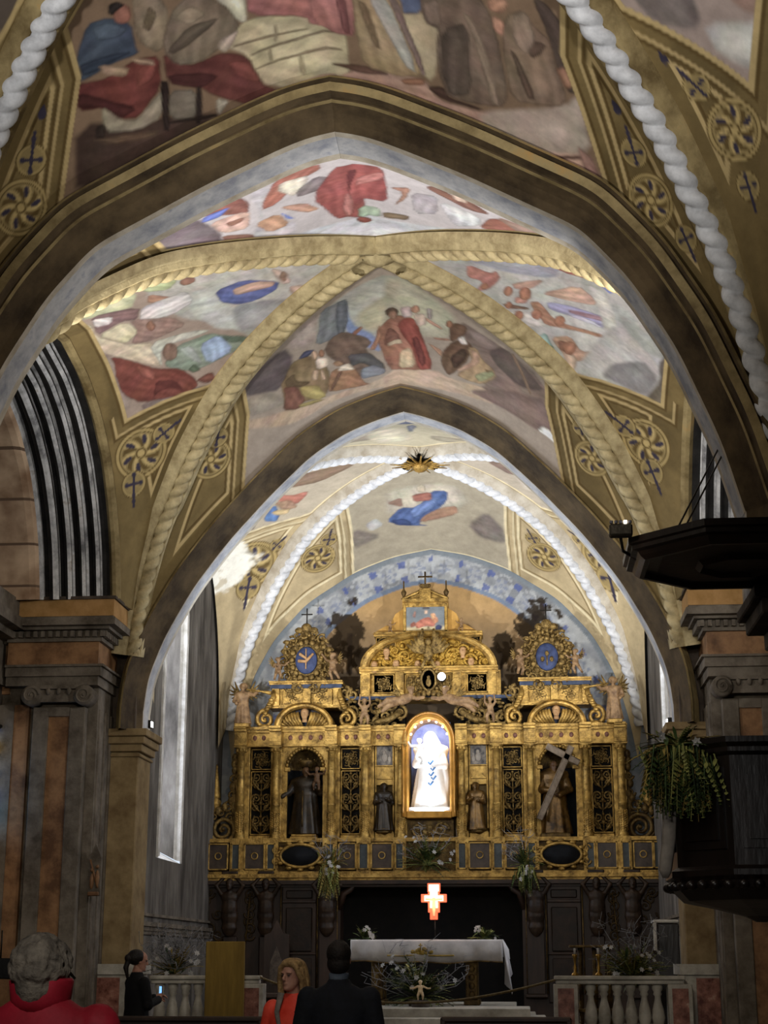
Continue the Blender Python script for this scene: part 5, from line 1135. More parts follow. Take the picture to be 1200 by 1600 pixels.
def wing(m, root, L, sx, R, n=6, drop=.4):
    for k in range(n):
        a = math.radians(70 - k * 22); l = L * (1 - .08 * k)
        d = R @ Vector((sx * math.cos(a), .25, math.sin(a)))
        q = root + R @ Vector((sx * L * .2 * (1 - k / n), .05 * L, .1 * L))
        m.tube([root, (root + q) / 2, q + d * l * .5, q + d * l], [(.03 * L, .05 * L), (.05 * L, .09 * L), (.05 * L, .10 * L), (.02 * L, .03 * L)], 6)
# ================================================================ the gilded altarpiece
AP = thing('altarpiece', 'tall gilded altarpiece with carved panels and niches covering the end wall of the choir', 'altarpiece', (0, 28, .6))
YB = 27.9
_xc = {}; _zc = {}
def X(px, Y=YB): return float(at(px, 1250, Y)[0])
def Z(py, Y=YB): return float(at(674, py, Y)[2])
def part(m, name, mats, parent=None): return m.build(name, mats, AP if parent is None else parent)
def pbox(m, x0, x1, y0, y1, p0, p1, bev=0.0):
    """box between photo columns x0..x1 and photo rows p0 (top)..p1 (bottom), depth y0..y1"""
    a, b = sorted((X(x0), X(x1))); m.box(a, b, y0, y1, Z(p1), Z(p0), bev); return m
mir = lambda px: 1348 - px
def two(f):
    for s in (1, -1): f(lambda px, s=s: px if s == 1 else 1348 - px, s)
def carve_panel(x0, x1, p0, p1, y, name='carved_panel', style='scroll', mats=None):
    m = MB(); a, b = sorted((X(x0), X(x1))); z0, z1 = Z(p1), Z(p0); w = b - a; h = z1 - z0; cx = (a + b) / 2
    m.mi = 0; m.box(a, b, y + .05, y + .09, z0, z1); m.mi = 1
    f = .018
    for q in ((a, a + f, z0, z1), (b - f, b, z0, z1), (a, b, z0, z0 + f), (a, b, z1 - f, z1)): m.box(q[0], q[1], y - .015, y + .06, q[2], q[3], .004)
    m.mi = 2
    if style == 'grille':
        n = max(1, round(w / h)); cw = w / n
        for k in range(n):
            ox = a + cw * (k + .5); oz = (z0 + z1) / 2; R = min(cw, h) * .46
            for j in range(8):
                t = j * PI / 4; r = R * (.62 if j % 2 else .55)
                qx, qz = ox + r * math.cos(t), oz + r * math.sin(t)
                m.spiral(qx, y + .03, qz, R * .34, 1.2, t, 1 if j % 2 else -1, .014, 14, 5)
                m.tube([(ox, y + .02, oz), (qx, y + .02, qz)], .011, 5)
            m.ball((ox, y + .0, oz), (R * .2, .03, R * .2), 8, 6)
    else:
        n = max(1, round(h / w)); ch = h / n
        m.tube([(cx, y + .02, z0 + .03), (cx, y + .02, z1 - .03)], .013, 6)
        for k in range(n):
            oz = z0 + ch * (k + .5); flip = 1 if k % 2 else -1
            for s in (-1, 1):
                m.spiral(cx + s * w * .24, y + .02, oz + ch * .22, w * .19, 1.5, 0 if s > 0 else PI, s * flip, .02, 20, 5)
                m.spiral(cx + s * w * .27, y + .02, oz - ch * .2, w * .15, 1.4, 0 if s > 0 else PI, -s * flip, .018, 18, 5)
                m.tube([(cx, y + .02, oz - ch * .45), (cx + s * w * .18, y + .0, oz - ch * .3), (cx + s * w * .40, y + .02, oz), (cx + s * w * .30, y + .0, oz + ch * .42)], [.01, .022, .026, .008], 6)
                for j in range(3): m.ball((cx + s * w * (.12 + .13 * j), y + .01, oz + ch * (-.05 + .04 * j)), (w * .06, .022, w * .045), 6, 5)
            m.ball((cx, y - .005, oz), (w * .1, .03, w * .12), 8, 6); m.ball((cx, y - .0, oz + ch * .36), (w * .07, .03, w * .07), 8, 6)
    return part(m, name, mats or [HOLLOW, GOLD, CARVE])
def foliage_scrolls(m, pts, y, r, seed=1, dep=.03):
    """run of acanthus scrolls at the given (x, z, hand)"""
    for (x, z, hd, q) in pts:
        m.spiral(x, y, z, r * q, 1.5, PI * .5, hd, dep, 20, 6)
        for j in range(4): t = j * 1.3 + q; m.ball((x + r * q * 1.1 * math.cos(t), y, z + r * q * 1.1 * math.sin(t)), (r * q * .3, dep, r * q * .18), 6, 5)
# ---- body of the altarpiece
m = MB(); pbox(m, 366, 440, 28.2, 28.5, 1140, 1320); pbox(m, 508, 640, 28.2, 28.5, 1140, 1320); pbox(m, mir(440), mir(366), 28.2, 28.5, 1140, 1320); pbox(m, mir(640), mir(508), 28.2, 28.5, 1140, 1320)
part(m, 'backboard', [GOLDD])
# predella with inlaid panels
m = MB(); pbox(m, 318, 1032, 27.72, 28.5, 1316, 1362); part(m, 'predella', [GOLDD])
m = MB()
for k, (p0, p1, o) in enumerate(((1362,1366,.10),(1366,1372,.16),(1372,1376,.10),(1310,1313,.05),(1313,1316,.08))): pbox(m, 316, 1034, 27.72 - o, 28.5, p0, p1)
for a, b in ((366, 440), (508, 530), (560, 582), (616, 636)):
    for q in (a, mir(b)): pbox(m, q, q + b - a, 27.6, 27.8, 1310, 1366)
part(m, 'base_ledge', [GOLD])
MARB = mat('inlaid_stone', '2c2420', '4c3f34', rough=.4, scale=5, bump=.1); SLATE = mat('inlaid_slate', '2a3034', '454c4c', rough=.4, scale=5, bump=.1)
def inlay(a, b, mt, deep=27.58):
    m = MB(); f = 2.2; m.mi = 1
    for q in ((a, b, 1318, 1320.4), (a, b, 1357.6, 1360), (a, a + f, 1318, 1360), (b - f, b, 1318, 1360)): pbox(m, q[0], q[1], deep - .015, deep + .2, q[2], q[3], .004)
    m.mi = 0; pbox(m, a + f, b - f, deep + .01, deep + .2, 1320.4, 1357.6)
    if b - a > 25: m.mi = 1; m.tube([(X((a + b) / 2) + .055 * math.cos(2 * PI * j / 16), deep, Z(1338) + .055 * math.sin(2 * PI * j / 16)) for j in range(16)], .011, 5, closed=True)
    part(m, 'inlaid_panel', [mt, GOLD])
for a, b, mt in ((320,333,SLATE),(333,364,MARB),(368,382,SLATE),(388,420,MARB),(422,436,SLATE),(512,526,SLATE),(532,560,MARB),(563,579,SLATE),(582,616,MARB),(619,633,SLATE)):
    inlay(a, b, mt); inlay(mir(b), mir(a), mt)
# oval cartouches under the niches
def cart(f, s):
    m = MB(); cx, cz = X(f(474)), Z(1338)
    m.mi = 0; m.lathe([(.0, 0), (.30, .0), (.32, -.03)], (cx, 27.6, cz), 26, sy=.52, axis='y'); m.mi = 1
    m.tube([(cx + .34 * math.cos(t), 27.57, cz + .19 * math.sin(t)) for t in [2 * PI * k / 30 for k in range(30)]], .028, 7, closed=True)
    for k in range(12):
        t = 2 * PI * k / 12; m.ball((cx + .39 * math.cos(t), 27.58, cz + .23 * math.sin(t)), (.06, .03, .035), 7, 5)
    for q in (-1, 1): m.spiral(cx + q * .42, 27.58, cz + .1, .07, 1.3, 0, q, .02, 16, 5); m.spiral(cx + q * .42, 27.58, cz - .1, .07, 1.3, 0, -q, .02, 16, 5)
    part(m, 'oval_cartouche', [NICHE, GOLD])
two(cart)
# columns
def column(px):
    cx = X(px); y = 27.86; zb, zt = Z(1311), Z(1166); r = .072
    m = MB(); m.mi = 0
    h = zt - zb; prof = [(r * 1.5, 0), (r * 1.5, .03), (r * 1.2, .05), (r * 1.3, .075), (r * 1.05, .1), (r, .12)]
    prof += [(r * 1.02, h * .36), (r * 1.12, h * .365), (r * 1.12, h * .38), (r * .98, h * .385), (r * .86, h - .09), (r * 1.0, h - .085)]
    m.lathe([(a, b) for a, b in prof], (cx, y, zb), 18)
    m.box(cx - r * 1.6, cx + r * 1.6, y - r * 1.6, y + .3, zb - .04, zb, .006)
    for k in range(9):                                       # carved lower drum
        for j in range(7):
            t = PI + PI * j / 6; m.ball((cx + r * 1.05 * math.cos(t), y + r * 1.05 * math.sin(t), zb + .14 + k * h * .024 + (j % 2) * .015), (.014, .014, .018), 5, 4)
    o = part(m, 'column', [GOLD])
    c = MB(); c.lathe([(r * .9, 0), (r * 1.1, .02), (r * 1.3, .06), (r * 1.6, .085)], (cx, y, zt - .085), 16); c.box(cx - r * 1.6, cx + r * 1.6, y - r * 1.6, y + .3, zt, zt + .02)
    for k in range(8):
        t = 2 * PI * k / 8; c.ball((cx + r * 1.15 * math.cos(t), y + r * 1.15 * math.sin(t), zt - .045), (.022, .022, .035), 6, 5)
    part(c, 'capital', [GOLD], o)
for px in (376, 430.5, 518, 571, 627): column(px); column(mir(px))
# pilaster strips behind and between
m = MB()
for a, b in ((366, 388), (422, 438), (510, 530), (563, 584), (616, 636)):
    for q in (a, mir(b)): pbox(m, q, q + b - a, 27.98, 28.3, 1160, 1314, .01)
part(m, 'pilaster', [GOLD])
for a, b in ((389, 422), (531, 562)):
    for q in (a, mir(b)):
        carve_panel(q, q + b - a, 1166, 1199, 28.05, style='grille'); carve_panel(q, q + b - a, 1201, 1302, 28.05)
        m = MB(); pbox(m, q, q + b - a, 28.0, 28.2, 1303, 1312, .01); part(m, 'panel_sill', [GOLD])
# side niches
def niche(f, s):
    a, b = sorted((f(447), f(503))); cx = (X(a) + X(b)) / 2; r = (X(b) - X(a)) / 2; zs = Z(1198); zb = Z(1312)
    m = MB(); n = 18
    # front slab with the arched opening
    L, R_ = sorted((X(f(438)), X(f(510)))); zt = Z(1162); y0, y1 = 28.0, 28.1
    m.mi = 0; m.box(L, cx - r, y0, y1, zb, zt); m.box(cx + r, R_, y0, y1, zb, zt)
    arc = [(cx + r * math.cos(PI - PI * k / n), zs + r * 1.1 * math.sin(PI * k / n)) for k in range(n + 1)]
    for k in range(n):
        (xa, za), (xb, zb_) = arc[k], arc[k + 1]
        m.add([(xa, y0, za), (xb, y0, zb_), (xb, y0, zt), (xa, y0, zt)], [(0, 1, 2, 3)], False); m.add([(xa, y0, za), (xb, y0, zb_), (xb, y1, zb_), (xa, y1, za)], [(0, 1, 2, 3)], False)
    for k in range(n + 1):
        x, z = arc[k]; m.ball((cx + (x - cx) * 1.04, y0 - .01, zs + (z - zs) * 1.04), (.035, .03, .035), 7, 5)
    for q in (-1, 1): m.box(cx + q * r - .05, cx + q * r + .05, y0 - .04, y0 + .05, zs - .05, zs + .02, .008)
    o = part(m, 'niche', [GOLD])
    # concave recess with a shell head
    m = MB(); m.mi = 0; k2 = 14
    m.strip([[(cx - r * math.cos(PI * j / k2), y1 - .02 + r * .95 * math.sin(PI * j / k2), z) for j in range(k2 + 1)] for z in (zb, zs)])
    m.mi = 1; rows = []
    for i in range(9):
        e = PI / 2 * i / 8; rows.append([(cx - r * math.cos(e) * math.cos(PI * j / 28), y1 - .02 + r * .95 * math.cos(e) * math.sin(PI * j / 28) - .03 * (j % 2) * math.cos(e), zs + r * 1.1 * math.sin(e)) for j in range(29)])
    m.strip(rows); m.mi = 0; m.box(cx - r, cx + r, 28.0, 28.45, zb - .03, zb)
    part(m, 'shell_recess', [NICHE, GOLDD], o)
two(niche)
# statuette bays: small painting, arch and recess
PICT = mat('small_dark_painting', '2a2a30', '8a8278', rough=.5, scale=11, bump=.05)
def bay(f, s):
    a, b = sorted((f(585), f(615)))
    m = MB(); pbox(m, a, b, 28.02, 28.2, 1196, 1225, .006); pbox(m, a, b, 28.0, 28.2, 1296, 1316, .006)
    for q in ((a, a + 2.5), (b - 2.5, b)): pbox(m, q[0], q[1], 28.0, 28.2, 1160, 1300, .006)
    cx = (X(a) + X(b)) / 2; w = (X(b) - X(a)) / 2 - .03
    m.prism([(cx - w, Z(1216)), (cx + w, Z(1216)), (cx + w * .6, Z(1211)), (cx, Z(1207)), (cx - w * .6, Z(1211))], 27.96, 28.1)
    o = part(m, 'statue_bay', [GOLD])
    m = MB(); pbox(m, a + 2.5, b - 2.5, 28.12, 28.2, 1216, 1298); part(m, 'bay_back', [mat('ochre_recess', '5a4824', '80683a', rough=.6, scale=6)], o)
    m = MB(); m.lathe([(.02, 0), (.10, .07), (.17, .10), (.18, .13)], (cx, 28.05, Z(1306)), 16); part(m, 'bracket', [GOLDD], o)
    m = MB(); pbox(m, a + 2, b - 2, 28.03, 28.08, 1164, 1195); p = part(m, 'small_painting', [PICT], o)
    m = MB(); fr = 1.8
    for q in ((a, b, 1162, 1164), (a, b, 1194, 1196)): pbox(m, q[0], q[1], 27.98, 28.1, q[2], q[3], .004)
    part(m, 'picture_frame', [GOLD], p)
    m = MB(); zc = Z(1180); q = .04
    m.ball((cx - .01, 28.03, zc + .07), (.035, .012, .04), 8, 5); m.ball((cx, 28.03, zc - .02), (.06, .012, .08), 8, 5); m.ball((cx + .09 * s, 28.03, zc - .05), (.04, .012, .06), 8, 5); m.ball((cx + .09 * s, 28.03, zc + .03), (.02, .012, .025), 8, 5)
    part(m, 'painted_figures', [mat('painted_grey_figures', '77706a', 'a59c90', rough=.6)], p)
two(bay)
# entablature with carved heads
m = MB()
for p0, p1, o in ((1158,1162,.05),(1162,1164,.08),(1142,1158,.03),(1138,1142,.10),(1134,1138,.16)):
    for a, b in ((364, 632), (716, 984)): pbox(m, a, b, 27.95 - o, 28.5, p0, p1)
    for c in (376, 430.5, 518, 571, 626):
        for q in (c, mir(c)): pbox(m, q - 9.5, q + 9.5, 27.76 - o * .8, 28.3, p0, p1, .004)
ENT = part(m, 'entablature', [GOLD])
BOSS = mat('red_boss', '5a3a30', '8a6050', rough=.5, scale=20)
for px in (396, 410, 452, 468, 484, 500, 541, 555, 591, 606):
    for q in (px, mir(px)):
        m = MB(); m.ball((X(q), 27.93, Z(1150)), (.045, .03, .05), 8, 6); o = m.build('carved_boss', BOSS, ENT)
# segmental pediments with cherub heads over the side niches
def seg_ped(f, s):
    cx = X(f(475)); w = abs(X(f(521)) - X(f(428))) / 2; zb = Z(1135); h = Z(1098) - zb; n = 22
    m = MB(); rows = []
    for k in range(n + 1):
        t = PI * k / n; rows.append([(cx - math.cos(t) * w * q, y, zb + math.sin(t) * h * q) for q, y in ((.80, 28.0), (.80, 27.78), (.86, 27.74), (.94, 27.74), (1.0, 27.68), (1.0, 28.2))])
    m.strip(rows, smooth=False); o = part(m, 'segmental_pediment', [GOLD])
    m = MB(); pts = [(cx - math.cos(PI * k / n) * w * .82, zb + math.sin(PI * k / n) * h * .82) for k in range(n + 1)]
    m.prism(pts, 27.98, 28.2); part(m, 'tympanum', [BLUEP], o)
    m = MB(); head(m, (cx, 27.84, Z(1114)), .20); c = part(m, 'cherub_head', [FLESH], o)
    m = MB(); m.ball((cx, 27.87, Z(1112)), (.085, .08, .085), 12, 8)
    part(m, 'hair', [mat('brown_hair_paint', '5a4630', '7a6248', rough=.7)], c)
    m = MB()
    for q in (-1, 1):
        for k in range(8):
            b0 = Vector((cx + q * (.04 + .045 * k), 27.86, zb + .02)); tip = Vector((cx + q * (.13 + .052 * k), 27.82, zb + .265 - .0045 * k * k))
            m.tube([b0, b0.lerp(tip, .5) + Vector((q * .02, -.02, 0)), tip, tip + Vector((q * .03, .02, -.02))], [(.02, .022), (.022, .034), (.018, .03), (.006, .01)], 6)
    part(m, 'cherub_wings', [GOLD], c)
two(seg_ped)
# side attics above
def attic(f, s):
    a, b = sorted((f(420), f(531)))
    m = MB(); m.mi = 0; pbox(m, a, b, 28.0, 28.4, 1065, 1102)
    for c in (f(427), f(477), f(525)): pbox(m, c - 6, c + 6, 27.93, 28.2, 1072, 1100, .006)
    for p0, p1, o in ((1061,1064,.14),(1064,1066,.08),(1098,1103,.06)): pbox(m, a - 3, b + 3, 28.0 - o, 28.4, p0, p1)
    m.mi = 1; pbox(m, a - 1, b + 1, 27.94, 28.3, 1066, 1072)
    part(m, 'side_attic', [GOLD, BLUEP])
    for q0, q1 in ((436, 471), (484, 517)):
        u, v = sorted((f(q0), f(q1))); carve_panel(u, v, 1073, 1098, 27.98, style='grille')
    for px, hd in ((412, 1), (541, -1)):
        m = MB(); x = X(f(px)); m.spiral(x, 27.9, Z(1121), .15, 1.6, PI / 2, s * hd, .045, 26, 7)
        e = X(f(424 if px < 470 else 529))
        m.tube([(x - .0, 27.9, Z(1108)), ((x + e) / 2, 27.9, Z(1100)), (e, 27.92, Z(1086)), (e, 27.95, Z(1074))], [.05, .055, .05, .03], 7)
        m.ball((x, 27.88, Z(1133)), (.13, .06, .05), 8, 6)
        for k in range(4): m.ball((x + (e - x) * k / 4, 27.86, Z(1112 - 7 * k)), (.05, .03, .035), 7, 5)
        part(m, 'volute', [GOLD])
two(attic)
# crowning cartouches
def cartouche(f, s):
    cx, cz = X(f(475)) if s == 1 else X(861), Z(1028); y = 27.98
    m = MB(); rnd = random.Random(5 + s)
    m.lathe([(.0, .1), (.40, .1), (.42, .06), (.34, .0), (.22, -.03)], (cx, y + .02, cz), 30, sy=1.22, axis='y')
    for k in range(22):
        t = 2 * PI * k / 22; q = 1 + .08 * (k % 2)
        x, z = cx + .38 * q * math.cos(t), cz + .47 * q * math.sin(t)
        m.spiral(x, y - .02, z, .085, 1.3, t, 1 if math.cos(t) > 0 else -1, .025, 14, 5)
    for k in range(16):
        t = 2 * PI * k / 16; m.ball((cx + .26 * math.cos(t), y - .05, cz + .33 * math.sin(t)), (.055, .04, .055), 7, 5)
    for k in range(70):
        t = rnd.uniform(0, 2 * PI); q = rnd.uniform(.62, 1.05)
        m.ball((cx + .42 * q * math.cos(t), y - .03 - .05 * rnd.random(), cz + .52 * q * math.sin(t)), (.025 + .03 * rnd.random(), .03, .02 + .03 * rnd.random()), 6, 5)
    for q in (-1, 1): m.spiral(cx + q * .3, y, cz - .46, .12, 1.5, PI / 2, q, .035, 20, 6); m.spiral(cx + q * .14, y - .03, cz - .5, .1, 1.5, PI / 2, -q, .03, 20, 6)
    m.ball((cx, y - .05, cz + .58), (.10, .06, .09), 8, 6)
    for q in (-1, 1): m.ball((cx + q * .13, y - .04, cz + .54), (.08, .05, .06), 8, 6)
    o = part(m, 'crest_cartouche', [CARVE])
    m = MB(); m.lathe([(0, 0), (.12, .005), (.19, .02), (.20, .04)], (cx, y - .06, cz), 22, sy=1.25, axis='y'); part(m, 'blue_shield', [mat('blue_shield_paint', '283250', '3e4a70', rough=.6, scale=9)], o)
    m = MB()
    if s == 1:
        limb(m, [(cx - .12, y - .08, cz - .02), (cx - .0, y - .09, cz - .03), (cx + .12, y - .08, cz + .1)], [.03, .03, .022]); limb(m, [(cx - .1, y - .08, cz + .1), (cx, y - .085, cz + .03)], [.03, .02])
        m.tube([(cx, y - .075, cz - .16), (cx, y - .075, cz + .2)], .012, 6)
    else:
        for q in (-1, 0, 1): m.ball((cx + q * .08, y - .08, cz - .05 + .1 * (q == 0)), (.035, .02, .05), 8, 6)
        m.tube([(cx, y - .08, cz - .16), (cx, y - .08, cz - .0)], .012, 6)
    part(m, 'shield_emblem', [FLESH if s == 1 else CARVE], o)
    m = MB(); m.tube([(cx, y, cz + .62), (cx, y, cz + .95)], .012, 6); m.tube([(cx - .1, y, cz + .84), (cx + .1, y, cz + .84)], .012, 6)
    part(m, 'crest_cross', [LEAD], o)
two(cartouche)
# central attic, pediment and crown
m = MB(); m.mi = 0
pbox(m, 561, 786, 28.05, 28.45, 1046, 1092)
for c in (570, 624, 716, 772): pbox(m, c - 7, c + 7, 27.97, 28.3, 1048, 1085, .006)
for p0, p1, o in ((1041,1044,.18),(1044,1047,.12),(1047,1050,.06),(1082,1086,.06)): pbox(m, 560, 782, 28.05 - o, 28.45, p0, p1)
m.mi = 1; pbox(m, 535, 805, 27.96, 28.4, 1086, 1091)
part(m, 'central_attic', [GOLD, BLUEP])
for a, b in ((582, 616), (732, 765)): carve_panel(a, b, 1051, 1081, 28.0, style='grille')
for a, b in ((633, 661), (681, 709)): carve_panel(a, b, 1051, 1083, 28.02)
# oval medallion with lamp beside it
m = MB(); cx, cz = X(671), Z(1062); m.mi = 0; m.lathe([(0, 0), (.11, 0)], (cx, 27.92, cz), 20, sy=1.5, axis='y'); m.mi = 1
m.tube([(cx + .13 * math.cos(t), 27.91, cz + .19 * math.sin(t)) for t in [2 * PI * k / 24 for k in range(24)]], .025, 6, closed=True)
for k in range(10): t = 2 * PI * k / 10; m.ball((cx + .18 * math.cos(t), 27.92, cz + .25 * math.sin(t)), (.04, .03, .04), 7, 5)
m.ball((cx, 27.89, cz + .04), (.03, .02, .035), 8, 5); m.ball((cx, 27.89, cz - .05), (.05, .02, .08), 8, 5)
for k in range(5): m.ball((cx + (k - 2) * .09, 27.9, Z(1086) - .03 * abs(k - 2) + .05), (.05, .05, .07), 8, 6)
m.tube([(cx - .25, 27.9, Z(1090)), (cx, 27.86, Z(1094)), (cx + .25, 27.9, Z(1090))], .04, 7)
part(m, 'medallion', [SLATE, CARVE])
def ped():
    cx = X(671); w = (X(780) - X(561)) / 2; zb = Z(1043); h = Z(986) - zb; n = 28
    t0 = .0
    def arc(q, k): t = PI * k / n; return (cx - math.cos(t) * w * q, zb + (math.sin(t) ** .92) * h * q)
    m = MB(); rows = []
    for k in range(n + 1): rows.append([(arc(q, k)[0], y, arc(q, k)[1]) for q, y in ((.88, 28.1), (.88, 27.98), (.92, 27.93), (.97, 27.9), (1.0, 27.86), (1.0, 28.4))])
    m.strip(rows, smooth=False); o = part(m, 'central_pediment', [GOLD])
    m = MB(); m.prism([arc(.9, k) for k in range(n + 1)], 28.08, 28.3)
    rnd = random.Random(11)
    for k in range(150):
        q = rnd.uniform(.1, .84); t = rnd.uniform(.12, PI - .12); x = cx - math.cos(t) * w * q; z = zb + .03 + math.sin(t) * h * q * .92
        m.ball((x, 28.06, z), (rnd.uniform(.03, .09), .05, rnd.uniform(.025, .06)), 7, 5)
    for s in (-1, 1):
        for (u, v, r) in ((.35, .35, .14), (.6, .22, .12), (.8, .14, .09), (.3, .15, .1), (.5, .5, .1)): m.spiral(cx + s * w * u, 28.03, zb + h * v, r, 1.5, 0, s, .03, 18, 6)
    part(m, 'carved_tympanum', [mat('bright_carved_gilt', '7a5c22', 'd0a84e', rough=.42, metal=.7, scale=18, bump=.8, bscale=60)], o)
    for k, (u, v) in enumerate(((-.62, .45), (-.48, .12), (.5, .46), (.62, .16), (-.16, .1), (.12, .08), (-.8, .1))):
        m = MB(); head(m, (cx + w * u, 27.99, zb + h * v), .17); part(m, 'cherub_head', [FLESH], o)
    m = MB(); z0 = zb + h * .42; m.ball((cx, 27.9, z0), (.09, .08, .16), 10, 8); m.ball((cx, 27.84, z0 + .18), (.06, .07, .07), 9, 7)
    for s in (-1, 1):
        for k in range(5): m.tube([(cx + s * .05, 27.9, z0), (cx + s * (.12 + .03 * k), 27.86, z0 + .2 - .04 * k), (cx + s * (.1 + .07 * k), 27.86, z0 + .42 - .07 * k)], [(.03, .05), (.03, .06), (.01, .02)], 6)
        m.tube([(cx + s * .04, 27.88, z0 - .1), (cx + s * .12, 27.85, z0 - .28)], .03, 6)
    part(m, 'winged_emblem', [CARVE], o)
ped()
# upper pedestal, painting of a robed figure on clouds, little gable
m = MB(); pbox(m, 585, 756, 28.1, 28.45, 990, 1020)
for p0, p1, o in ((985,988,.12),(988,991,.06)): pbox(m, 583, 758, 28.1 - o, 28.45, p0, p1)
part(m, 'upper_pedestal', [GOLD])
for a, b in ((586, 618), (722, 755)): carve_panel(a, b, 992, 1012, 28.04)
m = MB()
for a, b in ((630, 635), (697, 702)): pbox(m, a, b, 28.0, 28.4, 942, 986, .008)
for p0, p1, o in ((934,939,.1),(939,946,.04),(983,986,.05)): pbox(m, 629, 703, 28.05 - o, 28.4, p0, p1)
cx = X(666); m.prism([(X(629), Z(934)), (X(703), Z(934)), (cx, Z(918))], 28.02, 28.35)
for a, b in (((629, 934), (666, 918)), ((666, 918), (703, 934))): m.tube([(X(a[0]), 27.99, Z(a[1])), (X(b[0]), 27.99, Z(b[1]))], .03, 4)
m.box(cx - .1, cx + .1, 27.95, 28.2, Z(934), Z(918))
TOP = part(m, 'top_gable', [GOLD])
def top_painting():
    a, b = X(635), X(697); z0, z1 = Z(984), Z(946); nx, nz = 60, 40
    gx, gz = np.meshgrid(np.linspace(0, 1, nx), np.linspace(0, 1, nz), indexing='ij'); x = gx.ravel(); z = gz.ravel()
    col = np.tile(np.array(L3('6e7478')), (len(x), 1)) * (1 + .5 * fbm(x * 5, z * 5, 3))[:, None]
    blend(col, sm(.28, .12, z + .1 * fbm(x * 6, z * 6, 4)), np.array(L3('b8aa88')))
    lay(col, x, z, [((176,96,72),.02,[.2,.3,.42,.52,.6,.6,.78,.38,.72,.18,.5,.22,.3,.1]), ((196,140,90),.02,[.62,.72,.75,.75,.8,.5,.7,.42]), ((150,80,60),.02,[.1,.3,.22,.42,.26,.25,.12,.15]),
        ((196,160,130),.02,[.48,.72,.56,.72,.56,.86,.48,.86]), ((70,64,70),.02,[.42,.92,.62,.92,.6,1.0,.44,1.0]), ((190,120,80),.02,[.66,.45,.8,.6,.85,.4,.74,.3]), ((150,110,95),.015,[.16,.62,.22,.85,.26,.8,.24,.55]),
        ((48,52,90),.015,[.76,.05,.92,.05,.94,.2,.84,.27,.75,.2])], wob=.02, fold=.4)
    V = np.stack([a + (b - a) * x, np.full_like(x, 28.02), z0 + (z1 - z0) * z], -1)
    color_mesh('top_painting', V, grid_faces(nx, nz), np.clip(col * 1.1, 0, .9), AP)
top_painting()
m = MB(); m.box(cx - .06, cx + .06, 28.0, 28.15, Z(918), Z(910)); m.tube([(cx, 28.05, Z(912)), (cx, 28.05, Z(890))], .018, 6); m.tube([(cx - .13, 28.05, Z(898)), (cx + .13, 28.05, Z(898))], .016, 6)
for s in (-1, 1): m.ball((cx + s * .07, 28.05, Z(912)), .035, 8, 6)
part(m, 'gable_cross', [GOLDD])
for px in (631, 700):
    m = MB(); m.lathe([(.02, 0), (.05, .02), (.02, .06), (.04, .1), (.05, .14), (.015, .2), (.012, .34), (.0, .36)], (X(px), 28.05, Z(934)), 10); part(m, 'finial', [GOLDD])
# scrolls flanking the top painting
for s in (-1, 1):
    m = MB(); e = cx + s * .42; m.mi = 0
    m.prism([(cx + s * .40, Z(985)), (cx + s * .40, Z(946)), (cx + s * .55, Z(955)), (cx + s * .62, Z(968)), (cx + s * .9, Z(982)), (cx + s * .95, Z(985))], 28.12, 28.2)
    part(m, 'painted_wing', [mat('orange_paint', 'a8803c', 'c89a50', rough=.6)])
# open-work between the entablature and the central attic
def openwork(f, s):
    m = MB(); rnd = random.Random(3)
    pts = [(X(f(px)), Z(py), s * h, q) for px, py, h, q in ((548,1108,1,1.2),(586,1103,-1,1.0),(600,1118,1,1.1),(612,1100,1,.8),(625,1112,-1,.9),(560,1122,-1,.9),(537,1100,1,.8),(590,1126,1,.7),(549,1083,1,.8),(538,1080,-1,.8))]
    foliage_scrolls(m, pts, 27.98, .13, dep=.035)
    for k in range(40): m.ball((X(f(rnd.uniform(540, 628))), 27.98, Z(rnd.uniform(1096, 1130))), (.05, .03, .03), 6, 5)
    m.tube([(X(f(626)), 27.95, Z(1112)), (X(f(606)), 27.9, Z(1124)), (X(f(584)), 27.9, Z(1128))], [.05, .06, .04], 8)
    part(m, 'scroll_openwork', [CARVE])
    m = MB(); pbox(m, *sorted((f(536), f(632))), 28.2, 28.45, 1092, 1134); part(m, 'dark_backing', [HOLLOW])
two(openwork)
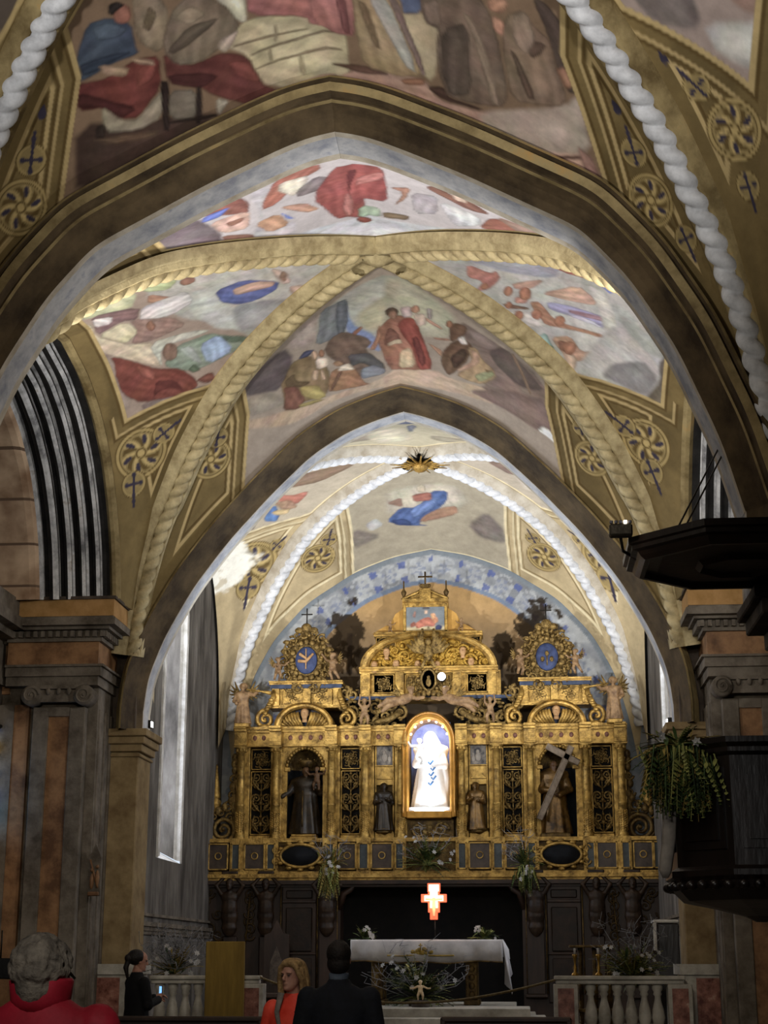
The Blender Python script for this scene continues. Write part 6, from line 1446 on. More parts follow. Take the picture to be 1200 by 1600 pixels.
# central niche with a round arch
def centre():
    cx = X(671); zs = Z(1160); r_in = (X(703) - X(639)) / 2; r_out = (X(713) - X(629)) / 2; zb = Z(1268); n = 24
    m = MB(); rows = []
    path = [(-1, zb - .12)] + [(-1, zs)] + [None] * 0
    def rr(k, r): t = PI * k / n; return cx - math.cos(t) * r, zs + math.sin(t) * r * 1.12
    for k in range(-1, n + 2):
        row = []
        for r, y in ((r_in, 28.45), (r_in, 27.86), (r_in + .03, 27.80), (r_in + .07, 27.80), (r_in + .08, 27.74), (r_out - .02, 27.70), (r_out, 27.74), (r_out, 28.3)):
            if k == -1: row.append((cx - r, y, zb - .10))
            elif k == n + 1: row.append((cx + r, y, zb - .10))
            else: x, z = rr(k, r); row.append((x, y, z))
        rows.append(row)
    m.strip(rows, smooth=False); pbox(m, 636, 706, 27.78, 28.4, 1268, 1279, .01)
    o = part(m, 'central_niche', [mat('warm_gilt', '8a6428', 'b8883c', rough=.45, metal=.6, scale=6)])
    m = MB(); m.box(cx - r_in, cx + r_in, 28.42, 28.46, zb, zs + r_in * 1.2); part(m, 'niche_back', [mat('niche_blue', '505c98', '8088b4', rough=.7, scale=4, c3='6480b4')], o)
    m = MB(); pbox(m, 636, 708, 27.98, 28.3, 1280, 1312); part(m, 'niche_base', [GOLDD], o)
    m = MB()
    for s in (-1, 1):
        m.spiral(cx + s * .20, 27.95, Z(1296), .12, 1.5, 0, s, .025, 20, 6); m.ball((cx + s * .07, 27.95, Z(1300)), (.07, .03, .05), 8, 6)
    head(m, (cx, 27.95, Z(1295)), .16); part(m, 'base_carving', [CARVE], o)
    for k in range(7):
        t = PI * (k + 1) / 8; m = MB(); m.ball((cx - math.cos(t) * (r_in - .01), 27.9, zs + math.sin(t) * (r_in - .01) * 1.12), .022, 8, 6)
        part(m, 'niche_bulb', [glow('warm_bulb', 'ffe6b0', 9)], o)
centre()
# outer scrolls and obelisk finials
def outer(f, s):
    m = MB(); x = X(f(349)); z = Z(1294)
    m.spiral(x, 27.95, z, .22, 2.2, PI, s, .045, 40, 7)
    m.tube([(X(f(324)), 27.95, Z(1280)), (X(f(322)), 27.95, Z(1298)), (X(f(334)), 27.95, Z(1310)), (X(f(362)), 27.95, Z(1312))], .03, 7)
    for px, py, r in ((333,1272,.10),(345,1266,.09),(356,1258,.10),(362,1240,.08),(363,1214,.07),(358,1275,.08)): m.spiral(X(f(px)), 27.98, Z(py), r, 1.4, 0, s, .028, 18, 6)
    for px, py in ((364,1190),(365,1200),(362,1226),(360,1248),(350,1258),(340,1264),(330,1268),(365,1180)): m.ball((X(f(px)), 27.97, Z(py)), (.06, .04, .08), 8, 6)
    m.tube([(X(f(366)), 28.0, Z(1312)), (X(f(364)), 28.0, Z(1250)), (X(f(366)), 28.0, Z(1185))], [.06, .05, .03], 7)
    pbox(m, *sorted((f(320), f(367))), 27.8, 28.2, 1312, 1317, .006)
    part(m, 'outer_scroll', [CARVE if s == 1 else GOLDD])
    m = MB(); m.lathe([(.05, 0), (.08, .02), (.03, .06), (.09, .14), (.10, .20), (.05, .25), (.08, .27), (.075, .30), (.02, .78), (.03, .80), (.0, .86)], (X(f(335)), 28.05, Z(1267)), 14, smooth=True)
    part(m, 'obelisk_finial', [GOLD])
two(outer)
# ---- lower stage in dark carved wood
m = MB(); m.mi = 0
pbox(m, 312, 534, 27.8, 28.5, 1376, 1640); pbox(m, 812, 1036, 27.8, 28.5, 1376, 1640)
for p0, p1, o in ((1376,1382,.2),(1382,1386,.1)): pbox(m, 312, 1036, 27.8 - o, 28.5, p0, p1)
part(m, 'lower_stage', [DWOOD])
m = MB(); pbox(m, 530, 815, 28.3, 28.55, 1374, 1620); part(m, 'opening_shade', [HOLLOW])  # near-black board painted as the shade inside the opening
def lower(f, s):
    # panelled door between two caryatids
    a, b = sorted((f(446), f(498)))
    m = MB(); m.mi = 0
    for q in ((a, b, 1384, 1560),): pbox(m, a, b, 27.74, 27.82, 1384, 1566, .01)
    for z0, z1 in ((1391, 1404), (1418, 1487), (1497, 1560)):
        m.mi = 1; pbox(m, a + 6, b - 6, 27.70, 27.76, z0, z1, .015); m.mi = 0
    for z0, z1 in ((1406, 1411), (1488, 1492)): pbox(m, a, b, 27.70, 27.76, z0, z1, .01)
    part(m, 'panelled_door', [DWOOD, mat('door_panel_wood', '140d08', '2a1c12', rough=.5, scale=6)])
    m = MB()
    for q in (444, 500, 530):
        c = X(f(q)); m.tube([(c, 27.72, Z(1386)), (c, 27.72, Z(1552))], .014, 5)
    c = X(f(390)); m.tube([(c + .08 * s, 27.72, Z(1395)), (c, 27.72, Z(1490))], .012, 5)
    part(m, 'gilt_moulding', [GOLDD])
    for px, h in ((367, 1), (422, 1), (515, 1)):
        m = MB(); c = X(f(px)); z0 = Z(1452); y = 27.62
        m.ball((c, y, z0 + .36), (.14, .10, .20), 12, 8); m.ball((c, y, z0 + .52), (.15, .09, .12), 12, 8); head(m, (c, y - .04, z0 + .74), .20)
        for q in (-1, 1): limb(m, [(c + q * .14, y, z0 + .58), (c + q * .23, y - .02, z0 + .72), (c + q * .10, y, z0 + .86)], [.045, .042, .032]); m.ball((c + q * .08, y, z0 + .88), .04, 8, 6)
        m.lathe([(.04, -.12), (.10, -.06), (.14, .02), (.12, .1), (.15, .2), (.14, .3)], (c, y + .02, z0), 12, sy=.7)
        m.box(c - .14, c + .14, y - .05, y + .2, z0 + .90, z0 + .96)
        o = part(m, 'caryatid', [mat('brown_carved_wood', '1c130c', '3a2a1c', rough=.5, scale=8)]); fuse(o, .014)
        m = MB(); m.box(c - .12, c + .12, 27.7, 27.82, Z(1560), Z(1462), .02); part(m, 'pedestal', [DWOOD])
    m = MB(); rnd = random.Random(9)
    u, v = sorted((X(f(318)), X(f(352))))
    for k in range(9):
        m.spiral(rnd.uniform(u, v), 27.77, Z(1395 + 11 * k), .09, 1.4, k, 1 if k % 2 else -1, .02, 16, 5)
    u, v = sorted((X(f(384)), X(f(408))))
    for k in range(7): m.spiral((u + v) / 2, 27.77, Z(1395 + 11 * k), .09, 1.4, k, 1 if k % 2 else -1, .02, 16, 5)
    part(m, 'carved_foliage', [mat('dark_carving', '241a0e', '4e3c20', rough=.5, metal=.3, scale=9)])
    m = MB(); pbox(m, *sorted((f(500), f(534))), 27.6, 27.9, 1553, 1558, .01); pbox(m, *sorted((f(503), f(530))), 27.68, 27.9, 1440, 1553, .01)
    x = X(f(532)); m.tube([(x, 27.8, Z(1420)), (x + s * .08, 27.75, Z(1396)), (x + s * .2, 27.75, Z(1390)), (x + s * .26, 27.75, Z(1383))], [.06, .06, .05, .03], 8)
    part(m, 'opening_jamb', [DWOOD])
two(lower)
# ================================================================ statues and angels on the altarpiece
BRONZE = mat('dark_statue', '140f0b', '3a2e1e', rough=.38, metal=.2, scale=7, bump=.2, spec=.5)
BRONZE2 = mat('gilt_brown_statue', '2a1e10', '806030', rough=.36, metal=.45, scale=6, bump=.2, spec=.5)
SKIN2 = mat('statue_skin', '4c3626', '6e5238', rough=.5, scale=9)
def statue(name, label, loc, group=None): return thing(name, label, 'statue', loc, 0, group)
# friar with a child, left niche
def friar_child():
    x, y, z = X(475), 28.12, Z(1302); H = Z(1192) - z
    t = statue('friar_statue', 'dark statue of a haloed friar carrying a child in the left niche of the altarpiece', (x, y, z))
    m = MB(); robe(m, (x, y, z), H, .62, .44, folds=8, seed=4); head(m, (x + .01, y - .06, z + H * .90), .20, .15)
    limb(m, [(x - .17, y, z + H * .76), (x - .30, y - .05, z + H * .60), (x - .40, y - .10, z + H * .545)], [.085, .072, .05])
    limb(m, [(x + .17, y, z + H * .76), (x + .27, y - .06, z + H * .60), (x + .20, y - .20, z + H * .66)], [.085, .075, .05])
    fuse(m.build('robe', BRONZE, t), .013)
    m = MB(); hand(m, (x - .40, y - .10, z + H * .545), (-1, -.1, -.1), .15); head(m, (x + .01, y - .07, z + H * .902), .19, .15); fuse(m.build('face_and_hand', SKIN2, t), .008, it=1)
    m = MB(); m.lathe([(.10, 0), (.12, .05), (.15, .11), (.13, .12)], (x + .01, y - .03, z + H * .97), 16); [m.ball((x + .01 + .14 * math.cos(k), y - .03 + .14 * math.sin(k), z + H * .97 + .13), .02, 6, 5) for k in range(6)]; m.build('crown', GOLDD, t)
    m = MB(); putto(m, (x + .22, y - .22, z + H * .62), .42, -.3, wings=False); fuse(m.build('child', SKIN2, t), .010)
    m = MB(); m.tube([(x - .02, y - .24, z + H * .62), (x - .03, y - .23, z + H * .3), (x - .02, y - .26, z + H * .1)], .014, 6); m.build('rope_belt', GOLDD, t)
    m = MB(); m.box(x - .24, x + .24, y - .24, y + .2, z - .10, z - .04, .01); m.box(x - .22, x + .22, y - .22, y + .2, z - .04, z, .01); m.build('plinth', GOLD, t)
friar_child()
def friar_cross():
    x, y, z = X(867), 28.12, Z(1308); H = Z(1186) - z
    t = statue('friar_statue', 'brown gilt statue of a friar holding a tall slanting cross in the right niche', (x, y, z))
    m = MB(); robe(m, (x, y, z + .05), H, .58, .42, folds=7, seed=8); head(m, (x, y - .08, z + H * .90), .2, .35, .15); m.ball((x, y + .03, z + H * .84), (.15, .12, .09))
    limb(m, [(x - .17, y, z + H * .77), (x - .22, y - .10, z + H * .60), (x - .05, y - .24, z + H * .58)], [.085, .075, .05])
    limb(m, [(x + .17, y, z + H * .77), (x + .26, y - .08, z + H * .60), (x + .08, y - .24, z + H * .52)], [.085, .075, .05])
    fuse(m.build('robe', BRONZE2, t), .013)
    m = MB(); head(m, (x, y - .09, z + H * .902), .19, .35, .15); hand(m, (x - .05, y - .24, z + H * .58), (1, -.2, .1), .14); hand(m, (x + .08, y - .24, z + H * .52), (-1, -.2, .1), .14, thumb=-1); fuse(m.build('face_and_hands', SKIN2, t), .008, it=1)
    m = MB(); m.box(x - .26, x + .26, y - .24, y + .2, z - .08, z + .06, .015); m.build('plinth', GOLDD, t)
    c = MB(); yy = 27.78
    A, B = Vector((X(842), yy, Z(1282))), Vector((X(895), yy, Z(1170))); C1, D = Vector((X(856), yy, Z(1169))), Vector((X(906), yy, Z(1196)))
    for p, q in ((A, B), (C1, D)):
        d = (q - p).normalized(); n = Vector((-d.z, 0, d.x)) * .05; f = Vector((0, .04, 0))
        c.add([p - n - f, p + n - f, q + n - f, q - n - f, p - n + f, p + n + f, q + n + f, q - n + f], [(0, 1, 2, 3), (7, 6, 5, 4), (0, 4, 5, 1), (1, 5, 6, 2), (2, 6, 7, 3), (3, 7, 4, 0)], False)
        c.tube([p - n - f, q - n - f], .009, 5); c.tube([p + n - f, q + n - f], .009, 5)
    o = c.build('wooden_cross', mat('pale_cross_wood', '5a4c3e', '8a7a68', rough=.5, scale=8)); tag(o, 'slanting wooden cross with pale edges held by the friar statue in the right niche', 'cross')
friar_cross()
for px, lab, sd, mt in ((599, 'small dark statue of a robed saint left of the bright central niche', 3, BRONZE), (743, 'small brown gilt statue of a robed saint right of the bright central niche', 6, BRONZE2)):
    x, y, z = X(px), 28.0, Z(1297); H = Z(1222) - z
    t = statue('saint_statue', lab, (x, y, z))
    m = MB(); robe(m, (x, y, z), H, .36, .27, folds=7, seed=sd); s = 1 if px < 674 else -1
    head(m, (x + .01 * s, y - .04, z + H * .91), .13, .3 * s, .1); m.ball((x, y + .01, z + H * .92), (.075, .075, .075))
    for q in (-1, 1): limb(m, [(x + q * .11, y, z + H * .77), (x + q * .15, y - .05, z + H * .58), (x + q * .05, y - .14, z + H * (.66 if q * s > 0 else .60))], [.05, .045, .03]); m.ball((x + q * .05, y - .15, z + H * (.66 if q * s > 0 else .60)), .03, 8, 6)
    fuse(m.build('robe', mt, t), .010, it=1)
    m = MB(); m.lathe([(.13, 0), (.14, .03), (.1, .04)], (x, y, z - .04), 14, sy=.8); m.build('plinth', GOLDD, t)
# white Madonna statue in the lit central niche
def madonna():
    x, y, z = X(671), 28.08, Z(1264); H = Z(1143) - z
    t = statue('madonna_statue', 'brightly lit white statue of a veiled woman with a child in the central niche', (x, y, z))
    WH = mat('white_statue', 'dcdcdc', 'f4f4f2', rough=.5, scale=5, bump=.15)
    m = MB(); robe(m, (x + .02, y, z), H * 1.02, .70, .36, folds=8, seed=2, amp=.08, waist=.7); head(m, (x - .02, y - .06, z + H * .91), .19, -.2)
    m.ball((x + .01, y + .03, z + H * .90), (.13, .12, .17)); m.tube([(x + .02, y + .05, z + H * .98), (x + .10, y + .05, z + H * .85), (x + .22, y + .03, z + H * .65), (x + .29, y + .02, z + H * .4), (x + .24, y + .03, z + H * .08)], [(.08, .08), (.10, .10), (.1, .09), (.1, .08), (.1, .08)], 10)
    limb(m, [(x + .2, y, z + H * .74), (x + .27, y - .08, z + H * .57), (x + .08, y - .22, z + H * .56)], [.08, .07, .045]); limb(m, [(x - .16, y, z + H * .74), (x - .24, y - .08, z + H * .58), (x - .18, y - .20, z + H * .62)], [.08, .07, .045])
    fuse(m.build('robe', WH, t), .012)
    m = MB(); putto(m, (x - .17, y - .14, z + H * .58), .46, .2, wings=False); fuse(m.build('child', WH, t), .010)
    m = MB(); m.box(x - .36, x + .36, y - .22, y + .2, z - .04, z + .03, .01); m.lathe([(.30, .03), (.26, .09), (.22, .10)], (x, y, z), 18, sy=.6); m.build('plinth', WH, t)
    m = MB()
    for k, (dz, dx) in enumerate(((.60, .02), (.52, .06), (.45, .03), (.40, .07), (.33, .02))): m.tube([(x + dx - .03, y - .19 - .01 * k, z + H * dz), (x + dx, y - .215 - .01 * k, z + H * (dz - .03)), (x + dx + .05, y - .2 - .01 * k, z + H * (dz + .02))], .015, 6)
    m.build('blue_folds', mat('pale_blue_fold', '3a70b0', '5088c0', rough=.6), t)
madonna()
nl = bpy.data.lights.new('niche_lamp', 'AREA'); nl.energy = 19; nl.color = (.95, .97, 1); nl.shape = 'RECTANGLE'; nl.size = .55; nl.size_y = .1
no_ = bpy.data.objects.new('niche_lamp', nl); COL.objects.link(no_); no_.location = (X(671), 27.84, Z(1131)); no_.rotation_euler = (math.radians(28), 0, 0)
nl2 = nl.copy(); nl2.energy = 12; nl2.size = .5; nl2.size_y = .06; no2 = bpy.data.objects.new('niche_lamp', nl2); COL.objects.link(no2); no2.location = (X(671), 27.84, Z(1266)); no2.rotation_euler = (math.radians(152), 0, 0)
# angels and putti
ANG = mat('painted_angel', '5e4630', '9c7e5a', rough=.55, scale=9, bump=.2)
def angel(px, py0, py1, yaw, s, lab):
    x, y, z = X(px), 27.72, Z(py1); H = Z(py0) - z
    t = thing('angel_statue', lab, 'statue', (x, y, z), 0, 'trumpeting angels at the ends of the altarpiece')
    m = MB(); robe(m, (x, y, z), H * .98, .30, .24, yaw, folds=6, seed=5, amp=.16); head(m, (x, y - .03, z + H * .92), .14, yaw)
    m.ball((x, y + .02, z + H * .95), (.08, .08, .07))
    limb(m, [(x + s * .10, y, z + H * .76), (x + s * .2, y - .05, z + H * .72), (x + s * .28, y - .1, z + H * .80)], [.045, .038, .026]); m.ball((x + s * .28, y - .1, z + H * .8), .035, 8, 6)
    limb(m, [(x - s * .10, y, z + H * .76), (x - s * .16, y, z + H * .58), (x - s * .10, y - .1, z + H * .5)], [.045, .038, .026]); m.ball((x - s * .1, y - .1, z + H * .5), .035, 8, 6)
    fuse(m.build('body', ANG, t), .010, it=1)
    m = MB()
    for q in (-1, 1): wing(m, Vector((x + q * .04, y + .08, z + H * .72)), H * .38, q, Matrix.Identity(3))
    m.build('wings', CARVE, t)
    m = MB(); m.tube([(x + s * .08, y - .14, z + H * .84), (x + s * .34, y - .16, z + H * .78), (x + s * .52, y - .17, z + H * .73)], [.012, .015, .04], 8); m.build('trumpet', GOLD, t)
    m = MB(); m.box(x - .13, x + .13, y - .12, y + .12, z - .07, z, .01); m.build('plinth', GOLD, t)
angel(379, 1068, 1130, .3, 1, 'small winged angel with a trumpet standing on the left end of the altarpiece cornice')
angel(964, 1066, 1130, -.3, -1, 'small winged angel with a trumpet standing on the right end of the altarpiece cornice')
def putti(px, py0, py1, yaw, lab, arms, legs, Y=27.8, grp='putti on the altarpiece', wings=True):
    x, z = X(px), Z(py1); H = Z(py0) - z
    t = thing('putto_statue', lab, 'statue', (x, Y, z), 0, grp)
    m = MB(); putto(m, (x, Y, z), H, yaw, arms, legs, wings=False); fuse(m.build('body', ANG, t), .009, it=1)
    if wings:
        m = MB(); R = Matrix.Rotation(yaw, 3, 'Z')
        for q in (-1, 1): wing(m, Vector((x, Y, z)) + R @ Vector((q * .05 * H, .1 * H, .66 * H)), H * .34, q, R)
        m.build('wings', CARVE, t)
up = ((-1, .05, .30), (1, .05, .30))
putti(432, 1024, 1062, .8, 'winged putto leaning on the left side of the blue-centred left crest', ((-1, .1, -.15), (1, .3, .12)), ((-.25, .1), (.05, 0)))
putti(519, 1018, 1061, -.8, 'winged putto reaching up at the right side of the left crest', ((-1, .3, .25), (1, .15, -.1)), ((-.02, 0), (.25, -.1)))
putti(818, 1016, 1058, .8, 'winged putto reaching at the left side of the right crest', ((-1, .1, -.1), (1, .3, .2)), ((-.25, .1), (.05, 0)))
putti(906, 1018, 1057, -.8, 'winged putto leaning on the right side of the right crest', ((-1, .3, .12), (1, .15, -.1)), ((-.02, 0), (.25, -.1)))
putti(571, 1092, 1134, .2, 'naked putto with raised arms holding up the cornice left of the central arch', up, ((-.12, 0), (.12, 0)), 27.66, wings=False)
putti(769, 1092, 1133, -.2, 'naked putto with raised arms holding up the cornice right of the central arch', up, ((-.12, 0), (.12, 0)), 27.66, wings=False)
putti(609, 965, 986, .6, 'tiny white putto seated left of the painting at the very top', ((-1, .15, -.15), (1, .2, .1)), ((-.3, .3), (.0, .3)), 28.05, wings=False)
putti(724, 963, 986, -.6, 'tiny white putto seated right of the painting at the very top', ((-1, .2, .1), (1, .15, -.15)), ((0, .3), (.3, .3)), 28.05, wings=False)
def reclining(px, py, s, lab):
    x, y, z = X(px), 27.62, Z(py)
    t = thing('reclining_angel', lab, 'statue', (x, y, z), 0, 'reclining angels over the central arch')
    m = MB(); q = -s
    m.ball((x, y, z), (.16, .09, .09), 10, 7, Matrix.Rotation(-s * .35, 3, 'Y')); head(m, (x + s * .12, y - .03, z + .15), .15, s * .5); m.ball((x + s * .11, y + .01, z + .19), (.07, .07, .05))
    limb(m, [(x + s * .08, y, z + .05), (x + s * .22, y - .06, z + .0), (x + s * .34, y - .08, z + .02)], [.045, .038, .03]); limb(m, [(x - s * .12, y, z - .02), (x - s * .28, y - .06, z - .02), (x - s * .44, y, z - .12)], [.07, .055, .035])
    limb(m, [(x - s * .12, y + .03, z - .04), (x - s * .26, y + .0, z - .10), (x - s * .38, y, z - .2)], [.07, .055, .035])
    fuse(m.build('body', ANG, t), .010, it=1)
    m = MB(); wing(m, Vector((x - s * .05, y + .06, z + .06)), .22, -s, Matrix.Identity(3)); m.build('wing', CARVE, t)
reclining(634, 1096, 1, 'reclining angel leaning in from the left above the central arch')
reclining(709, 1097, -1, 'reclining angel leaning in from the right above the central arch')
# ================================================================ choir furniture
def A(px, py, Y): return Vector(at(px, py, Y))
LINEN = mat('white_linen', 'a8a4a4', 'c4c0be', rough=.8, scale=4, bump=.1)
def altar_table():
    y0, y1 = 24.75, 25.55; xl, xr = A(550, 1468, y0).x, A(783, 1468, y0).x; zt = A(670, 1468, y0).z; zf = .95
    t = thing('altar_table', 'low altar table on carved gilt legs under a white cloth', 'table', ((xl + xr) / 2, (y0 + y1) / 2, zf))
    m = MB(); m.box(xl + .05, xr - .05, y0 + .05, y1 - .05, zt - .12, zt - .02, .01); m.build('tabletop', GOLDD, t)
    for px in (590, 737):
        for y in (y0 + .15, y1 - .15):
            c = A(px, 1520, y0 + .15).x; m = MB(); m.box(c - .09, c + .09, y - .07, y + .07, zf + .08, zt - .12, .015); m.box(c - .12, c + .12, y - .09, y + .09, zf, zf + .08, .01)
            for k in range(5): m.ball((c, y - .075, zf + .16 + k * .12), (.05, .02, .05), 7, 5)
            m.build('leg', GOLDD, t)
    # cloth
    m = MB(); n = 60; zd = A(670, 1502, y0).z
    rows = []
    for i in range(n + 1):
        u = i / n; x = xl - .02 + (xr - xl + .04) * u
        wv = .012 * math.sin(u * 40) + .008 * math.sin(u * 23 + 1)
        d = zd - .02 * math.sin(u * PI) + .012 * math.sin(u * 17)
        rows.append([(x, y1 + .02, zt - .25), (x, y1 + .02, zt), (x, y0 - .01, zt), (x, y0 - .03, zt - .03), (x, y0 - .04 + wv, (zt + d) / 2), (x, y0 - .05 + wv * 2, d)])
    m.strip(rows)
    o = m.build('altar_cloth', LINEN); sd = o.modifiers.new('thickness', 'SOLIDIFY'); sd.thickness = .008
    tag(o, 'white cloth with a gold emblem draped over the altar table', 'tablecloth')
    m = MB(); m.tube([(r[-1][0], r[-1][1] - .004, r[-1][2]) for r in rows], .012, 6); m.build('gold_hem', GOLDD, o)
    # end fall on the right with folds
    m = MB(); rows = []
    for i in range(15):
        u = i / 14; y = y0 - .03 + (y1 - y0) * u * .55
        L = .78 - .5 * u
        rows.append([(xr + .02 + .01 * math.sin(9 * u), y, zt - .0), (xr + .08 + .03 * math.sin(14 * u), y - .02, zt - L * .5), (xr + .10 + .06 * math.sin(12 * u + 1), y - .05, zt - L)])
    m.strip(rows); q = m.build('cloth_fall', LINEN, o); sd = q.modifiers.new('thickness', 'SOLIDIFY'); sd.thickness = .008
    m = MB(); c = A(657, 1488, y0 - .07); rnd = random.Random(4)
    for k in range(16): m.ball((c.x + rnd.gauss(0, .10), c.y + .01, c.z - .02 + abs(rnd.gauss(0, .03))), (.035, .008, .03), 7, 5)
    m.tube([(c.x, c.y + .01, c.z), (c.x, c.y, c.z + .13)], .01, 5); m.tube([(c.x - .03, c.y, c.z + .1), (c.x + .03, c.y, c.z + .1)], .008, 5)
    for s in (-1, 1): m.tube([(c.x + s * .1, c.y + .01, c.z - .04), (c.x + s * .25, c.y + .01, c.z - .05), (c.x + s * .5, c.y + .015, c.z - .045)], .012, 5)
    m.build('embroidered_emblem', mat('gold_thread', '7a6224', 'a08840', rough=.5, metal=.3, scale=20), o)
    # platform under the altar
    m = MB(); m.box(xl - .5, xr + .5, y0 - .6, y1 + 1.6, .6, .80, .01); m.box(xl - .2, xr + .2, y0 - .3, y1 + 1.6, .80, .95, .01); struct(m.build('floor', MARBLE))
    return xl, xr, y0, y1, zt
XL, XR, TY0, TY1, TZ = altar_table()
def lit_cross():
    y = 25.1; t = thing('standing_cross', 'red and cream painted cross, spotlight glow added, on a thin stand behind the altar cloth', 'cross', tuple(A(678, 1468, y)))
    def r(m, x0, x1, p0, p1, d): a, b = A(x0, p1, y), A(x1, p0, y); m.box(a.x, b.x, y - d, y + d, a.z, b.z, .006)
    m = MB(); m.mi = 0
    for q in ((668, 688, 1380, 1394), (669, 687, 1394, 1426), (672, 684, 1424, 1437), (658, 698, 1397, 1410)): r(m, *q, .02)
    o = m.build('cross_panel', [glow('emissive_red_panel', 'f06040', 1.1)], t)  # emission added for the spotlight falling on the cross, which is no lamp
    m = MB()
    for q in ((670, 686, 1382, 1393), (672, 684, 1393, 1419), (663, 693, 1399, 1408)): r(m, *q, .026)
    m.build('cream_panel', [glow('emissive_cream_panel', 'ffe8c0', 1.9)], o)
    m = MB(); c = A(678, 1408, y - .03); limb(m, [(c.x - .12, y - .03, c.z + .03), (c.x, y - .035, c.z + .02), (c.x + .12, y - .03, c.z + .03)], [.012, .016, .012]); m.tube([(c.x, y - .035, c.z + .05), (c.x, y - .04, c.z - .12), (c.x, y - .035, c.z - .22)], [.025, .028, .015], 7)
    m.build('figure', [glow('emissive_figure', 'f0a878', 1.1)], o)
    m = MB(); b = A(680, 1470, y); m.tube([(b.x, y, A(678, 1436, y).z), (b.x, y, b.z + .01)], .009, 6); m.lathe([(.09, 0), (.08, .015), (.02, .03)], (b.x, y, b.z), 14); m.build('stand', LEAD, t)
    d = bpy.data.lights.new('cross_lamp', 'POINT'); d.energy = 6; d.color = (1, .6, .4); d.shadow_soft_size = .1; o = bpy.data.objects.new('cross_lamp', d); COL.objects.link(o); o.location = (c.x, y - .25, c.z)
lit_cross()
# ---- plants
LEAFD = mat('dark_leaf', '1e2a16', '485c30', rough=.5, scale=8); LEAFL = mat('light_leaf', '626a3a', '959552', rough=.55, scale=8); DRY = mat('dry_yellow_leaf', '6a5a2c', 'a08c4c', rough=.7, scale=8)
TWIG = mat('white_twig', '68686a', '98989c', rough=.7, scale=8); PETAL = mat('white_petal', '908e8a', 'b8b6b2', rough=.6, scale=8)
def leaf(m, p, d, L, w, bend=.3):
    d = Vector(d).normalized(); sd = d.cross(Vector((0, 0, 1)))
    sd = sd.normalized() if sd.length > .05 else Vector((1, 0, 0)); p = Vector(p)
    V = []; F = []
    for i in range(5):
        u = i / 4; c = p + d * L * u + Vector((0, 0, -bend * L * u * u)); q = w * math.sin(PI * (.12 + .88 * u)) * .5
        V += [c - sd * q, c + Vector((0, 0, .0)) + sd * q]
        if i: F.append((2 * i - 2, 2 * i - 1, 2 * i + 1, 2 * i))
    m.add(V, F)
def frond(m, p, d, L, w, n=12, bend=.4):
    d = Vector(d).normalized(); sd = d.cross(Vector((0, 0, 1))); sd = sd.normalized() if sd.length > .05 else Vector((1, 0, 0)); p = Vector(p); pts = []
    for i in range(n + 1):
        u = i / n; pts.append(p + d * L * u + Vector((0, 0, -bend * L * u * u)))
    m.tube(pts, [.006 * (1 - .7 * i / n) + .001 for i in range(n + 1)], 4)
    for i in range(2, n + 1):
        t = (pts[i] - pts[i - 1]).normalized()
        for s in (-1, 1): leaf(m, pts[i], t * .8 + sd * s, L * .22 * (1.1 - i / n), w, .15)
def flower(m, c, r, d=(0, -1, 0), n=6):
    d = Vector(d).normalized(); u = d.orthogonal().normalized(); v = d.cross(u); c = Vector(c)
    for k in range(n):
        a = 2 * PI * k / n; q = u * math.cos(a) + v * math.sin(a); sd = d.cross(q)
        V = [c, c + q * r * .5 + sd * r * .28 + d * r * .35, c + q * r + d * r * .25, c + q * r * .5 - sd * r * .28 + d * r * .35]; m.add(V, [(0, 1, 2, 3)])
    m.ball(c + d * r * .2, r * .16, 6, 5)
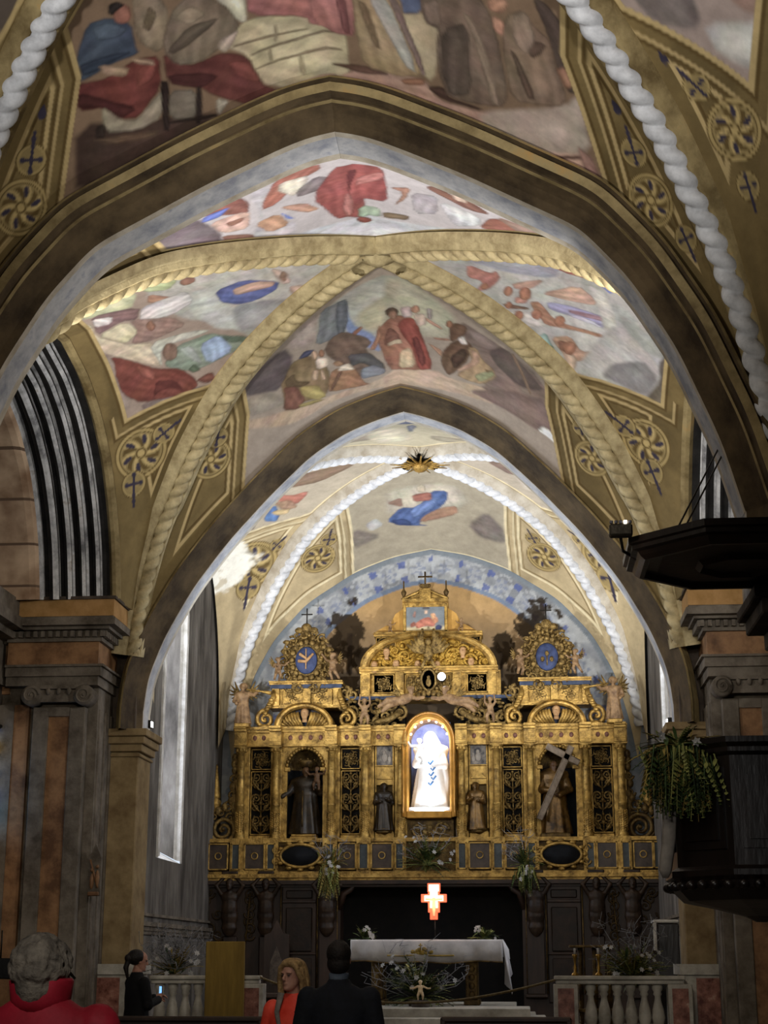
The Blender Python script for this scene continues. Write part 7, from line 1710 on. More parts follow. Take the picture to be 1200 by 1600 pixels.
def bouquet(name, label, c, w, h, seed, mats, nf=6, twigs=14, fronds=40, droop=0.0, hang=0.0, base=None, group=None, depth=.5):
    rnd = random.Random(seed); c = Vector(c); t = thing(name, label, 'flower arrangement', tuple(c), 0, group)
    for mi, mt in enumerate(mats):
        m = MB()
        for k in range(fronds):
            a = rnd.uniform(0, 2 * PI); e = rnd.uniform(-.1, 1.3); d = Vector((math.cos(a) * math.cos(e), math.sin(a) * math.cos(e) * depth, math.sin(e) - droop))
            L = (w / 2 * math.cos(e) + h * max(0, math.sin(e))) * rnd.uniform(.55, 1.0)
            if rnd.random() < .5: frond(m, c, d, L, .03 + .02 * rnd.random(), 9, rnd.uniform(.1, .5))
            else:
                o = c + d * L * rnd.uniform(.2, .7); leaf(m, o, d + Vector((rnd.gauss(0, .4), rnd.gauss(0, .4), rnd.gauss(0, .4))), rnd.uniform(.1, .22), rnd.uniform(.02, .05), .3)
        for k in range(int(hang * 40)):
            x = rnd.gauss(0, w * .16); o = c + Vector((x, -.05 + rnd.gauss(0, .05), -rnd.random() * .1)); frond(m, o, (rnd.gauss(0, .15), -.15, -1), h * hang * rnd.uniform(.5, 1.2), .03, 9, 0)
        tag(m.build('foliage', mt, t), kind='stuff')
    m = MB()
    for k in range(twigs):
        a = rnd.uniform(0, 2 * PI); e = rnd.uniform(.2, 1.35); d = Vector((math.cos(a) * math.cos(e), math.sin(a) * math.cos(e) * depth, math.sin(e))); L = (w / 2 * math.cos(e) + h * math.sin(e)) * rnd.uniform(.8, 1.15)
        pts = [c + d * L * u + Vector((rnd.gauss(0, .02), rnd.gauss(0, .02), rnd.gauss(0, .02))) for u in (.3, .55, .8, 1)]; m.tube(pts, [.006, .005, .004, .002], 5)
        for j in range(6): o = pts[rnd.choice((1, 2, 3))]; m.tube([o, o + Vector((rnd.gauss(0, .06), rnd.gauss(0, .04), abs(rnd.gauss(0, .07)))), o + Vector((rnd.gauss(0, .09), rnd.gauss(0, .04), abs(rnd.gauss(.03, .08))))], [.004, .0035, .002], 4)
    if twigs: tag(m.build('white_twigs', TWIG, t), kind='stuff')
    for k in range(nf):
        a = rnd.uniform(PI, 2 * PI); e = rnd.uniform(0, 1.1); d = Vector((math.cos(a) * math.cos(e), math.sin(a) * math.cos(e) * depth, math.sin(e) - droop)); L = (w / 2 * math.cos(e) + h * max(0, math.sin(e))) * rnd.uniform(.5, .85)
        m = MB(); p = c + d * L + Vector((0, -.12, 0)); 
        if hang: p = c + Vector((rnd.gauss(0, w * .15), -.16, rnd.uniform(-h * .5, h * .3)))
        flower(m, p, rnd.uniform(.03, .05), (d.x, -1, d.z)); m.build('white_flower', PETAL, t)
    if base:
        m = MB(); r, b = base; m.lathe([(r * .6, 0), (r * .9, b * .2), (r, b * .7), (r * 1.1, b), (r * .9, b)], (c.x, c.y, c.z - b), 16); m.build('vase', STONE, t)
    return t
bouquet('flower_arrangement', 'green and white flower arrangement on the ledge under the lit central niche', A(668, 1352, 27.35), .95, .55, 1, [LEAFD, LEAFL], 9, 8, 46)
bouquet('flower_arrangement', 'trailing yellow-green flower arrangement hanging from the ledge left of the altar', A(518, 1352, 27.3), .42, .46, 2, [LEAFL, DRY], 8, 6, 26, 0, .95)
bouquet('flower_arrangement', 'trailing white and green flower arrangement hanging from the ledge right of the altar', A(820, 1352, 27.3), .48, .46, 3, [LEAFL, LEAFD], 10, 6, 26, 0, .8)
bouquet('flower_arrangement', 'low spray of leaves and cream flowers lying on the left end of the altar', A(568, 1467, 25.0), .48, .13, 4, [LEAFL, LEAFD], 7, 0, 26)
bouquet('flower_arrangement', 'low spray of dark leaves and cream flowers lying on the right end of the altar', A(757, 1467, 25.0), .52, .14, 5, [LEAFD, LEAFL], 6, 0, 26)
bouquet('flower_arrangement', 'wide arrangement of palm leaves and white twigs on the step before the altar', A(655, 1560, 24.0), 1.15, .62, 6, [LEAFD, LEAFD, LEAFL], 10, 18, 60, base=(.16, .16))
bouquet('flower_arrangement', 'tall arrangement of white twigs and pale blossoms on the left balustrade', A(272, 1522, 21.2), .80, .42, 7, [DRY, LEAFD], 14, 30, 30, base=(.14, .12))
bouquet('flower_arrangement', 'large arrangement of yellowing foliage and white twigs on the right balustrade', A(990, 1528, 21.2), .74, .52, 8, [DRY, LEAFL, LEAFL, LEAFD], 12, 16, 60, base=(.15, .12))
# little figure of a child in the arrangement
m = MB(); c = A(657, 1563, 23.55); putto(m, tuple(c), .28, 0, ((-1, .35, -.1), (1, .35, -.1)), wings=False); o = m.build('child_figurine', mat('cream_wax', 'c8a880', 'e0c8a0', rough=.5)); fuse(o, .007, it=1); tag(o, 'tiny cream figurine of a child among the flowers before the altar', 'figurine')
m = MB(); m.lathe([(.12, -.14), (.13, -.02), (.10, 0)], tuple(c), 14); m.build('base', STONED, o)
# ---- balustrades
def balustrade(px0, px1, posts, label, Y=21.0, grp='communion balustrades'):
    xa, xb = A(px0, 1540, Y).x, A(px1, 1540, Y).x; zt = 1.41; z0 = .62
    t = thing('balustrade', label, 'balustrade', ((xa + xb) / 2, Y, z0), 0, grp)
    m = MB(); m.box(xa, xb, Y - .14, Y + .14, zt - .05, zt, .012); m.box(xa + .02, xb - .02, Y - .11, Y + .11, zt - .10, zt - .05, .01); m.build('handrail', MARBLE, t)
    m = MB(); m.box(xa, xb, Y - .12, Y + .12, z0 - .02, z0 + .10, .01); m.build('plinth', MARBLE, t)
    ps = [A(p, 1560, Y).x for p in posts]
    for x in ps:
        m = MB(); m.mi = 0; m.box(x - .15, x + .15, Y - .13, Y + .13, z0 + .1, zt - .1, .008); m.mi = 1; m.box(x - .10, x + .10, Y - .137, Y + .1, z0 + .16, zt - .15); m.build('post', [MARBLE, REDM], t)
    x = xa + .12
    while x < xb - .08:
        if all(abs(x - p) > .22 for p in ps):
            m = MB(); m.lathe([(.07, 0), (.07, .04), (.045, .06), (.06, .12), (.082, .22), (.07, .34), (.042, .46), (.036, .52), (.055, .55), (.045, .58), (.065, .62), (.065, .69)], (x, Y, z0 + .1 - .0), 14)
            sc = (zt - .1 - z0 - .1) / .69
            for i in range(len(m.v)): a, b, d = m.v[i]; m.v[i] = (a, b, z0 + .1 + (d - z0 - .1) * sc)
            m.build('baluster', MARBLE, t)
        x += .165
balustrade(236, 408, (395,), 'pale marble balustrade on the left with a red-inlaid end post')
balustrade(866, 1070, (884, 1062), 'pale marble balustrade on the right with red-veined posts')
# ochre panel standing before the left balustrade
m = MB(); a, b = A(319, 1590, 20.6), A(383, 1471, 20.6); m.box(a.x, b.x, 20.58, 20.63, .02, b.z, .008); o = m.build('display_panel', mat('ochre_board', '6a5420', '8a7030', rough=.75, scale=2.5, bump=.1, stretch=(3, 1, .4)))
tag(o, 'tall blank ochre panel standing upright before the left balustrade', 'panel')
m = MB(); 
for x in (a.x + .06, b.x - .06): m.box(x - .03, x + .03, 20.45, 20.8, 0, .05, .01)
m.build('foot', DWOOD, o)
# rope barrier
def rope(pts, name, lab, r=.016):
    P = [A(*p) for p in pts]; Q = []
    for i in range(len(P) - 1):
        for k in range(12):
            u = k / 12; p0, p1, p2, p3 = P[max(i - 1, 0)], P[i], P[i + 1], P[min(i + 2, len(P) - 1)]
            Q.append(.5 * ((2 * p1) + (p2 - p0) * u + (2 * p0 - 5 * p1 + 4 * p2 - p3) * u * u + (3 * p1 - p0 - 3 * p2 + p3) * u ** 3))
    Q.append(P[-1]); m = MB(); m.tube(Q, r, 7); o = m.build(name, mat('gold_rope', '4e4024', '7c6a42', rough=.6, scale=30)); tag(o, lab, 'rope'); return o
rope([(406, 1527, 20.9), (450, 1542, 21.2), (540, 1562, 21.4), (640, 1567, 21.4), (720, 1562, 21.4), (800, 1548, 21.2), (868, 1531, 20.9)], 'barrier_rope', 'gold rope barrier sagging across the choir entrance between the balustrades')
# marble steps and pavement edge in front of the altar
m = MB()
for k in range(3): m.box(-.6 + .0 * k, 2.05 - .22 * k, 22.3 + .35 * k, 24.2, .6 + .0, .72 + .12 * k, .01)
m.box(-1.6, -.6, 22.6, 24.2, .6, .86, .01)
struct(m.build('floor', MARBLE))
m = MB(); m.box(-2.0, 2.0, 20.5, 20.9, .4, .615); struct(m.build('floor', mat('red_carpet', '3c1512', '5c2420', rough=.9, scale=9)))
# celebrant's chair, dark wood with pointed panel
def throne():
    y = 26.6; a, b = A(412, 1530, y), A(452, 1449, y); z0 = .62
    t = thing('choir_chair', 'high-backed dark wooden choir chair with a pointed back panel behind the red-jacketed woman', 'chair', ((a.x + b.x) / 2, y, z0))
    cx = (a.x + b.x) / 2; w = b.x - a.x
    m = MB(); m.prism([(a.x, z0 + .45), (b.x, z0 + .45), (b.x, b.z - .12), (cx + .1, b.z - .08), (cx, b.z + .12), (cx - .1, b.z - .08), (a.x, b.z - .12)], y, y + .07); m.build('backrest', DWOOD, t)
    m = MB(); m.prism([(a.x + .1, z0 + .6), (b.x - .1, z0 + .6), (b.x - .1, b.z - .55), (cx, b.z - .3), (a.x + .1, b.z - .55)], y - .02, y + .03); m.build('back_panel', mat('grey_tapestry', '3c342e', '5c5248', rough=.9, scale=12), t)
    m = MB(); m.box(a.x, b.x, y - .5, y + .02, z0 + .40, z0 + .48, .015); m.build('seat', DWOOD, t)
    for sx in (a.x + .03, b.x - .03):
        m = MB(); m.box(sx - .03, sx + .03, y - .5, y, z0 + .66, z0 + .72, .012); m.box(sx - .03, sx + .03, y - .5, y - .44, z0 + .48, z0 + .66); m.build('armrest', DWOOD, t)
        for yy in (y - .47, y + .02): m = MB(); m.box(sx - .03, sx + .03, yy - .03, yy + .03, z0, z0 + .40); m.build('leg', DWOOD, t)
throne()
# console table with two candlesticks
def console():
    y = 22.0; a, b = A(889, 1477, y), A(962, 1477, y); zt = a.z
    t = thing('console_table', 'small gilt console table with thin top behind the right balustrade', 'table', ((a.x + b.x) / 2, y, .62))
    m = MB(); m.box(a.x, b.x, y - .2, y + .2, zt - .03, zt, .008); m.build('tabletop', GOLDD, t)
    for x in (a.x + .14, (a.x + b.x) / 2 + .02, b.x - .1):
        m = MB(); m.lathe([(.04, 0), (.05, .05), (.025, .1), (.04, .5), (.025, zt - .75), (.03, zt - .65)], (x, y, .62), 12); m.build('leg', GOLDD, t)
    m = MB(); m.box(a.x + .02, b.x - .02, y - .18, y + .18, .95, .99, .006); m.build('shelf', GOLDD, t)
console()
for px, lab in ((899, 'left one of two slim brass candlesticks on the right balustrade'), (936, 'right one of two slim brass candlesticks on the right balustrade')):
    c = A(px, 1526, 21.05); t = thing('candlestick', lab, 'candlestick', (c.x, c.y, 1.41), 0, 'candlesticks on the right balustrade')
    m = MB(); m.lathe([(.05, 0), (.045, .02), (.015, .05), (.025, .1), (.012, .14), (.02, .2), (.035, .24), (.03, .26)], (c.x, c.y, 1.41), 12); m.build('stem', mat('brass', '7a5c24', 'a88440', rough=.35, metal=.8, scale=9), t)
    m = MB(); m.lathe([(.014, .26), (.014, .33), (.004, .335)], (c.x, c.y, 1.41), 8); m.build('candle', PETAL, t)
# white handrail and dark box by the right wall
y = 22.4; a, b = A(1020, 1437, y), A(1048, 1437, y)
t = thing('reading_desk', 'dark reading desk with a white top edge by the right wall of the choir', 'lectern', (a.x, y, .62))
m = MB(); m.box(a.x, b.x + .1, y - .02, y + .4, a.z - .04, a.z, .01); m.box(a.x, a.x + .04, y - .02, y + .03, a.z - .40, a.z - .04); m.build('white_edge', WHITEP, t)
m = MB(); m.box(a.x + .06, b.x + .1, y, y + .4, .62, a.z - .05, .01); m.build('cabinet', BWOOD, t)
# sunburst boss of the choir vault
def sunburst():
    p = rib_point('C', 1, 1, 0.0); c = Vector((0, float(p[1]), float(p[2]) - .08)); t = thing('ceiling_boss', 'gilt sunburst boss with dark rays at the crossing of the choir vault ribs', 'boss', tuple(c))
    m = MB(); rnd = random.Random(2)
    for k in range(30):
        a = 2 * PI * k / 30; L = .42 if k % 2 else .30; m.tube([c + Vector((math.cos(a) * .1, math.sin(a) * .1, 0)), c + Vector((math.cos(a) * L, math.sin(a) * L, .06 * rnd.random()))], [.03, .004], 5)
    m.build('dark_rays', LEAD, t)
    m = MB()
    for k in range(16):
        a = 2 * PI * k / 16 + .1; m.tube([c + Vector((math.cos(a) * .06, math.sin(a) * .06, -.06)), c + Vector((math.cos(a) * .5, math.sin(a) * .5, -.05))], [.03, .006], 5)
    m.ball(c + Vector((0, 0, -.08)), (.14, .14, .10), 14, 9); m.build('gilt_disc', GOLD, t)
sunburst()
for b in ('B',):
    p = rib_point(b, 1, 1, 0.0); m = MB(); m.lathe([(.0, -.14), (.08, -.14), (.12, -.10), (.20, -.07), (.24, .02), (.2, .1)], (0, float(p[1]), float(p[2])), 20); struct(m.build('trim_6', RIBG))
# ================================================================ pulpit and its sounding board on the right pier
def octo(m, prof, c, smooth=False): m.lathe(prof, c, 8, a0=PI / 8, a1=2 * PI + PI / 8, smooth=False)
def pulpit():
    c = (3.25, 11.95, -.2); k = 1 / math.cos(PI / 8)
    t = thing('pulpit', 'dark carved wooden pulpit high on the right pier with greenery over its rim', 'pulpit', (c[0], c[1], 2.0))
    r = .62 * k
    m = MB(); octo(m, [(r * .98, 2.42), (r * .98, 3.18)], c)
    for i in range(8):
        a = PI / 4 * i; ux, uy = math.cos(a), math.sin(a); tx, ty = -uy, ux; ap = .62 * .98
        def q(u, v, o): return (c[0] + ux * (ap + o) + tx * u, c[1] + uy * (ap + o) + ty * u, c[2] + v)
        for u0, u1, v0, v1 in ((-.19, .19, 2.54, 3.10), (-.14, .14, 2.60, 3.04)):
            o = .015 if u1 > .16 else .03
            m.add([q(u0, v0, o), q(u1, v0, o), q(u1, v1, o), q(u0, v1, o), q(u0, v0, -.02), q(u1, v0, -.02), q(u1, v1, -.02), q(u0, v1, -.02)], [(0, 1, 2, 3), (0, 4, 5, 1), (1, 5, 6, 2), (2, 6, 7, 3), (3, 7, 4, 0)], False)
    m.build('panelled_body', BWOOD, t)
    m = MB(); octo(m, [(r * .95, 3.16), (r * 1.03, 3.2), (r * 1.03, 3.23), (r * 1.08, 3.26), (r * 1.08, 3.30), (r * .9, 3.30)], c); m.build('rim_moulding', BWOOD, t)
    m = MB(); octo(m, [(r * .95, 2.44), (r * 1.05, 2.40), (r * 1.05, 2.36), (r * 1.0, 2.33), (r * .98, 2.28), (r * .86, 2.20), (r * .8, 2.19), (r * .5, 2.15), (r * .2, 2.1), (.05, 2.06)], c)
    for i in range(40):
        a = 2 * PI * i / 40; m.ball((c[0] + r * .98 * math.cos(a), c[1] + r * .98 * math.sin(a), c[2] + 2.30), (.04, .04, .035), 6, 5)
    m.build('carved_base', BWOOD, t)
pulpit()
def canopy():
    c = (3.25, 12.0, -.06); k = 1 / math.cos(PI / 8); r = .86 * k
    t = thing('sounding_board', 'dark octagonal wooden sounding board over the pulpit at the right edge', 'canopy', (c[0], c[1], 4.5))
    m = MB(); octo(m, [(0, 4.57), (r * .80, 4.57), (r * .82, 4.53), (r * .86, 4.53), (r * .9, 4.56), (r * .92, 4.59), (r * .97, 4.60), (r * .97, 4.63), (r, 4.64), (r, 4.69), (r * .5, 4.71), (0, 4.72)], c); m.build('board', BWOOD, t)
    m = MB(); octo(m, [(0, 4.56), (r * .3, 4.555), (r * .34, 4.52), (r * .38, 4.56), (r * .7, 4.565)], c); m.build('underside_panel', DWOOD, t)
canopy()
# stays of the canopy
for k, (a, b) in enumerate((((1050, 842, 12.3), (1126, 694, 13.3)), ((1062, 840, 12.3), (1134, 700, 13.3)))):
    m = MB(); m.tube([A(*a), A(*b)], .008, 5); o = m.build('stay_wire', LEAD); tag(o, ('left' if k == 0 else 'right') + ' one of two thin stay wires rising from the dark canopy to the wall', 'wire', 'stay wires')
def floodlight(px, py, Y, w, label, lit=None, yaw=0):
    c = A(px, py, Y); t = thing('floodlight', label, 'lamp', tuple(c))
    m = MB(); m.box(c.x - w / 2, c.x + w / 2, c.y - .04, c.y + .06, c.z - .045, c.z + .045, .012); m.build('housing', LEAD, t)
    n = 5
    for i in range(n):
        m = MB(); x = c.x - w / 2 + w * (i + .5) / n; m.lathe([(.0, 0), (w / n * .38, 0), (w / n * .4, .02)], (x, c.y - .02, c.z + .05), 8); m.build('lens', (glow('lamp_lens', 'fff4e0', 6) if lit == i else mat('dark_lens', '303038', '50505a', rough=.2)), t)
    m = MB(); m.tube([(c.x, c.y + .05, c.z - .04), (c.x + .03, c.y + .3, c.z - .08), (c.x + .16, c.y + .45, c.z - .12)], .012, 6); m.build('bracket', LEAD, t)
floodlight(970, 829, 11.5, .17, 'small black floodlight bar on the left tip of the sounding board', 3)
for px, py, Y, s, lab in ((229, 1136, 22.0, 1, 'small bright floodlight on the left capital of the chancel arch'), (1051, 1132, 22.0, -1, 'small bright floodlight on the right capital of the chancel arch')):
    c = A(px, py, Y); t = thing('floodlight', lab, 'lamp', tuple(c)); m = MB(); m.box(c.x - .07, c.x + .07, Y - .06, Y + .06, c.z - .02, c.z + .09, .01); m.build('housing', LEAD, t)
    m = MB(); m.box(c.x - .06, c.x + .06, Y + .06, Y + .075, c.z - .01, c.z + .08); m.box(min(c.x + s * .07, c.x + s * .08), max(c.x + s * .07, c.x + s * .08), Y - .04, Y + .05, c.z, c.z + .07); m.build('lens', glow('flood_lens', 'ffffff', 25), t)
c = A(690, 1057, 27.7); t = thing('spot_lamp', 'small bright spot lamp shining beside the oval medallion of the altarpiece', 'lamp', tuple(c)); m = MB(); m.ball(tuple(c), .07, 12, 8); m.build('bulb', glow('spot_bulb', 'eef4ff', 14), t)
m = MB(); m.lathe([(.03, .06), (.08, .08), (.07, .2), (.02, .22)], (c.x, c.y, c.z), 12, axis='y'); m.build('housing', LEAD, t)
# garland over the pulpit rim
bouquet('greenery_garland', 'hanging garland of dark fir and yellowing sprays over the left corner of the pulpit', (2.66, 11.5, 3.06), .62, .22, 21, [LEAFD, LEAFD, LEAFL, DRY], 2, 0, 26, .5, 1.7)
m = MB(); a, b = A(1047, 1245, 11.55), A(1040, 1372, 11.5); m.tube([a, (a + b) / 2 + Vector((.01, 0, 0)), b + Vector((0, 0, .05)), b], [(.03, .05), (.028, .05), (.025, .045), (.005, .02)], 8); o = m.build('ribbon', mat('pale_ribbon', '6a635c', '8c857c', rough=.8, scale=6)); tag(o, 'long pale ribbon hanging below the greenery at the left of the pulpit', 'ribbon')
# ================================================================ left side
def stained():
    """arched coloured window in the left side wall with a cream panel below"""
    X0 = -5.3; n = 12
    P = [(px, py) for px, py in ((18, 1312), (19, 1280), (18, 1240), (15, 1210), (8, 1180), (0, 1164))]
    def AX(px, py, Xp):
        r = _fw * FPX + _rt * (px - 600) + _up * (800 - py); k = (Xp - CAM[0]) / r[0]; return CAM + r * k
    q = [AX(px, py, X0) for px, py in P]; y1 = float(q[0][1]); z0 = float(q[0][2]); zt = float(q[-1][2]); yc = 2 * float(q[-1][1]) - y1
    yw = y1 - .0; ym = y1 - .70; hw = .72
    t = []
    o = struct(bpy.data.objects.new('window_3', None)); COL.objects.link(o)
    cols = ['3c78d8', '6ab4e8', 'd0e0f4', '2a50b8', 'c8a840', '58b0e0', '4890d0', 'c8dcf0', '3870c8', '3060c0']
    rnd = random.Random(6); zs = zt - .55
    m = MB(); mats = [glow('coloured_glass' + ' ' * i, c, 1.6) for i, c in enumerate(cols)]
    ny, nz = 8, 12
    pts = [[(ym - hw + 2 * hw * (i + (rnd.uniform(-.3, .3) if 0 < i < ny else 0)) / ny, z0 + (zt + .25 - z0) * (j + (rnd.uniform(-.3, .3) if 0 < j < nz else 0)) / nz) for j in range(nz + 1)] for i in range(ny + 1)]
    def inside(y, z): return z < zs or ((y - ym) / hw) ** 2 + ((z - zs) / (zt + .25 - zs)) ** 2 < 1.05
    for i in range(ny):
        for j in range(nz):
            c = [pts[i][j], pts[i + 1][j], pts[i + 1][j + 1], pts[i][j + 1]]
            if inside(sum(p[0] for p in c) / 4, sum(p[1] for p in c) / 4): m.add([(X0 + .02, y, z) for y, z in c], [(0, 1, 2, 3)], False, rnd.randrange(len(cols)))
    m.build('stained_pane', mats, o, recalc=False)
    m = MB()
    for k in range(4): z = z0 + (zt - z0) * (k + .5) / 4; m.box(X0 + .03, X0 + .05, ym - hw, ym + hw, z - .01, z + .01)
    ring = [(X0 + .03, ym - hw * 1.03, z0), (X0 + .03, ym - hw * 1.03, zs)] + [(X0 + .03, ym - hw * 1.03 * math.cos(PI * k / n), zs + (zt + .25 - zs) * math.sin(PI * k / n)) for k in range(1, n)] + [(X0 + .03, ym + hw * 1.03, zs), (X0 + .03, ym + hw * 1.03, z0)]
    m.tube(ring, .03, 6); m.build('leading', LEAD, o)
    m = MB(); m.box(X0 - .04, X0 + .01, 15.0, 19.4, 1.8, 4.4); struct(m.build('wall_left', STONED))
    a = AX(17, 1315, X0 + .05); b = AX(8, 1402, X0 + .05)
    m = MB(); m.box(X0 + .07, X0 + .10, float(a[1]) - 1.4, float(a[1]), float(b[2]), float(a[2]), .01); p = m.build('cream_panel', mat('cream_board', 'a88c64', 'c8ac84', rough=.7, scale=2, emit='c8a070', estr=.12)); tag(p, 'cream panel on the left side wall just below the stained-glass window', 'panel')  # board has a faint glow added, it is no light source
stained()
# relief plaque (station of the cross) on the side of the left pier
def plaque():
    y = 20.45; a, b = A(137, 1400, y), A(160, 1318, y); cx = (a.x + b.x) / 2
    t = thing('relief_plaque', 'small grey relief plaque with a pointed top on the left pier', 'plaque', (cx, y, a.z))
    m = MB(); m.prism([(a.x, a.z), (b.x, a.z), (b.x, b.z - .18), (cx, b.z), (a.x, b.z - .18)], y - .02, y + .05); m.build('backing', STONE, t)
    m = MB(); rnd = random.Random(3)
    for q in ((-.03, .18), (.04, .22)): m.ball((cx + q[0], y - .03, a.z + q[1]), (.03, .03, .10), 8, 6); m.ball((cx + q[0], y - .04, a.z + q[1] + .14), .025, 8, 6)
    m.tube([(cx - .06, y - .03, a.z + .45), (cx + .05, y - .03, a.z + .1)], .014, 6); m.box(a.x + .01, b.x - .01, y - .07, y, a.z, a.z + .05, .01); m.build('relief', BROWNM, t)
plaque()
m = MB(); a, b = A(4, 1530, 18.0), A(26, 1497, 18.0); m.box(a.x - .15, b.x, 18.0, 18.3, a.z, b.z, .015); o = m.build('wall_box', mat('black_plastic', '0c0c0e', '18181a', rough=.5)); tag(o, 'small black box hanging on the left wall behind the grey-haired visitor', 'box')
m = MB(); m.tube([(a.x - .07, 18.1, b.z), (a.x - .07, 18.1, b.z + .3)], .01, 5); m.build('cable', LEAD, o)
# ================================================================ pews
def pew(x0, x1, Y, label, zt=1.03, group='pews of the nave'):
    t = thing('pew', label, 'pew', ((x0 + x1) / 2, Y, 0), 0, group)
    m = MB(); m.box(x0, x1, Y - .03, Y + .05, zt - .05, zt, .015); m.build('top_rail', DWOOD, t)
    m = MB(); m.box(x0 + .04, x1 - .04, Y, Y + .03, .45, zt - .05); m.build('backrest', DWOOD, t)
    m = MB(); m.box(x0 + .03, x1 - .03, Y - .45, Y + .02, .41, .45, .01); m.build('seat', DWOOD, t)
    for x in (x0, x1 - .05): m = MB(); m.box(x, x + .05, Y - .48, Y + .05, 0, .68, .01); m.box(x, x + .05, Y - .03, Y + .05, .68, zt - .02, .01); m.build('bench_end', DWOOD, t)
ya = 15.2
pew(A(172, 1590, ya).x, A(412, 1590, ya).x, ya, 'front dark wooden pew on the left, only its top rail showing', float(A(300, 1588, ya).z))
pew(A(688, 1590, ya).x, A(893, 1590, ya).x, ya, 'front dark wooden pew right of the aisle below the altar steps', float(A(790, 1589, ya).z))
# ================================================================ people
SKIN = mat('skin', '8e6250', 'b08470', rough=.55, scale=12, bump=.05)
def person(label, loc, yaw, H, jacket, trousers, hairm, hair, arms, head_yaw=0, head_tilt=0, shoulder=.42, extras=None, hd=0.0):
    t = thing('person', label, 'person', (0, 0, 0)); k = H / 1.75
    P = lambda x, y, z: (x * k, y * k, z * k)
    hs = shoulder / 2
    body = MB(); head(body, P(0, -.02, 1.63 + hd), .235 * k, head_yaw, head_tilt); body.tube([P(0, .01, 1.36), P(0, .0, 1.52)], [.065 * k, .058 * k], 12)
    body.ball(P(0, 0, 1.22), (.15 * k, .10 * k, .2 * k)); body.ball(P(0, 0, .98), (.14 * k, .10 * k, .16 * k)); body.ball(P(0, .0, 1.36), (hs * .85 * k, .07 * k, .06 * k))
    J = MB(); rows = []
    for h, w, d, oy in ((.80, .215, .145, .0), (.86, .22, .15, .0), (.98, .205, .14, 0), (1.08, .19, .13, 0), (1.2, .20, .135, 0), (1.3, hs + .0, .125, 0), (1.38, hs * .92, .105, .005), (1.43, hs * .66, .085, .01), (1.47, .085, .075, .01), (1.50, .075, .07, .01)):
        rows.append([P(math.cos(2 * PI * i / 28) * w, oy + math.sin(2 * PI * i / 28) * d, h) for i in range(28)])
    J.strip(rows, closed_v=True); n = len(J.v); J.f.append(tuple(range(28))); J.m.append(0); J.sm.append(False); J.f.append(tuple(range(n - 28, n))); J.m.append(0); J.sm.append(False)
    for sx, e, w in arms:
        s = (sx * (hs - .03), .0, 1.375); E = e; W = w
        limb(body, [P(*s), P(*E), P(*W)], [.045 * k, .040 * k, .030 * k])
        d = Vector(W) - Vector(E); d.normalize(); hand(body, P(*W), d, .18 * k, .5, (0, -.5, 1), -sx)
        we = Vector(W) - d * .02; limb(J, [P(*s), P(*E), P(*we)], [.078 * k, .066 * k, .05 * k], 12)
    T = MB(); S = MB()
    for sx in (-1, 1):
        limb(body, [P(sx * .09, 0, .92), P(sx * .10, -.01, .50), P(sx * .10, .02, .10)], [.075 * k, .052 * k, .036 * k]); body.ball(P(sx * .10, -.05, .05), (.04 * k, .11 * k, .04 * k))
        limb(T, [P(sx * .09, 0, .92), P(sx * .10, -.01, .50), P(sx * .10, .02, .08)], [.105 * k, .078 * k, .066 * k], 12)
        S.ball(P(sx * .10, -.05, .05), (.055 * k, .14 * k, .055 * k)); S.box(*[q * k for q in (sx * .10 - .05, sx * .10 + .05, -.18, .08, 0, .03)], .008)
    T.ball(P(0, 0, .92), (.18 * k, .13 * k, .12 * k))
    fuse(body.build('body', SKIN, t), .0062, it=1)
    E = MB(); R = Matrix.Rotation(head_yaw, 3, 'Z') @ Matrix.Rotation(head_tilt, 3, 'X')
    for q in (-1, 1): E.ball(Vector(P(0, -.02, 1.63 + hd)) + R @ (Vector((q * .135, -.335, .015)) * .235 * k), (.013 * k, .009 * k, .006 * k), 8, 6)
    E.build('eyes', mat('eye', '2a2220', '4a4240', rough=.3), t); fuse(J.build('jacket', jacket, t), .013); fuse(T.build('trousers', trousers, t), .016); fuse(S.build('shoes', mat('black_shoe', '0c0b0a', '181614', rough=.4), t), .01, it=1)
    Hm = MB(); hair(Hm, k); Hm.xf(Matrix.Translation((0, 0, hd * k))); fuse(Hm.build('hair', hairm, t), .0065 if hair is curls else .010, it=1)
    if extras: extras(t, k, P)
    t.location = loc; t.rotation_euler = (0, 0, yaw)
    return t
def curls(m, k):
    rnd = random.Random(4)
    m.ball((0, .03 * k, 1.665 * k), (.088 * k, .104 * k, .088 * k), 16, 12); m.ball((0, .07 * k, 1.60 * k), (.07 * k, .06 * k, .08 * k), 12, 8)
    for i in range(330):
        a = rnd.uniform(0, 2 * PI); e = rnd.uniform(-.5, 1.5); x, y, z = math.cos(a) * math.cos(e), math.sin(a) * math.cos(e), math.sin(e)
        if y < -.45 and z < .5: continue
        m.ball((x * .092 * k, (.03 + y * .106) * k, (1.655 + z * .092) * k), rnd.uniform(.010, .019) * k, 7, 5)
def shorthair(m, k):
    m.ball((0, .03 * k, 1.67 * k), (.088 * k, .108 * k, .092 * k), 16, 12); m.ball((0, .05 * k, 1.60 * k), (.082 * k, .075 * k, .08 * k), 12, 9)
    rnd = random.Random(8)
    for i in range(40): a = rnd.uniform(0, 2 * PI); q = rnd.uniform(.2, 1); m.ball((math.cos(a) * .075 * q * k, (.035 + math.sin(a) * .09 * q) * k, (1.755 - .065 * q * q) * k), .014 * k, 6, 5)
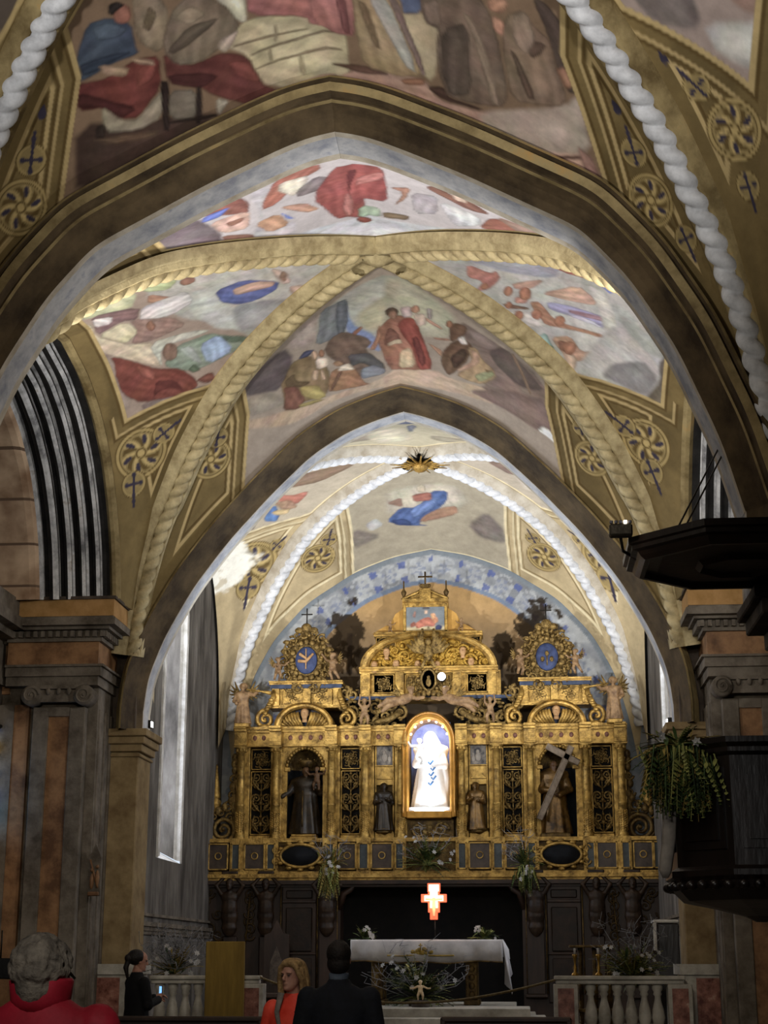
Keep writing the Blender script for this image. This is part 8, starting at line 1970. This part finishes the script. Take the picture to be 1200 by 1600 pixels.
def longhair(m, k):
    m.ball((0, .03 * k, 1.675 * k), (.095 * k, .11 * k, .092 * k), 16, 12); m.ball((0, -.03 * k, 1.722 * k), (.086 * k, .088 * k, .045 * k), 14, 8)
    for sx in (-1, 1): m.tube([(sx * .02 * k, -.105 * k, 1.735 * k), (sx * .07 * k, -.085 * k, 1.69 * k), (sx * .096 * k, -.05 * k, 1.60 * k), (sx * .10 * k, -.04 * k, 1.48 * k)], [.02 * k, .024 * k, .024 * k, .014 * k], 7)
    for sx in (-1, 1):
        for j in range(7):
            a = math.radians(-20 + 26 * j); x, y = math.cos(a) * .088 * sx, math.sin(a) * .10 + .02
            m.tube([(x * .9 * k, y * k, 1.68 * k), (x * 1.08 * k, (y + .0) * k, 1.58 * k), (x * 1.12 * k, (y + .01) * k, 1.48 * k), (x * 1.0 * k, (y) * k, 1.40 * k)], [.022 * k, .030 * k, .030 * k, .012 * k], 7)
def pony(m, k):
    m.ball((0, .03 * k, 1.67 * k), (.095 * k, .115 * k, .095 * k), 16, 12); m.ball((0, .13 * k, 1.66 * k), (.05 * k, .05 * k, .05 * k))
    m.tube([(0, .12 * k, 1.66 * k), (0, .16 * k, 1.55 * k), (0, .13 * k, 1.42 * k)], [.035 * k, .035 * k, .015 * k], 8)
hang = ((-1, (-.25, .02, 1.10), (-.24, -.06, .86)), (1, (.25, .02, 1.10), (.24, -.06, .86)))
NAVY = mat('navy_cloth', '07090f', '10131c', rough=.85, scale=14); JEANS = mat('dark_jeans', '10141c', '1c2230', rough=.9, scale=20)
def at_head(px, py, Y): p = A(px, py, Y); return p
# grey-haired visitor in a red jacket, seen from behind, lower left
p = at_head(72, 1458, 5.5); H = p.z / 1.0
def collar(t, k, P):
    m = MB(); m.lathe([(.085, 1.42), (.10, 1.46), (.108, 1.52), (.10, 1.53), (.08, 1.46)], (0, .015 * k, 0), 22, sy=.95); [m.v.__setitem__(i, tuple(q * k for q in m.v[i])) for i in range(len(m.v))]; m.build('collar', MATS['red_jacket'], t)
    m = MB()
    for s in (-1, 1): m.tube([P(s * .086, -.06, 1.53), P(s * .088, .0, 1.55), P(s * .082, .04, 1.53)], .006 * k, 5)
    m.build('glasses', LEAD, t)
person('visitor with curly grey hair and red jacket at lower left, seen from behind', (p.x, 5.5, 0), PI - .1, H * 1.75 / 1.675, mat('red_jacket', '80101e', 'a01a2c', rough=.7, scale=6, bump=.15), JEANS, mat('grey_hair', '3c3630', '7a7062', rough=.8, scale=14, bump=.5), curls, hang, .1, 0, .46, collar, -.085)
# dark-suited man seen from behind
p = at_head(535, 1459, 11.4)
def shirt(t, k, P):
    m = MB(); m.lathe([(.062, 1.47), (.072, 1.53), (.066, 1.54)], (0, .012 * k, 0), 20); [m.v.__setitem__(i, tuple(q * k for q in m.v[i])) for i in range(len(m.v))]; m.build('shirt_collar', mat('grey_shirt', '4c5460', '66707c', rough=.8), t)
person('dark-haired man in a navy coat seen from behind before the altar', (A(530, 1500, 11.4).x, 11.4, 0), PI, p.z / 1.03, NAVY, NAVY, mat('dark_brown_hair', '0e0a08', '1e1612', rough=.7, scale=14, bump=.4), shorthair, ((-1, (-.27, .02, 1.12), (-.25, -.08, .88)), (1, (.27, .02, 1.12), (.25, -.08, .88))), 0, 0, .49, shirt)
# blonde woman in a red jacket
p = at_head(459, 1489, 11.95)
RED2 = mat('coral_red_jacket', 'cc3424', 'e8503c', rough=.6, scale=6, bump=.15)
def scarf(t, k, P):
    m = MB(); m.tube([P(-.06, -.09, 1.50), P(-.075, -.13, 1.36), P(-.03, -.15, 1.2), P(-.01, -.155, 1.05)], [(.012 * k, .03 * k), (.012 * k, .022 * k), (.010 * k, .016 * k), (.008 * k, .014 * k)], 8); m.build('scarf', mat('grey_scarf', '5a5450', '807870', rough=.9, scale=25), t)
    m = MB(); m.tube([P(.12, -.04, 1.42), P(.115, -.135, 1.3), P(.09, -.155, 1.15), P(.07, -.16, 1.02)], [(.006 * k, .03 * k)] * 4, 6); m.build('patterned_strap', mat('white_strap', '90888a', 'b8b0ae', rough=.8, scale=30), t)
    m = MB()
    for i in range(6): u = i / 5; c = Vector(P(.118 - .045 * u, -.145 - .016 * u, 1.34 - .30 * u)); m.tube([c + Vector((-.022, 0, .022)), c, c + Vector((.022, 0, .022))], .009, 5)
    m.build('strap_pattern', LEAD, t)
    m = MB(); m.box(*[q * k for q in (-.13, .10, -.24, -.13, .84, .98)], .03); m.build('dark_bag', NAVY, t)
person('blonde woman in a coral red jacket with a patterned strap, looking aside near the aisle', (A(459, 1500, 11.95).x, 11.95, 0), -.35, p.z / 1.03, RED2, JEANS, mat('blonde_hair', '6e5434', 'a88a5c', rough=.7, scale=18, bump=.4), longhair, ((-1, (-.25, -.0, 1.12), (-.06, -.20, 1.03)), (1, (.25, -.0, 1.12), (.03, -.20, 1.06))), -.25, 0, .42, scarf)
# dark-dressed woman with a phone by the left pier
p = at_head(224, 1478, 19.3)
def phone(t, k, P):
    m = MB(); m.box(*[q * k for q in (.04, .11, -.36, -.35, 1.20, 1.34)], .003); o = m.build('phone', mat('phone_body', '101014', '18181c', rough=.3), t)
    m = MB(); m.box(*[q * k for q in (.045, .105, -.349, -.345, 1.21, 1.33)]); m.build('phone_screen', glow('screen_blue', '78b0f0', 1.6), o)
person('dark-haired woman in black holding up a lit phone beside the left pier', (A(216, 1500, 19.3).x, 19.3, 0), PI - .9, p.z / 1.03, mat('black_coat', '060607', '0e0e10', rough=.9, scale=9), NAVY, mat('black_hair', '0a0807', '1c1410', rough=.6, scale=14, bump=.4), pony, ((-1, (-.24, -.04, 1.12), (-.03, -.28, 1.18)), (1, (.24, -.04, 1.12), (.07, -.28, 1.20))), -.3, .15, .42, phone)
